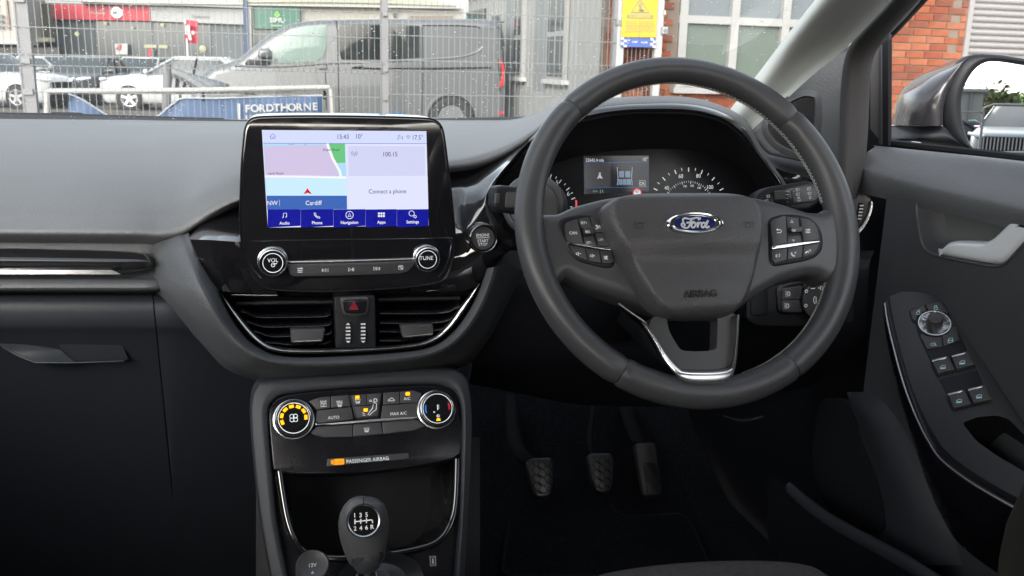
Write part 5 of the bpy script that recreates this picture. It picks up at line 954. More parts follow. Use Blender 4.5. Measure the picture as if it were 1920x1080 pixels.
mb = MB(); mb.tube([DX(*t, .66) for t in ((1480, 915), (1510, 942), (1550, 972), (1595, 998), (1645, 1025), (1700, 1055), (1770, 1100))], .009, M_soft2, 14, rb=.006, up=(0, 0, 1)); mb.loft([[DX(x, y, .66) for x, y in ((1440, 884), (1540, 970), (1640, 1027), (1770, 1105))], [DX(x, y+45, .66) for x, y in ((1440, 884), (1540, 970), (1640, 1027), (1770, 1105))], [DX(x, y+140, .66) for x, y in ((1440, 884), (1540, 970), (1640, 1027), (1770, 1105))]], M_blk, 3, 2); mb.build('door_pocket', dr)
# window frame, quarter and glass
wf = MB()
def strip(pts, X, wd, m_, th=.02):
    for i in range(1): pass
    P_ = [DX(x, y, X) for x, y in pts]; wf.tube(P_, wd, m_, 8, rb=th, up=(0, .5, 1))
pq_ = Pl((.80, .98, 1.2), (-1, -.12, 0))
def quad(P_, w0, w1, m_, b_=.001): wf.prism(pq_, pq_.px(P_), w0, w1, m_, b_)
quad([(1622, 60), (1666, 62), (1665, 275), (1620, 290)], -.006, -.002, M_blk); quad([(1631, 92), (1648, 86), (1648, 262), (1640, 255), (1630, 240)], -.003, -.001, mat('quarter_panel_grey', (.09, .082, .08), .35)); quad([(1648.5, 86), (1655, 84), (1655, 272), (1648.5, 268)], -.003, .0015, M_soft2); quad([(1655.5, 80), (1667, 74), (1666.5, 273), (1655.5, 272)], -.004, .001, M_rub, .0006)
wf.build('window_pillar', dr); wf = MB()
wf.loft([[DX(x, y, .80) for x, y in ((1640, 84), (1690, 30), (1745, -30))], [DX(x, y, .79) for x, y in ((1648, 84), (1700, 32), (1752, -30))], [DX(x, y, .80) for x, y in ((1664, 78), (1722, 16), (1765, -30))], [DX(x, y, .82) for x, y in ((1666, 79), (1724, 18), (1767, -30))]], M_rub, 2, 2); wf.build('window_frame', dr)
wf = MB(); wf.tube([DX(x, y, .80) for x, y in ((1655, 268), (1720, 276), (1800, 285), (1920, 299), (2100, 320))], .006, M_rub, 8); wf.build('window_seal', dr)
M_gl = glass('window_glass'); mb = MB(); mb.loft([[DX(x, y, .815) for x, y in ((1655, 60), (1760, -60))], [DX(x, y, .815) for x, y in ((1655, 285), (2150, 340))]], M_gl, 1, 1)
mb = MB(); X_ = .815; f0 = DX(1660, 280, X_); f1 = DX(1660, 78, X_); f2 = DX(1745, -20, X_)
mb.add([f0, f1, f2, V((X_, .62, 1.44)), V((X_, .2, 1.46)), V((X_, .2, f0.z)), ], [(0, 1, 2, 3, 4, 5)], M_gl); mb.build('window_pane', dr)
# ================================================================== DOOR MIRROR
wm = thing('wing_mirror', 'dark gloss door mirror outside the driver window reflecting parked cars', 'wing mirror', (.93, 1.12, 1.17))
M_paint = mat('dark_metallic_paint', (.055, .050, .057), .25, .4, coat=.6)
MGp = at(1880, 200, X=1.0); MN = V((-.275, -.96, .024)).normalized(); pm = Pl(MGp, MN)
go = cc([(1801, 200), (1804, 172), (1815, 146), (1834, 124), (1862, 115), (1920, 123), (2000, 134), (2030, 150), (2036, 200), (2030, 250), (2010, 280), (1920, 282), (1850, 283.5), (1831, 282), (1815, 264), (1805, 235)], 3)
gu = resample(pm.px(go), 64); mb = MB(); M_mir = mat('mirror_silver', (.86, .87, .88), .0, 1); mb.prism(pm, gu, -.004, 0, M_mir); mb.build('mirror_glass', wm, smooth=False)
mb = MB(); ro_ = cc([(1767, 200), (1770, 176), (1784, 143), (1812, 107), (1862, 102), (1920, 110), (2010, 122), (2046, 140), (2054, 200), (2048, 262), (2020, 296), (1920, 297), (1850, 296), (1826, 287), (1790, 268), (1770, 240)], 3); rou = resample(pm.px(ro_), 64)
mb.loft([[pm.p(*a, -.002) for a in gu], [pm.p(*a, .006) for a in inset(gu, -.002)], [pm.p(*(np.array(a)*.5+np.array(b)*.5), .010) for a, b in zip(gu, rou)], [pm.p(*a, .002) for a in rou], [pm.p(*a, -.015) for a in rou]], M_blk, 1, 3, closed_u=True); mb.build('mirror_rim', wm)
L1 = [(1672, 234), (1679, 200), (1691, 171), (1721, 145), (1762, 124), (1813, 106), (1865, 101), (1930, 109)]; R1 = [(1768, 236), (1768, 212), (1772, 187), (1782, 160), (1797, 133), (1818, 108), (1866, 102.5), (1930, 110)]
def mid(t): return [tuple(np.array(a)*(1-t)+np.array(b)*t) for a, b in zip(L1, R1)]
mb = MB(); mb.loft([[at(*q, Y=1.30) for q in mid(.03)], [at(*q, Y=1.24) for q in mid(0)], [at(*q, Y=1.17) for q in mid(.25)], [at(*q, Y=1.135) for q in mid(.55)], [at(*q, Y=1.118) for q in mid(.85)], [at(*q, Y=1.122) for q in mid(1)]], M_paint, 4, 4); mb.build('mirror_cap', wm)
mb = MB(); mb.loft([[at(x, y, Y=Yq) for x, y, Yq in r] for r in ([(1671, 235, 1.24), (1720, 236, 1.16), (1768, 237, 1.125), (1790, 262, 1.115)], [(1668, 250, 1.22), (1720, 252, 1.14), (1775, 256, 1.115), (1815, 280, 1.105)], [(1666, 262, 1.2), (1720, 264, 1.14), (1790, 274, 1.12), (1840, 289, 1.11)], [(1666, 272, 1.22), (1720, 272, 1.18), (1790, 282, 1.16), (1840, 294, 1.15)])], M_blk, 4, 4); mb.build('mirror_arm', wm)
mb = MB(); mb.tube([at(x, y, Y=Yq) for x, y, Yq in ((1671, 235, 1.238), (1720, 236, 1.157), (1768, 236.5, 1.12))], .001, M_satin, 6); mb.loft([[at(x, y, Y=1.1) for x, y in ((1668, 262), (1720, 266), (1760, 273), (1800, 284))], [at(x, y, Y=1.08) for x, y in ((1668, 268), (1720, 274), (1770, 282), (1800, 287))]], M_gloss, 3, 1); mb.build('lower_trim', wm)
# ================================================================== A PILLAR, SAIL PANEL, SEAL
ap = thing('pillar_trim', 'pale grey windscreen pillar trim with dark speaker panel beside the door', 'pillar trim', (.7, 1.1, 1.2))
M_pil = mat('pale_pillar_plastic', (.64, .66, .63), .6, bump=(1200, .2, .0005))
PS = [((1598, -70), (1672, -70), (1745, -75), .83), ((1541, 0), (1612, 0), (1672, 0), .93), ((1475, 84), (1540, 80), (1592, 84), 1.07), ((1428, 146), (1474, 146), (1520, 144), 1.17), ((1386, 200), (1424, 203), (1462, 200), 1.25), ((1362, 232), (1392, 240), (1425, 250), 1.3)]
mb = MB(); mb.loft([[at(s[0][0]-10, s[0][1]-4, Y=s[3]+.05) for s in PS], [at(*s[0], Y=s[3]) for s in PS], [at(*(np.array(s[0])*.65+np.array(s[1])*.35), Y=s[3]-.028) for s in PS], [at(*s[1], Y=s[3]-.045) for s in PS], [at(*(np.array(s[1])*.4+np.array(s[2])*.6), Y=s[3]-.065) for s in PS], [at(*s[2], Y=s[3]-.09) for s in PS]], M_pil, 4, 4); mb.build('pillar_cover', ap)
pv_ = Pl(A(1510, 210, 1.125), (-.52, -.85, .06)); mb = MB()
mb.prism(pv_, rp(pv_.px([(1404, 250), (1432, 222), (1482, 174), (1536, 122), (1562, 99), (1600, 80), (1600, 200), (1590, 345), (1510, 305), (1440, 290)]), .004), -.03, 0, M_soft, .006); mb.build('sail_panel', ap)
gr = [(1436, 236), (1448, 214), (1468, 196), (1488, 184), (1506, 177), (1524, 178), (1532, 186), (1533, 215), (1530, 250), (1524, 290), (1500, 292), (1462, 276), (1442, 256)]
g_u = pv_.px(cc(gr, 3)); mb = MB(); mb.loft([[pv_.p(*a, .0) for a in inset(g_u, -.006)], [pv_.p(*a, .004) for a in inset(g_u, -.001)], [pv_.p(*a, .006) for a in inset(g_u, .0025)], [pv_.p(*a, .002) for a in inset(g_u, .004)]], M_soft, 1, 3, closed_u=True); mb.prism(pv_, inset(g_u, .003), -.001, .0022, M_blk, .001); tw = mb.build('tweeter_surround', ap)
mb = MB(); Pg = inset(g_u, .006); us = [a for a, b in Pg]; vv = [b for a, b in Pg]; q = pv_.off(.0024); st_ = .0042; k = 0
def inside(x, y, P_):
    c_ = False
    for i in range(len(P_)):
        (a, b), (c2, d) = P_[i-1], P_[i]
        if (b > y) != (d > y) and x < (c2-a)*(y-b)/(d-b)+a: c_ = not c_
    return c_
y = min(vv)
while y < max(vv):
    x = min(us)+(k % 2)*st_/2
    while x < max(us):
        if inside(x, y, Pg): mb.prism(q, [(x-st_*.32, y-st_*.26), (x+st_*.32, y-st_*.16), (x+st_*.32, y+st_*.26), (x-st_*.32, y+st_*.16)], -.0004, 0, M_rub)
        x += st_
    y += st_*.82; k += 1
o = mb.build('grille_holes', tw); o['kind'] = 'stuff'
DS = [((1700, -40), (1722, -42), (1760, -50), .80), ((1671, 0), (1694, 0), (1722, 0), .86), ((1631, 42), (1655, 44), (1682, 44), .93), ((1597, 80), (1622, 84), (1650, 84), .99), ((1582, 120), (1606, 124), (1634, 122), 1.02), ((1576, 185), (1601, 188), (1629, 188), 1.03), ((1575, 255), (1599, 256), (1626, 256), 1.03), ((1573, 320), (1595, 318), (1620, 312), 1.03), ((1570, 380), (1588, 378), (1606, 372), 1.035)]
mb = MB(); mb.loft([[at(*s[0], Y=s[3]+.04) for s in DS], [at(*s[0], Y=s[3]+.01) for s in DS], [at(*(np.array(s[0])*.6+np.array(s[1])*.4), Y=s[3]-.008) for s in DS], [at(*s[1], Y=s[3]-.012) for s in DS], [at(*(np.array(s[1])*.5+np.array(s[2])*.5), Y=s[3]-.012) for s in DS], [at(*s[2], Y=s[3]-.0) for s in DS], [at(*s[2], Y=s[3]+.04) for s in DS]], mat('seal_fabric', (.065, .062, .063), .8, spec=.2, bump=(800, .3, .0006)), 4, 3); mb.build('door_seal', ap)
# ================================================================== WINDSCREEN, BODY SHELL
wsn = thing('windscreen', 'large sloping windscreen glass speckled with tiny raindrops', 'windscreen', (.08, 1.3, 1.28))
def wpt(s_, t):                                   # s 0..1 left to right, t 0 bottom .. 1 top
    x0, x1 = -.66+.08*t, .78-.09*t; x = x0+(x1-x0)*s_; b_ = 1-(2*s_-1)**2
    return V((x, 1.72-.98*t+.09*b_*(1-.3*t), 1.10+.335*t+.02*b_*t))
mb = MB(); mb.loft([[wpt(s_, t) for s_ in (0, .15, .3, .5, .7, .85, 1)] for t in (0, .25, .5, .75, 1)], glass('windscreen_glass', (.90, .93, .92), .05), 3, 2); mb.build('glass_pane', wsn)
M_drop = bpy.data.materials.new('raindrop_water'); M_drop.use_nodes = True; _t = M_drop.node_tree; _t.nodes.clear()
_a = _t.nodes.new('ShaderNodeBsdfTranslucent'); _a.inputs[0].default_value = (.95, .97, 1, 1); _b = _t.nodes.new('ShaderNodeBsdfGlossy'); _b.inputs['Roughness'].default_value = .1; _c = _t.nodes.new('ShaderNodeMixShader'); _c.inputs[0].default_value = .35; _o = _t.nodes.new('ShaderNodeOutputMaterial')
_t.links.new(_a.outputs[0], _c.inputs[1]); _t.links.new(_b.outputs[0], _c.inputs[2]); _t.links.new(_c.outputs[0], _o.inputs['Surface'])
mb = MB(); rnd = random.Random(3); n_ = 0
def drop(s_, t, r_):
    p0 = wpt(s_, t); e1 = (wpt(s_+.01, t)-p0).normalized(); e2 = (wpt(s_, t+.01)-p0).normalized(); nn = e1.cross(e2)
    if nn.z < 0: nn = -nn
    vs = [p0+e1*(r_*math.cos(a))+e2*(r_*1.15*math.sin(a))+nn*.0004 for a in [math.pi/3*i for i in range(6)]]+[p0+e1*(r_*.6*math.cos(a))+e2*(r_*.6*math.sin(a))+nn*(r_*.5+.0004) for a in [math.pi/3*i for i in range(6)]]
    mb.add(vs, [(i, (i+1) % 6, 6+(i+1) % 6, 6+i) for i in range(6)]+[tuple(range(6, 12))], M_drop)
for k in range(120):
    cs0, ct0 = rnd.random(), rnd.random()*.75+.05
    for j in range(rnd.randint(2, 11)):
        s_, t = cs0+rnd.gauss(0, .02), ct0+rnd.gauss(0, .03)
        if .02 < s_ < .97 and .02 < t < .95: drop(s_, t, rnd.choice([.0006, .0007, .0008, .0010, .0012, .0016]))
for k in range(1100): drop(rnd.uniform(.02, .97), rnd.uniform(.03, .9), rnd.choice([.0006, .0006, .0008, .0010, .0013]))
o = mb.build('raindrops', wsn); o['kind'] = 'stuff'
cb = thing('cabin_shell', 'dark car cabin shell with cloth roof around the seats', 'car', (.08, 0, 0))
M_head = mat('headliner_cloth', (.35, .35, .34), .9, spec=.1)
mb = MB()
def roofp(x, y): return V((x, y, float(np.interp(y, [-1.75, -1.3, -.5, .3, .76], [1.40, 1.45, 1.48, 1.475, 1.435]))+.03*(1-((x-.08)/.66)**2)))
mb.loft([[roofp(-.56+1.26*i/6, .76-2.5*j/8) for i in range(7)] for j in range(9)], M_head, 1, 1)
mb.build('roof', cb, solid=-.04)
mb = MB(); mb.box((.83, 1.35, .7), (.04, 1.1, .84), M_blk); mb.build('kick_panel', cb); mb = MB(); mb.box((-.71, 1.75, .7), (.04, .4, .84), M_blk); mb.build('kick_panel', cb)
mb = MB(); mb.loft([[V((x, y, z+.03*(1-((x-.08)/.75)**2))) for x in (-.75, -.4, .08, .56, .9)] for y, z in ((1.84, 1.02), (2.2, .96), (2.7, .84), (2.85, .6), (2.86, .25))], M_paint, 3, 3); mb.build('bonnet', cb, solid=-.02)
mb = MB(); mb.box((-.67, .3, .77), (.06, 2.9, .74), M_blk); mb.box((-.64, -.1, 1.24), (.05, .12, .42), M_blk); mb.build('passenger_side', cb)
mb = MB(); mb.box((.80, -.75, .70), (.06, 1.9, .62), M_blk); mb.box((.78, .1, 1.08), (.05, .14, .80), M_blk); mb.build('driver_side', cb)  # unseen rear flank kept low, shaped to let light reach the wheel
mb = MB(); mb.box((.06, -1.7, .62), (1.4, .06, .48), M_blk); mb.build('rear_end', cb); mb = MB(); mb.box((.06, -1.0, .75), (1.36, .16, .56), M_fab); mb.box((.06, -.7, .62), (1.36, .5, .2), M_fab); mb.build('rear_seat', cb)  # rear end cut low to admit light; rear seat added to shade the footwell
mb = MB(); mb.loft([[V((x, y, z)) for x in (-.68, .08, .82)] for y, z in ((1.78, .35), (1.83, .7), (1.86, 1.04))], M_blk, 2, 2); mb.build('bulkhead', cb)
mb = MB(); mb.loft([[V(q) for q in r] for r in (((-.60, .76, 1.44), (-.66, 1.3, 1.26), (-.68, 1.72, 1.1)), ((-.56, .72, 1.44), (-.62, 1.22, 1.25), (-.66, 1.62, 1.1)), ((-.62, .68, 1.43), (-.68, 1.15, 1.24), (-.7, 1.5, 1.1)))], M_pil, 3, 3); mb.build('passenger_pillar', cb)
mb = MB(); mb.add([V((-.655, 1.35, 1.13)), V((-.655, -1.1, 1.13)), V((-.62, -1.1, 1.42)), V((-.62, .7, 1.43))], [(0, 1, 2, 3)], M_gl); mb.build('side_glass', cb)
mb = MB(); pq2 = Pl(A(10, 862, 1.3), (.2, -1, .2)); mb.prism(pq2, rp(pq2.px([(-30, 852), (4, 850), (27, 853), (24, 862), (8, 874), (2, 878), (-30, 880)]), .004), -.01, 0, M_pil, .003); mb.build('pale_clip', cb)
wp = thing('windscreen_wiper', 'black windscreen wiper parked along the bottom left of the windscreen', 'wiper', A(130, 220, 1.9))
mb = MB(); pwp = Pl(A(130, 215, 1.92), (0, -1, .2)); mb.prism(pwp, pwp.px([(90, 224), (95, 209.5), (150, 210.5), (168, 217), (176, 225)]), -.02, .0, M_rub, .004); mb.tube([A(-80, 217, 1.93), A(0, 219, 1.92), A(100, 220, 1.92), A(300, 226, 1.92), A(420, 229, 1.92)], .008, M_rub, 8); mb.build('wiper_arm', wp)
# ================================================================== OUTSIDE: GROUND
def gz(Y): return -.3*min(1, max(0, (abs(Y)-9.5)/9))
M_asph = mat('pale_worn_asphalt', (0.116, 0.108, 0.096), .9, spec=.2, bump=(35, .3, .01), var=.22, vscale=.7)
mb = MB(); YS = [-600, -120, -40, -18, -9, 0, 5, 9, 12, 16, 20, 30, 60, 150, 800]
mb.loft([[V((x, y, gz(y))) for x in (-900, -200, -40, 0, 40, 200, 900)] for y in YS], M_asph, 1, 1); o = mb.build('ground', None); o['kind'] = 'structure'
# ================================================================== MESH FENCE
M_wire = mat('galvanised_wire', (0.188, 0.194, 0.199), .55, .2); M_post = mat('grey_powder_coat', (0.168, 0.168, 0.179), .5)
fn = thing('mesh_fence', 'grey welded wire mesh fence on posts just beyond the windscreen', 'fence', (-1, 8.3, 0)); FY = 8.3
def fx(px, y=100): return at(px, y, Y=FY).x
fp = [fx(-560), fx(46), fx(722), fx(1156)]
zsA = [.14, .34, .545, .75, .955, 1.165, 1.25, 1.46, 1.67, 1.88, 2.09, 2.30, 2.42]
for k in range(3):
    x0, x1 = fp[k]+.05, fp[k+1]-.04; dz = .03 if k == 2 else 0; m_ = MB(); n_ = int((x1-x0)/.0505)
    for i in range(n_+1):
        x = x0+(x1-x0)*i/n_
        m_.tube([V((x, FY, .06)), V((x, FY, 1.155+dz)), V((x, FY-.035, 1.207+dz)), V((x, FY, 1.26+dz)), V((x, FY, 2.45))], .0030, M_wire, 4)
    o = m_.build('wire_panel', fn, smooth=False); o['kind'] = 'stuff'
    m_ = MB()
    for z in zsA: m_.tube([V((x0-.03, FY-.005, z+dz)), V((x1+.03, FY-.005, z+dz))], .0036, M_wire, 6)
    o = m_.build('cross_wires', fn); o['kind'] = 'stuff'
for x, wd in ((fp[0], .1), (fp[1], .105), (fp[2], .062), (fp[3], .07)):
    m_ = MB(); m_.box((x, FY+.045, 1.26), (wd, .07, 2.5), M_post); m_.box((x, FY+.045, 2.52), (wd+.01, .08, .02), M_rub); p_ = m_.build('post', fn, smooth=False)
    m_ = MB()
    for z in (.35, .955, 1.2, 1.67, 2.1): m_.box((x, FY-.006, z), (wd*.7, .02, .045), M_wire)
    m_.build('clamp', p_, smooth=False)
# ================================================================== GATE AND WARNING SIGN
gt = thing('gate', 'grey tubular gate frame with latch holding the yellow sign beside the brick wall', 'gate', V((fx(1200), FY, 0)))
M_gate = mat('pale_grey_steel', (0.322, 0.329, 0.335), .5)
xg0, xg1 = fx(1166), fx(1232)
for x in (xg0-.02, xg1+.01): m_ = MB(); m_.box((x+.0, FY+.03, 1.2), (.07, .06, 2.3), M_gate); m_.build('gate_post', gt, smooth=False)
m_ = MB(); n_ = 8
for i in range(n_): m_.tube([V((xg0+.03+(xg1-xg0-.06)*i/(n_-1), FY+.04, .1)), V((xg0+.03+(xg1-xg0-.06)*i/(n_-1), FY+.04, 2.3))], .004, M_wire, 4)
m_.box(((xg0+xg1)/2, FY+.03, 2.33), (xg1-xg0, .05, .05), M_gate); m_.box(((xg0+xg1)/2, FY+.03, .1), (xg1-xg0, .05, .05), M_gate); o = m_.build('gate_bars', gt); o['kind'] = 'stuff'
m_ = MB(); lx = at(1243, 57, Y=FY).x; lz = at(1243, 57, Y=FY).z; m_.box((lx, FY-.03, lz), (.05, .05, .06), M_gate); m_.box((lx, FY-.012, lz+.16), (.02, .02, .04), M_gate); m_.lathe(Pl((lx, FY-.055, lz)), 0, 0, [(.02, 0), (.018, .012), (.001, .014)], M_wire, 16); m_.build('latch', gt)
sg = thing('warning_sign', 'tall yellow warning sign with black triangle above a blue and white chequered strip', 'sign', at(1200, 45, Y=FY))
p = Pl((0, FY-.03, 0)); M_yel = mat('sign_yellow', (0.432, 0.312, 0.018), .4); M_sblu = mat('sign_blue', (.06, .10, .30), .4); M_sink = mat('sign_ink', (.16, .16, .13), .5); M_swh = mat('sign_white', (0.419, 0.419, 0.419), .4)
mb = MB(); mb.prism(p, p.px([(1170, -60), (1238, -60), (1234, 0), (1230, 70.5), (1165, 69.5), (1168, 0)]), -.006, .0, M_yel, .001); mb.build('sign_board', sg, smooth=False)
def zg(x, y): return (1120+x/9.817, y/9.817)
mb = MB(); q = p.off(.002); mb.strokes(q, [q.px([zg(*t) for t in ((790, -10), (955, 232), (625, 228), (790, -10))])], .022, M_sink)
mb.prism(p, p.px([zg(*t) for t in ((548, 268), (1026, 275), (1018, 350), (548, 340))]), 0, .002, M_sink); mb.prism(p, p.px([zg(*t) for t in ((580, 282), (1000, 286), (996, 336), (580, 330))]), 0, .0035, M_yel)
for k, x in enumerate(range(600, 980, 34)): mb.strokes(p.off(.004), [p.px([zg(*t) for t in ((x, 292), (x+20, 292), (x+4, 326), (x+22, 326))])], .008, M_sink)
q = p.off(.004); mb.strokes(q, [q.px([zg(*t) for t in ((760, 190), (780, 170), (830, 186), (850, 190), (800, 200), (760, 190))]), q.px([zg(*t) for t in ((790, 60), (770, 110), (800, 150), (815, 100), (790, 60))])], .014, M_sink)
for y in (490, 585): mb.strokes(q, [q.px([zg(490, y), zg(1060, y-8)])], .004, M_sink)
for y in (400, 430, 460, 520, 550): mb.strokes(q, [q.px([zg(520, y), zg(740, y+2)]), q.px([zg(790, y), zg(1050, y)])], .003, M_sink)
mb.strokes(q, [q.px([zg(785, 360), zg(765, 690)])], .005, M_sink); mb.build('lettering', sg)
mb = MB(); mb.prism(p, p.px([zg(*t) for t in ((440, 690), (1075, 704), (1065, 875), (430, 862))]), -.006, .0, M_sblu, .001)
for x, y in ((460, 708), (515, 752), (460, 802), (512, 846), (1008, 722), (1052, 770), (1000, 815), (1045, 860)): mb.prism(p, p.px([zg(x-28, y-22), zg(x+28, y-22), zg(x+28, y+22), zg(x-28, y+22)]), 0, .002, M_swh)
q = p.off(.003)
for x0, x1, y in ((570, 600, 740), (640, 740, 772), (810, 930, 780)): mb.strokes(q, [q.px([zg(x, y+(-12 if (x//12) % 2 else 12)) for x in range(x0, x1, 12)])], .01, M_swh)
mb.build('chequered_strip', sg, smooth=False)
# ================================================================== BANNER FRAME BEHIND THE FENCE
bf = thing('barrier', 'white tubular barrier holding a sagging blue banner lettered FORDTHORNE', 'banner', at(360, 200, Y=9.2)); BY = 9.2
M_tube = mat('white_painted_tube', (0.379, 0.374, 0.364), .45); M_ban = mat('banner_blue', (.055, .10, .20), .6, var=.12, vscale=3); M_edge = mat('banner_edge_grey', (.35, .38, .43), .6)
def B(px, py, Y=BY): return at(px, py, Y=Y)
mb = MB(); mb.tube([B(88, 250), B(88, 172), B(92, 170.5), B(360, 169), B(618, 163.5)], .024, M_tube, 10); mb.tube([B(96, 174.5, BY+.06), B(360, 173, BY+.06), B(618, 171.5, BY+.06)], .014, M_tube, 8); mb.tube([B(620, 166), B(622, 190), B(624, 250)], .022, M_tube, 10); mb.build('frame', bf)
for x, y in ((128, 173), (338, 173), (381, 173), (608, 170)): mb = MB(); mb.tube([B(x, y), B(x+.5, y+16)], .012, M_rub, 6); mb.build('tie', bf)
mb = MB(); mb.tube([B(313, 120, BY+.6), B(312, 240, BY+.6)], .04, M_post, 8); mb.build('back_post', bf)
top = [(128, 176), (140, 180), (160, 190), (185, 206), (205, 218), (222, 222), (235, 217), (245, 222), (262, 225), (290, 221), (310, 206), (330, 190), (345, 184), (400, 184.5), (470, 182), (540, 180.5), (604, 178.5)]
mb = MB(); mb.loft([[B(x, y-.6, BY+.0+.015*math.sin(x*.12)) for x, y in top], [B(x, y+5, BY+.02*math.sin(x*.1)) for x, y in top], [B(x, max(y+20, 235), BY+.03*math.sin(x*.07)) for x, y in top], [B(x, 270, BY) for x, y in top]], M_ban, 3, 3); mb.build('banner', bf, solid=.004)
mb = MB(); mb.tube([B(x, y, BY-.01) for x, y in co(top, 2)], .008, M_edge, 5); mb.build('banner_hem', bf)
p = Pl((0, BY-.045, 0)); mb = MB(); zf = lambda x, y: (420+x/8, 130+y/8)
for k, c_ in enumerate('FORDTHORNE'): mb.tpx(c_, p, *zf((355, 462, 578, 690, 792, 905, 1018, 1135, 1252, 1368)[k], (586, 580, 578, 574, 570, 566, 564, 562, 558, 552)[k]), 14.2, M_swh, sx=1.02, bold=.03)
mb.prism(p, p.px([zf(*t) for t in ((195, 515), (242, 515), (246, 755), (208, 755))]), -.01, .0, M_swh)
for x in (335, 395, 620, 690, 750, 840, 920, 1020): mb.prism(p, p.px([zf(*t) for t in ((x-10, 684 if x > 500 else 690), (x+10, 683 if x > 500 else 688), (x+14, 760), (x-6, 760))]), -.01, .0, M_swh)
mb.build('lettering', bf)
# tilted grey panel with pale battens behind the barrier
tp = thing('ramp_panel', 'grey tilted ramp panel with pale battens leaning behind the white barrier', 'ramp', B(330, 170, 10.2)); GP = mat('weathered_grey_panel', (.20, .21, .22), .6, var=.12, vscale=4)
mb = MB(); mb.loft([[at(*t[:2], Y=t[2]) for t in r] for r in (((317, 131, 10.4), (335, 137, 10.4), (370, 150, 10.4), (408, 166, 10.4)), ((320, 126, 11.2), (350, 136, 11.2), (390, 146, 11.2), (430, 158, 11.2)))], GP, 2, 1); mb.tube([at(x, y, Y=10.35) for x, y in ((316, 131), (345, 143), (384, 168))], .02, GP, 6); mb.build('panel', tp, solid=.03)
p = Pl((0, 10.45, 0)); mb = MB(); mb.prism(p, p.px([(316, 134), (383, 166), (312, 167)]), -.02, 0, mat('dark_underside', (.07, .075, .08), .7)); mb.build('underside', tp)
for a in ([(325, 141), (331, 143), (329, 165), (322, 165)], [(338, 147), (347, 151), (341, 166), (336, 166)], [(354, 154), (360, 156), (353, 167), (348, 167)]): mb = MB(); mb.prism(p, p.px(a), -.02, .03, M_tube, .005); mb.build('batten', tp)
# ================================================================== VAN
VY = 14.6; vn = thing('parked_van', 'large grey panel van with tinted windows parked broadside beyond the fence', 'van', at(660, 235, Y=VY)); vn.location.z = gz(VY)
M_van = mat('grey_van_paint', (0.102, 0.107, 0.114), .3, .0, coat=.5, var=.03, vscale=1); M_tint = mat('tinted_window', (.022, .026, .028), .07, spec=.7); M_tyre = mat('tyre_rubber', (.02, .02, .021), .8)
p = Pl((0, VY, 0)); def_ = None
VO = [(372, 146), (400, 124), (424, 118.5), (444, 112.5), (452, 107), (467, 94.5), (490, 76), (508, 63), (525, 53), (543, 45.5), (560, 41.5), (580, 38.6), (630, 36.3), (727, 35), (850, 34.6), (911, 35.5), (938, 38), (945, 46), (948, 100), (951, 160), (950, 215), (945, 245), (890, 262), (800, 264), (560, 266), (470, 262), (370, 252), (356, 215), (358, 165), (364, 153)]
mb = MB(); O = p.px(VO); mb.prism(p, O, -1.95, 0, M_van, .14, 5); mb.prism(p, p.px([(905, 34.6), (949, 39.5), (949, 42), (905, 37)]), -1.8, -.1, M_van, .01); mb.build('body', vn, ang=35)
def vwin(P_, nm, m_=M_tint, h=.012): b_ = MB(); b_.prism(p, rp(p.px(P_), .03), -.1, h, m_, .006); return b_.build(nm, vn)
M_vg = mat('clear_cab_glass', (.18, .24, .22), .06, spec=.7)
vwin([(508, 119), (500, 112), (507, 86), (524, 68), (545, 54), (572, 48.6), (612, 46), (613, 60), (612, 90), (606, 106), (596, 114), (586, 117), (560, 119)], 'window', M_vg); vwin([(636, 46), (715, 44.5), (716, 112), (640, 112), (637, 100)], 'window'); vwin([(729, 44.5), (788, 48.5), (789, 108), (730, 112)], 'window')
mb = MB()
for a in ([(716.5, 44), (728, 44), (729, 112), (717, 112)],): mb.prism(p, p.px(a), -.1, .008, M_tint)
mb.build('window_divider', vn); mb = MB(); mb.prism(p, rp(p.px([(458, 119), (466, 110), (508, 113), (508, 121), (500, 123), (462, 122)]), .01), -.1, .01, M_blk, .004); mb.build('cowl_trim', vn)
mb = MB(); mb.prism(p, rp(p.px([(483, 108), (484, 96), (488, 91), (500, 90.5), (507, 93), (509, 109)]), .04), -.02, .2, M_van, .05); mb.prism(p, p.px([(486, 108), (508, 109), (506, 114), (488, 113)]), -.02, .12, M_rub, .02); mb.build('mirror', vn)
mb = MB(); mb.strokes(p, [p.px(l) for l in ([(630, 38), (633, 60), (634, 128), (636, 215)], [(615, 118), (610, 128), (612, 205)], [(792, 50), (793, 128), (791, 215)])], .012, M_rub, .006); mb.build('door_gap', vn)
mb = MB(); mb.prism(p, p.px([(660, 126), (727, 127.5), (794, 127), (921, 125.5), (921, 128.5), (794, 131), (727, 131), (660, 129)]), -.02, .006, M_rub); mb.build('slide_rail', vn)
mb = MB(); mb.tube([p.p(*p.uv(*t), .0) for t in co([(440, 123), (520, 125), (612, 119), (700, 116), (790, 112), (860, 107), (893, 98), (905, 88)], 4)], .018, M_van, 8); mb.tube([p.p(*p.uv(*t), .0) for t in ((792, 48), (860, 48), (896, 50), (900, 54))], .010, M_rub, 6); mb.build('body_crease', vn)
for x, y in ((605, 128), (672, 124)): mb = MB(); mb.prism(p, rp(p.px([(x-8, y-2.5), (x+8, y-2.5), (x+8, y+2), (x-8, y+2)]), .02), 0, .03, M_van, .01); mb.build('door_handle', vn)
mb = MB(); mb.prism(p, p.px([(936, 51), (941, 49), (946, 85), (943, 90)]), -.12, .004, M_tint); mb.build('rear_glass_edge', vn)
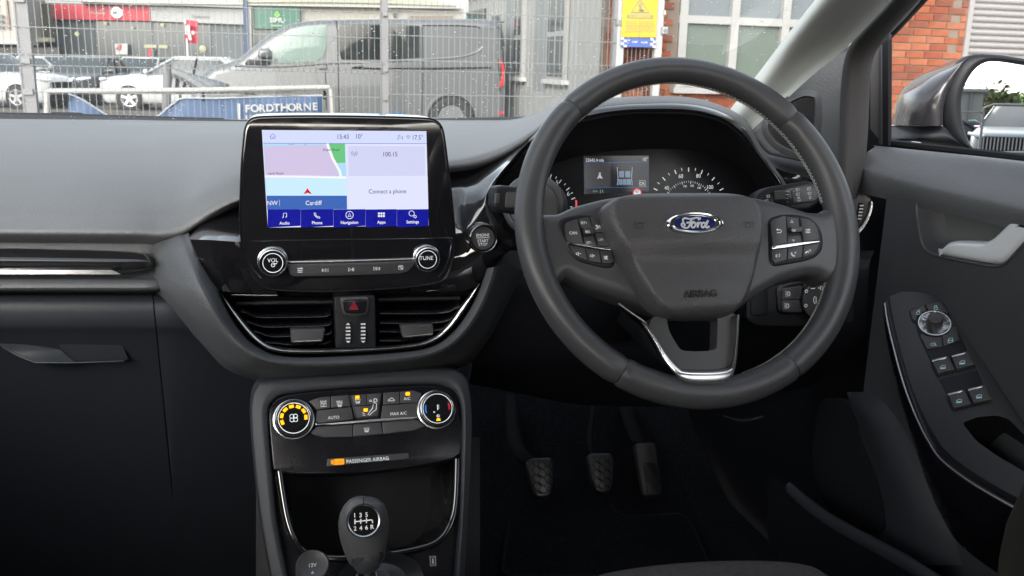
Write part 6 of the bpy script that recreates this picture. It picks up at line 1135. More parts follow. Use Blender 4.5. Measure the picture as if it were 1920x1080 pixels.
mb = MB(); M_tail = mat('red_lamp', (.45, .02, .025), .15, coat=.5); mb.prism(p, rp(p.px([(935, 112), (940, 113), (945, 125), (946.5, 140), (944, 158), (938, 166), (936, 160), (941, 140), (939, 122)]), .01), -.1, .02, M_tail, .006); mb.prism(p, p.px([(934, 110), (938, 112), (940, 140), (938, 172), (934, 170)]), -.1, .012, M_tint); mb.prism(p, p.px([(935, 210), (944, 208), (943, 214), (936, 216)]), -.1, .02, M_tail); mb.build('tail_light', vn)
mb = MB(); mb.prism(p, p.px([(662, 212), (757, 209.5), (757, 213), (662, 216)]), 0, .012, mat('sill_blue', (.04, .12, .25), .4)); mb.build('sill_strip', vn)
for cx in (846, 470):
    c = p.uv(cx, 223); mb = MB(); mb.lathe(p, *c, [(.42, -.05), (.42, .022), (.39, .024)], M_van, 40); mb.lathe(p, *c, [(.385, .003), (.385, .0245), (.34, .0246)], M_rub, 40); o = mb.build('wheel_arch', vn)
    mb = MB(); mb.lathe(p, *c, [(.34, -.1), (.34, .03), (.3, .045), (.24, .04), (.2, .02)], M_tyre, 36); mb.lathe(p, *c, [(.22, .02), (.21, .035), (.05, .03), (.001, .035)], mat('wheel_grey', (.18, .19, .2), .4, .5), 30); mb.build('wheel', vn)
# ================================================================== GENERIC CAR
M_tglass = mat('car_glass', (.045, .055, .06), .08, spec=.5); M_lamp = mat('headlamp', (.75, .77, .8), .1, coat=.6); M_alloy = mat('alloy_rim', (.45, .46, .48), .3, .8); M_tlamp = mat('tail_lamp_red', (.5, .02, .02), .2, coat=.4); M_plate = mat('number_plate_white', (.75, .75, .73), .4)
def car(label, group, pos, head, paint, L=4.3, W=1.82, H=1.5, hood=.30, tail=.06, grille=None, plate=None, name='parked_car'):
    t = thing(name, label, 'car', (0, 0, 0), group); hw = W/2; X0 = L/2
    st = [(X0, .30*H, .50*H, .62), (X0-.03*L, .14*H, .56*H, .80), (X0-.08*L, .12*H, .60*H, .92), (X0-.18*L, .12*H, .635*H, .98), (X0-hood*L, .12*H, .665*H, 1), (0, .12*H, .67*H, 1), (-X0+.25*L, .12*H, .68*H, 1), (-X0+.1*L, .13*H, .685*H, .96), (-X0+.02*L, .16*H, .66*H, .86), (-X0, .32*H, .58*H, .74)]
    def sec(x, zb, zt, k):
        w_ = hw*k; return [(-w_*.86, zb), (-w_*.98, zb+.05*H), (-w_, zb+(zt-zb)*.45), (-w_*.97, zb+(zt-zb)*.75), (-w_*.9, zt-.015), (-w_*.6, zt+.012), (0, zt+.02), (w_*.6, zt+.012), (w_*.9, zt-.015), (w_*.97, zb+(zt-zb)*.75), (w_, zb+(zt-zb)*.45), (w_*.98, zb+.05*H), (w_*.86, zb)]
    rows = [[V((x, y, z)) for y, z in sec(x, zb, zt, k)] for x, zb, zt, k in st]; b_ = MB(); b_.loft(rows, paint, 2, 2)
    for r in (rows[0], rows[-1]): b_.add(r, [tuple(range(len(r)))], paint)
    b_.build('body', t, ang=50)
    xs, xr0, xr1, xe = X0-hood*L+.02, X0-hood*L-.19*L, -X0+.2*L, -X0+tail*L
    def ringc(x0, x1, z, k): return [(x0, k*hw), (x0-.02, -k*hw), (x1, -k*hw*.95), (x1, k*hw*.95)]
    b_ = MB(); rr_ = []
    for s_ in (0, .25, .5, .75, 1): x0 = xs+(xr0-xs)*s_; x1 = xe+(xr1-xe)*s_**1.1; z = .66*H+(.325*H)*(s_**.9); k = .90-.17*s_; rr_.append([V((x0+.0, 0, z)), V((x0-.05, k*hw*.8, z)), V((x0-.16, k*hw, z)), V(((x0+x1)/2, k*hw*1.02, z)), V((x1+.12, k*hw*.97, z)), V((x1, k*hw*.75, z)), V((x1-.03, 0, z)), V((x1, -k*hw*.75, z)), V((x1+.12, -k*hw*.97, z)), V(((x0+x1)/2, -k*hw*1.02, z)), V((x0-.16, -k*hw, z)), V((x0-.05, -k*hw*.8, z))])
    b_.loft(rr_, M_tglass, 2, 1, closed_u=True); b_.build('window_band', t)
    top = rr_[-1]; b_ = MB(); c0 = V(((xr0+xr1)/2, 0, .985*H)); b_.loft([[c0+(q-c0)*1.05+V((0, 0, -.075)) for q in top], [c0+(q-c0)*1.04+V((0, 0, .0)) for q in top], [c0+(q-c0)*.8+V((0, 0, .028)) for q in top], [c0+(q-c0)*.3+V((0, 0, .036)) for q in top]], paint, 2, 2, closed_u=True); b_.add([c0+(q-c0)*.31+V((0, 0, .036)) for q in top], [tuple(range(12))], paint); b_.build('roof', t)
    for i in (1, 2, 3, 4, 5, 7, 8, 9, 10, 11):
        if i in (1, 11): continue
        b_ = MB(); b_.tube([r[i]*1.0+V((0, .008*(1 if r[i].y > 0 else -1), 0)) for r in rr_], .035 if i in (2, 10, 3, 9) else .06, paint if i not in (3, 9) else M_rub, 6); b_.build('pillar', t)
    for sx in (1, -1):
        for sy in (1, -1):
            pl = Pl((sx*L*.305, sy*(hw-.0), .22*H), (0, sy, 0)); r_ = .215*H; b_ = MB(); b_.lathe(pl, 0, 0, [(r_*1.12, -.08), (r_*1.12, .004), (r_, .005)], M_rub, 28); b_.lathe(pl, 0, 0, [(r_, -.1), (r_, .012), (r_*.9, .03), (r_*.68, .02)], M_tyre, 28); wh = b_.build('wheel', t)
            b_ = MB(); b_.lathe(pl, 0, 0, [(r_*.68, .0), (r_*.68, .024), (r_*.62, .018)], M_alloy, 28)
            for k in range(5): a = R(72*k+20); b_.box(pl.p(math.cos(a)*r_*.34, math.sin(a)*r_*.34, .022), (r_*.62, .012, .075), M_alloy, ax=Matrix.Rotation(a*sy, 3, 'Y'))
            b_.build('rim', wh)
    pf = Pl((X0+.0, 0, 0), (1, 0, 0)); b_ = MB(); gp = grille or [(-.45*hw, .36*H), (.45*hw, .36*H), (.5*hw, .50*H), (-.5*hw, .50*H)]
    b_.prism(pf, rp(gp, .03), -.2, .012, M_rub, .01); g_ = b_.build('grille', t)
    if grille:
        for k in range(14): y = gp[0][0]*.94+(gp[1][0]-gp[0][0])*.94*k/13; b_ = MB(); b_.box((X0+.014, y, (gp[0][1]+gp[2][1])/2), (.02, .022, (gp[2][1]-gp[0][1])*.9), M_alloy); b_.build('grille_bar', g_, smooth=False)
    b_ = MB(); b_.prism(pf, rp([(-.6*hw, .17*H), (.6*hw, .17*H), (.66*hw, .27*H), (-.66*hw, .27*H)], .04), -.2, -.01, M_rub, .01); b_.build('lower_intake', t)
    for s_ in (1, -1):
        b_ = MB(); b_.tube([V((X0-.03, s_*.52*hw, .54*H)), V((X0-.07, s_*.72*hw, .555*H)), V((X0-.22, s_*.915*hw, .575*H))], [.04, .055, .03], M_lamp, 10); b_.build('headlight', t)
        b_ = MB(); b_.tube([V((-X0+.02, s_*.5*hw, .56*H)), V((-X0+.04, s_*.78*hw, .56*H)), V((-X0+.22, s_*.95*hw, .585*H))], [.05, .06, .03], M_tlamp, 10); b_.build('tail_light', t)
        b_ = MB(); b_.tube([V((xs-.18, s_*hw*.9, .70*H)), V((xs-.2, s_*(hw+.06), .72*H)), V((xs-.21, s_*(hw+.2), .72*H))], [.02, .07, .06], paint, 10); b_.build('mirror', t)
    b_ = MB(); b_.prism(pf, [(-.26, .27*H), (.26, .27*H), (.26, .27*H+.11), (-.26, .27*H+.11)], -.1, .03, M_plate, .004)
    if plate: b_.text(plate, pf.off(.032), 0, .27*H+.055, .075, M_sink)
    b_.build('number_plate', t)
    t.location = pos; t.rotation_euler = (0, 0, head); return t
M_cw = mat('white_car_paint', (0.346, 0.351, 0.357), .2, coat=.7); M_ck = mat('black_car_paint', (.055, .06, .062), .3, .0, spec=.45, coat=.3); M_cb = mat('blue_grey_car_paint', (.07, .105, .125), .35, .0, spec=.35, coat=.15); M_cd = mat('dark_car_paint', (.03, .028, .033), .2, .3, coat=.8); M_cs = mat('silver_car_paint', (.35, .37, .40), .25, .4, coat=.7)
def gp_(px, Y): q = at(px, 100, Y=Y); return V((q.x, q.y, gz(Y)))
G1 = 'cars parked outside the red showroom'
car('white hatchback seen from its right front behind the left fence post', G1, gp_(-8, 31), R(-25), M_cw, 4.2, 1.8, 1.55)
car('glossy black car facing forward, between the two white cars', G1, gp_(158, 34), R(-100), M_ck, 4.4, 1.85, 1.52)
car('dark blue grey car partly hidden behind the black car', G1, gp_(108, 40), R(-35), M_cs, 4.4, 1.85, 1.5)
car('small white car facing forward behind the long white crossover', G1, gp_(262, 37), R(-105), M_cw, 4.0, 1.75, 1.55)
car('long white crossover parked side on, its nose pointing left', G1, gp_(338, 30.5), R(176), M_cw, 4.5, 1.85, 1.6, hood=.27)
car('dark car furthest back beside the white building corner', G1, gp_(80, 46), R(-150), M_cd, 4.3, 1.8, 1.5)
car('pale blue car with a red rear, roof showing above the white crossover', G1, gp_(405, 42), R(150), mat('bright_blue_car_paint', (.05, .22, .5), .2, coat=.7), 4.4, 1.8, 1.5)
# ================================================================== BUILDINGS AHEAD
def face(o_, Y, P_, m_, nm, w0=-.1, w1=0, b_=0, par=None):
    q = Pl((0, Y, 0)); x = MB(); x.prism(q, q.px(P_), w0, w1, m_, b_); return x.build(nm, par if par is not None else o_, smooth=False)
SY = 58; sh = thing('car_showroom', 'grey glazed car showroom with red and pale grey fascia across the car park', 'showroom', at(270, 120, Y=SY)); sh.location.z = gz(SY)
M_sdark = mat('showroom_cladding', (0.075, 0.086, 0.094), .4); M_sgl = mat('showroom_glass', (.045, .055, .06), .06, spec=.8); M_sred = mat('fascia_red', (0.390, 0.023, 0.039), .45); M_sgr = mat('fascia_grey', (0.273, 0.278, 0.284), .5); M_roofw = mat('ribbed_white_roof', (0.357, 0.357, 0.326), .6)
face(sh, SY, [(40, 4), (470, 14), (480, 160), (40, 150)], M_sdark, 'wall', -14, 0)
face(sh, SY, [(94, 8.5), (282, 12.5), (284, 39.5), (97, 36.5)], M_sred, 'red_fascia', -.1, .35); face(sh, SY, [(283, 13), (470, 18.5), (470, 47), (285, 40)], M_sgr, 'grey_fascia', -.1, .33)
face(sh, SY, [(180, 40), (284, 42), (286, 140), (185, 138)], M_sgl, 'window', -.05, .06); face(sh, SY, [(288, 43), (345, 45), (348, 140), (290, 140)], M_sgl, 'window', -.05, .06); face(sh, SY, [(350, 46), (395, 48), (398, 140), (352, 140)], M_sgl, 'window', -.05, .06); face(sh, SY, [(100, 40), (176, 41), (182, 138), (104, 136)], M_sdark, 'panel', -.05, .03)
mb = MB(); q = Pl((0, SY-1.0, 0))
for k in range(60): x = 150+k*5.6; y0 = -20; mb.prism(q, q.px([(x, y0), (x+5, y0), (x+5, 4+(x-150)*.017), (x, 4+(x-150)*.017)]), -1, 0, M_roofw)
mb.build('roof_edge', sh, smooth=False)
mb = MB(); q = Pl((0, SY-.4, 0)); c = q.uv(219, 23.5); r_ = .34; mb.lathe(q, *c, [(r_, -.05), (r_, .02), (r_*.9, .05)], mat('badge_silver', (.6, .6, .62), .3, .5), 8, a0=R(22.5)); mb.text('MG', q.off(.06), *c, r_*.9, mat('badge_dark', (.2, .2, .22), .4), sx=.75, bold=.04); mb.build('octagon_badge', sh, smooth=False)
mb = MB(); mb.tpx('Nathaniel', q, 184.5, 24, 5.2, M_swh, sx=1.0); mb.tpx('Nathaniel', q, 376, 30.5, 5.8, mat('fascia_ink', (.14, .14, .14), .5), sx=1.05, bold=.02); mb.build('lettering', sh)
M_lit = em('lit_sign', (255, 250, 200), 1.0); face(sh, SY-.3, [(270, 83.5), (293, 84), (293, 90), (270, 89.5)], M_lit, 'lit_sign'); face(sh, SY-.3, [(298, 84), (314, 84.5), (314, 90.5), (298, 90)], M_lit, 'lit_sign')
for x, y, r_ in ((144, 63.5, .12), (380, 91, .2), (197, 44, .08), (304, 47, .1), (248, 52, .07)): mb = MB(); q = Pl((0, SY-.6, 0)); mb.lathe(q, *q.uv(x, y), [(r_, -.02), (r_*.8, .05), (.01, .08)], M_lit, 14); mb.build('ceiling_lamp', sh)
face(sh, SY-1.5, [(278, 92), (285, 92), (284, 106), (278, 106)], M_sred, 'poster'); o = face(sh, SY-1.2, [(215, 82), (239, 82), (239, 102), (217, 102)], M_swh, 'poster'); face(sh, SY-1.25, [(217, 92), (226, 94), (228, 84), (222, 84)], M_sred, 'poster')
bn_ = thing('banner_flag', 'red vertical banner flag on a white pole before the showroom', 'flag', at(350, 110, Y=44)); mb = MB(); mb.tube([at(347, 36, Y=44), at(351, 80, Y=44), at(353, 125, Y=44)], .05, M_swh, 8); mb.build('pole', bn_)
mb = MB(); mb.loft([[at(x, y, Y=44-.08*math.sin(y*.3)) for x, y in ((347+i, 37+j+i*.1) for i in (0, 8, 16, 24))] for j in (0, 10, 20, 30, 43)], M_sred, 2, 2); q = Pl((0, 43.8, 0)); mb.strokes(q, [q.px([(352, 47), (354, 60), (357, 75)])], .12, M_swh); mb.lathe(q, *q.uv(362, 61), [(.08, 0), (.08, .02)], M_swh, 10); mb.build('flag_cloth', bn_)
lw = thing('white_building', 'cream white building with slatted corner at the far left', 'building', at(10, 100, Y=52)); M_crm = mat('cream_render', (0.288, 0.278, 0.255), .7, var=.05, vscale=.5)
face(lw, 50, [(-300, -40), (30, -40), (34, 74), (-300, 70)], M_crm, 'wall', -6, 0); face(lw, 50.5, [(38, -40), (50, -40), (57, 75), (44, 75)], M_crm, 'column', -.5, 0); face(lw, 50, [(-300, 74), (36, 74), (38, 83), (-300, 82)], mat('canopy_grey', (.3, .31, .3), .6), 'canopy', -4, .6); face(lw, 56, [(-300, 82), (110, 82), (110, 150), (-300, 150)], M_sgl, 'window', -1, 0); face(lw, 49.9, [(10, 0), (13, 0), (19, 55), (15, 55)], mat('brown_stripe', (.2, .1, .08), .6), 'stripe')
for k in range(3): face(lw, 49.8, [(-6, 26+k*10), (5, 28+k*10), (5, 33+k*10), (-6, 31+k*10)], M_sdark, 'vent_slot')
face(lw, 55, [(50, 5), (96, 8), (98, 72), (58, 72)], mat('brown_tinted_glass', (.11, .10, .075), .15), 'tinted_window', -1, 0); face(lw, 54, [(56, 71), (95, 71), (95, 78), (60, 80)], mat('awning_cream', (.6, .55, .42), .6), 'awning', -1, .5)
sm = thing('cream_warehouse', 'cream warehouse with green sign behind the grey van', 'warehouse', at(640, 60, Y=38)); QY = 38
face(sm, QY, [(462, 8), (870, 16), (870, 150), (462, 150)], M_crm, 'wall', -10, 0); face(sm, QY, [(462, 3), (852, 10), (852, 17), (462, 11)], M_roofw, 'gutter', -.2, .4); face(sm, QY, [(462, 11), (471, 11), (473, 140), (464, 140)], M_swh, 'column', -.1, .3); face(sm, QY, [(455, -30), (463, -30), (468, 140), (459, 140)], mat('navy_pipe', (.03, .045, .10), .5), 'downpipe', -.2, .5)
mb = MB(); mb.loft([[at(x, y, Y=Yq) for x, y, Yq in r] for r in ([(440, 4, QY-.5), (650, 5, QY-.5), (865, 11, QY-.5)], [(440, -20, QY+9), (650, -10, QY+9), (775, -4, QY+9)])], mat('pale_yellow_roof', (0.358, 0.345, 0.247), .6, bump=(8, .2, .02)), 8, 1); mb.build('roof', sm, smooth=False)
face(sm, QY-.1, [(477, 12), (562, 15), (563, 55), (478, 54)], mat('sign_green', (.045, .12, .09), .5), 'sign_board', -.1, .15); face(sm, QY, [(474, 56), (560, 57), (560, 100), (476, 100)], M_sgl, 'window', -.1, .05)
q = Pl((0, QY-.3, 0)); mb = MB(); mb.tpx('SIMU', q, 520, 37.5, 9, M_swh, sx=1.05, bold=.03); mb.strokes(q, [q.px([(508, 48), (530, 48.5)])], .05, mat('sign_pale_green', (.2, .3, .22), .5)); mb.strokes(q, [q.px([(519, 22), (515, 28), (520, 33), (524, 28), (519, 22)]), q.px([(520, 33), (520, 26)])], .05, mat('leaf_green', (.2, .45, .08), .5)); mb.build('lettering', sm)
for x, y in ((741, 28),): face(sm, QY-.1, [(x-3, y-4), (x+3, y-4), (x+3, y+4), (x-3, y+4)], M_sdark, 'vent_slot')
face(sm, QY-.05, [(768, 30), (850, 30), (850, 36), (768, 36)], mat('brown_beam', (.16, .13, .10), .6), 'beam')
# grey clad building running away on the right of the van
CX = 4.0; gb_ = thing('grey_clad_building', 'pale grey sheet clad building with tall windows running away behind the van', 'building', (CX, 14, 0)); M_clad = mat('pale_cladding', (0.252, 0.257, 0.252), .55, var=.04, vscale=1); M_clad2 = mat('mid_grey_cladding', (0.182, 0.193, 0.198), .5); M_wfr = mat('white_window_frame', (0.274, 0.274, 0.272), .45)
Y0, Y1 = 9.6, 19.3; mb = MB(); zt = 2.62
n_ = int((Y1-Y0)/.1)
for i in range(n_):
    y = Y0+(Y1-Y0)*i/n_; w_ = (Y1-Y0)/n_
    mb.box((CX+2.0, y+w_/2, zt/2-.2), (4.0+(.02 if i % 2 else 0), w_-.0005, zt+.4), M_clad)
mb.build('clad_wall', gb_, smooth=False)
def cw(pxa, pxb, y0, y1, w_, m_, nm, par=None, th=.05):
    a, b = at(pxa, 80, X=CX).y, at(pxb, 80, X=CX).y; m = (a+b)/2; x = MB(); x.box((CX-w_, m, (y0+y1)/2), (th, abs(a-b), y1-y0), m_); return x.build(nm, par or gb_, smooth=False)
cw(953, 969, .9, 2.55, .03, M_clad2, 'grey_panel'); cw(1009, 1033, .9, 2.55, .03, M_clad2, 'grey_panel')
for a, b in ((969, 986), (1033, 1067)):
    f_ = cw(a, b, 1.08, 2.5, .04, M_wfr, 'window', None, .06)
    cw(a+2.5, (a+b)/2-1, 1.75, 2.45, .05, M_sgl, 'pane', f_); cw((a+b)/2+1, b-2.5, 1.75, 2.45, .05, M_sgl, 'pane', f_); cw(a+2.5, (a+b)/2-1, 1.12, 1.68, .05, M_sgl, 'pane', f_); cw((a+b)/2+1, b-2.5, 1.12, 1.68, .05, M_sgl, 'pane', f_)
    cw(a-2, b+4, 1.02, 1.08, .06, M_swh, 'sill', f_, .12)
for a, b in ((890, 912), (880, 890)): cw(a, b, 1.9, 2.3, .04, M_sgl, 'window')
mb = MB(); mb.box((CX-.06, (Y0+Y1)/2, zt+.02), (.14, Y1-Y0+.2, .10), M_clad2); mb.build('gutter', gb_, smooth=False); cw(930, 938, 2.02, 2.12, .06, M_sdark, 'lamp'); mb = MB(); mb.box((CX-.02, (Y0+Y1)/2, .45), (.06, Y1-Y0, 1.0), mat('plinth_block', (0.248, 0.253, 0.248), .7, var=.1, vscale=2)); mb.build('plinth', gb_, smooth=False)
# ================================================================== BRICK BUILDING ON THE RIGHT
WY = 8.62; br = thing('brick_building', 'red brick building with white framed windows beside the gate', 'building', (6, WY+.3, 0)); M_mort = mat('mortar', (0.132, 0.105, 0.085), .9, var=.15, vscale=8)
MBK = [mat('brick_%s' % n_, c_, .8, spec=.2, bump=(90, .5, .004), var=.16, vscale=14) for n_, c_ in (('orange', (0.196, 0.062, 0.033)), ('red', (0.169, 0.047, 0.027)), ('brown', (0.136, 0.047, 0.030)), ('bright', (0.218, 0.079, 0.044)))]
xa = at(1138, 100, Y=WY).x; w0x, w1x = at(1270, 90, Y=WY).x, at(1600, 90, Y=WY).x; wz0 = at(1330, 164, Y=WY).z; rx = at(1813, 60, Y=WY).x; BX1 = rx
pb = Pl((0, WY, 0)); mb = MB(); mb.holed(pb, [(xa, -.1), (BX1, -.1), (BX1, 4.2), (xa, 4.2)], [[(w0x, wz0), (w1x, wz0), (w1x, 3.6), (w0x, 3.6)]], -.2, -.006, M_mort); wallo = mb.build('mortar_bed', br, smooth=False)
zones = ((1130, 1290, -10, 200), (1180, 1420, 150, 215), (1640, 1835, -12, 285)); bw, bh, gap = .215, .065, .011; meshes = []
for m_ in MBK:
    for L_ in (bw, (bw-gap)/2):
        x = MB(); q = Pl((0, 0, 0)); x.prism(q, [(-L_/2, -bh/2), (L_/2, -bh/2), (L_/2, bh/2), (-L_/2, bh/2)], -.05, .006, m_, .003, 1); o = x.build('brick', None, smooth=False); c_ = o.location.copy(); meshes.append(o.data); bpy.data.objects.remove(o)
rest = MB(); r_ = random.Random(5); row = 0; z = .0; nb = 0
while z < 4.1:
    x = xa-(.5 if row % 2 else 0)*(bw+gap)*.5
    while x < BX1:
        cx_ = x+bw/2; z_ = z+bh/2; half = cx_-bw/2 < xa-.001 or cx_+bw/2 > BX1+.001
        if cx_-bw/2 < xa-.001: Lr = (bw-gap)/2; cxx = xa+Lr/2
        elif cx_+bw/2 > BX1+.001: Lr = (bw-gap)/2; cxx = BX1-Lr/2
        else: Lr = bw; cxx = cx_
        if not (cxx+Lr/2 > w0x and cxx-Lr/2 < w1x and z_+bh/2 > wz0 and z_-bh/2 < 3.6):
            qx, qy = proj((cxx, WY, z_)); k = r_.randrange(4); jx, jz, jy = r_.uniform(-.003, .003), r_.uniform(-.002, .002), r_.uniform(-.003, .003)
            if any(a <= qx <= b and c <= qy <= d for a, b, c, d in zones) and nb < 300:
                nb += 1; o = bpy.data.objects.new('brick', meshes[k*2+(1 if Lr < bw else 0)]); COL.objects.link(o); o.location = (cxx+jx, WY+c_.y+jy, z_+jz); attach(o, br)
            else: rest.box((cxx+jx, WY+.02+jy, z_+jz), (Lr, .055, bh), MBK[k])
        x += bw+gap
    z += bh+gap; row += 1
o = rest.build('brick', br, smooth=False); o['kind'] = 'stuff'
mb = MB(); mb.box(((4.45+BX1)/2, WY+1.6, 2.05), (BX1-4.45, 2.6, 4.2), M_mort); mb.build('building_core', br, smooth=False)
# window in the brick wall
zt_ = at(1330, 37, Y=WY).z; wn = MB(); f_ = .06
cols_ = [w0x, at(1377, 90, Y=WY).x, at(1472, 90, Y=WY).x, w1x]; H0, H1 = wz0, 3.6
for x in cols_: wn.box((min(max(x, w0x+f_), w1x-f_), WY+.06, (H0+H1)/2), (.085, .08, H1-H0), M_wfr)
for z in (H0+.04, zt_, H1-.04): wn.box(((w0x+w1x)/2, WY+.058, z), (w1x-w0x, .06, .075), M_wfr)
wno = wn.build('window', br, smooth=False); M_frost = mat('frosted_green_glass', (0.105, 0.130, 0.115), .12, spec=.6); M_upg = mat('upper_grey_glass', (0.121, 0.138, 0.154), .1, spec=.6)
for i in range(3):
    for z0, z1, m_ in ((H0+.07, zt_-.03, M_frost), (zt_+.03, H1-.07, M_upg)): x = MB(); x.box(((cols_[i]+cols_[i+1])/2, WY+.09, (z0+z1)/2), (cols_[i+1]-cols_[i]-.07, .02, z1-z0), m_); x.build('pane', wno, smooth=False)
mb = MB(); mb.box(((w0x+w1x)/2, WY-.03, wz0-.03), (w1x-w0x+.1, .12, .06), M_wfr); mb.build('sill', wno, smooth=False)
# roller shutter
rs = thing('roller_shutter', 'pale grey ribbed roller shutter right of the brick wall, above the wing mirror', 'shutter', (rx+2, WY, 0)); M_sht = mat('shutter_grey', (0.246, 0.236, 0.241), .45, .2)
x0_, x1_ = rx+.03, rx+4.4; pitch = .066; prof = [(0, 0), (.008, -.02), (.020, -.030), (.034, -.033), (.048, -.028), (.058, -.014), (.0655, 0)]; mb = MB(); mb.loft([[V((x, WY+.05+dy, dz)) for x in (x0_, x1_)] for dz, dy in prof], M_sht, 1, 1); o = mb.build('slat', None); c_ = o.location.copy(); me = o.data; bpy.data.objects.remove(o)
for k in range(58): o = bpy.data.objects.new('slat', me); COL.objects.link(o); o.location = c_+V((0, 0, .05+pitch*k)); attach(o, rs)
mb = MB(); mb.box((rx+.0, WY+.02, 2), (.06, .09, 4.1), M_sht); mb.box((x1_, WY+.02, 2), (.09, .09, 4.1), M_sht); mb.build('guide_rail', rs, smooth=False)
# ================================================================== BEHIND THE CAR, SEEN IN THE MIRROR
def refl(px, py, t):
    d = V(ray(px, py)); e = V(EYE); s_ = (pm.o-e).dot(pm.n)/d.dot(pm.n); h = e+d*s_; d = d.normalized(); r = d-pm.n*(2*d.dot(pm.n)); return h+r*t, r
def mpos(px, t): q, r = refl(px, 225, t); return V((q.x, q.y, 0)), r
q, r = mpos(1924, 25); hd_ = math.atan2(-r.y, -r.x)
su = car('blue grey off road car with upright barred grille, reflected in the wing mirror', 'cars behind, seen in the mirror', q, hd_+R(8), M_cb, 4.6, 1.92, 1.72, hood=.29, grille=[(-.55*.96, .60), (.55*.96, .60), (.55*.96, .93), (-.55*.96, .93)], plate='BXW 7')
q, r = mpos(1768, 27); car('dark estate car parked side on behind the blue grey car in the wing mirror', 'cars behind, seen in the mirror', q, math.atan2(r.y, r.x)+R(75), M_cd, 4.5, 1.82, 1.5)
q, r = mpos(1852, 36); car('bright red car nearly hidden behind the blue grey car, reflected in the wing mirror', 'cars behind, seen in the mirror', q, math.atan2(r.y, r.x)+R(10), mat('red_car_paint', (.45, .02, .03), .25, coat=.6), 3.8, 1.6, 1.15)
q, r = mpos(1842, 15); tf = thing('temporary_fence', 'light tubular temporary fence panel reflected in the wing mirror', 'fence', q); e_ = V((-r.y, r.x, 0)).normalized()
mb = MB()
h0, h1 = refl(1846, 196, 15)[0], refl(2050, 205, 15)[0]; zt2 = h0.z; b0 = V((h0.x, h0.y, 0)); b1 = b0+e_*(4.5 if (h1-h0).dot(e_) > 0 else -2.8)
mb.tube([b0, b0+V((0, 0, zt2-.05)), b0+(b1-b0)*.03+V((0, 0, zt2)), b1+V((0, 0, zt2)), b1], .022, M_wire, 8); mb.tube([b0+V((0, 0, .3)), b1+V((0, 0, .3))], .015, M_wire, 6); mb.tube([b0-(b1-b0)*.6+V((0, 0, zt2-.12)), b0+V((0, 0, zt2-.12))], .015, M_wire, 6); mb.build('tube_frame', tf)
q, r = mpos(1806, 46); wb = thing('white_unit', 'low white industrial unit reflected at the left of the wing mirror', 'building', q); c_ = Matrix.Rotation(math.atan2(r.y, r.x), 3, 'Z'); e_ = V((-r.y, r.x, 0)).normalized(); qq = refl(1845, 175, 46)[0]; zt3 = max(2.4, refl(1840, 172, 46)[0].z); side = 1 if (V((qq.x, qq.y, 0))-q).dot(e_) > 0 else -1
en = V((qq.x, qq.y, 0)); mb = MB(); mb.box(en-e_*side*6+V((r.x, r.y, 0)).normalized()*4+V((0, 0, zt3/2)), (8, 12, zt3), M_clad, ax=c_); mb.build('wall', wb, smooth=False); mb = MB(); mb.box(en-e_*side*6+V((r.x, r.y, 0)).normalized()*4+V((0, 0, zt3+.06)), (8.5, 12.4, .14), M_wfr, ax=c_); mb.tube([en-V((r.x, r.y, 0)).normalized()*.1-e_*side*.5, en-V((r.x, r.y, 0)).normalized()*.1-e_*side*.5+V((0, 0, zt3))], .06, M_clad2, 6); mb.build('roof_edge', wb)
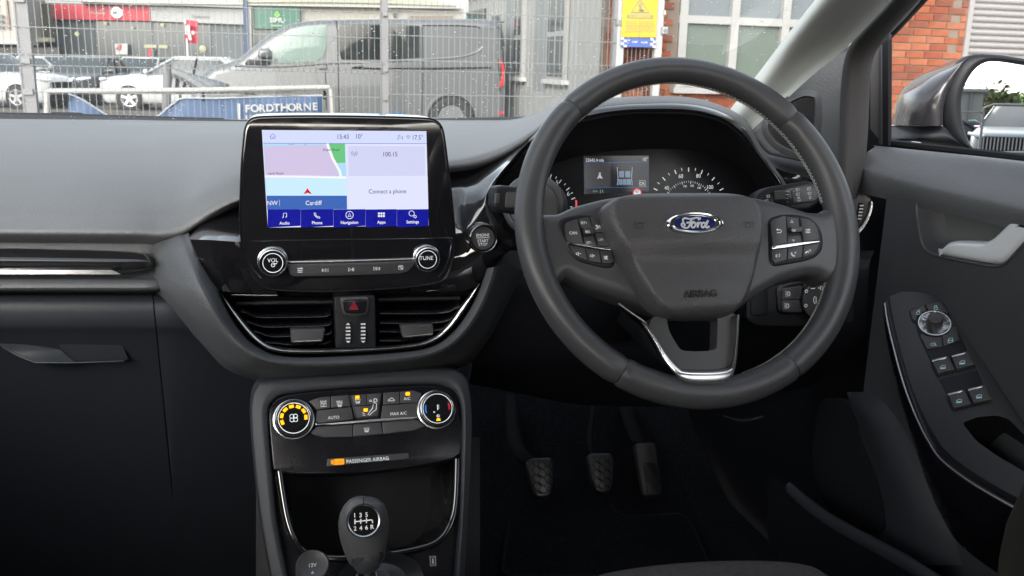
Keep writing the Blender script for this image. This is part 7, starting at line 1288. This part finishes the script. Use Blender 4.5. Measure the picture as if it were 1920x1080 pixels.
# trees
LV = [mat('leaf_%s' % n_, c_, .6, spec=.25) for n_, c_ in (('olive', (.11, .12, .05)), ('dark', (.075, .095, .04)), ('russet', (.17, .12, .06)), ('green', (.10, .16, .05)))]
M_bark = mat('bark', (.10, .08, .06), .9, bump=(30, .6, .02))
def tree(name, label, pos, h, spread, ms, seed, n_=900, group='trees beyond the car park'):
    rn = random.Random(seed); t = thing(name, label, 'tree', pos, group); P0 = V(pos); m_ = MB(); tips = []
    m_.tube([P0, P0+V((.05, .03, h*.25)), P0+V((-.05, .08, h*.5)), P0+V((.1, 0, h*.8))], [.03*h, .024*h, .016*h, .006*h], M_bark, 7)
    for k in range(9):
        a = rn.uniform(0, 6.28); b = P0+V((0, 0, h*rn.uniform(.25, .6))); e = P0+V((math.cos(a)*spread*rn.uniform(.4, .9), math.sin(a)*spread*rn.uniform(.4, .9), h*rn.uniform(.5, .97))); m_.tube([b, (b+e)/2+V((0, 0, .1*h)), e], [.012*h, .008*h, .003*h], M_bark, 5); tips += [e, (b+e*2)/3]
    m_.build('trunk', t); m_ = MB()
    tips += [P0+V((rn.gauss(0, spread*.45), rn.gauss(0, spread*.45), h*rn.uniform(.3, .95))) for k in range(14)]; wts = [rn.uniform(.4, 1) for _ in tips]
    for k in range(n_):
        i = rn.choices(range(len(tips)), wts)[0]; c = tips[i]+V((rn.gauss(0, 1), rn.gauss(0, 1), rn.gauss(0, .7)))*spread*.2*wts[i]; s_ = rn.uniform(.05, .12)*spread*.55
        u = V((rn.gauss(0, 1), rn.gauss(0, 1), rn.gauss(0, 1))).normalized(); v = u.orthogonal(); w_ = u.cross(v); m_.add([c+v*s_, c+w_*s_*.6, c-v*s_, c-w_*s_*.6], [(0, 1, 2, 3)], ms[(i*7+k % 2) % len(ms)])
    o = m_.build('crown', t, smooth=False); return t
kinds = [('olive green bushy tree reflected in the middle of the wing mirror', [LV[0], LV[1]]), ('russet and green tree reflected above the blue grey car in the wing mirror', [LV[2], LV[0]]), ('bright green leafy tree reflected at the right edge of the wing mirror', [LV[3], LV[0]]), ('dark green tree rising behind the white unit in the wing mirror', [LV[1], LV[0]]), ('thin brown leafed tree reflected between two green trees in the wing mirror', [LV[2], LV[1]])]
for k, (px_, yt, t_) in enumerate(((1858, 168, 66), (1890, 172, 70), (1924, 165, 66), (1838, 178, 74), (1906, 160, 72))):
    qt, r = refl(px_, yt, t_); tree('leafy_tree', kinds[k][0], (qt.x, qt.y, 0), max(3.0, qt.z*.74), 3.2, kinds[k][1], 11+k, 1500)
hg = MB(); rn = random.Random(2); q, r = mpos(1880, 78); e_ = V((-r.y, r.x, 0)).normalized()
for k in range(2600):
    c = q+e_*rn.uniform(-22, 22)+V((r.x, r.y, 0))*rn.uniform(-1, 1)+V((0, 0, abs(rn.gauss(0, 1.1))+.2)); s_ = rn.uniform(.15, .35); u = V((rn.gauss(0, 1), rn.gauss(0, 1), rn.gauss(0, 1))).normalized(); v = u.orthogonal(); w_ = u.cross(v); hg.add([c+v*s_, c+w_*s_*.6, c-v*s_, c-w_*s_*.6], [(0, 1, 2, 3)], LV[k % 3])
o = hg.build('hedge_undergrowth', None, smooth=False); o['kind'] = 'stuff'
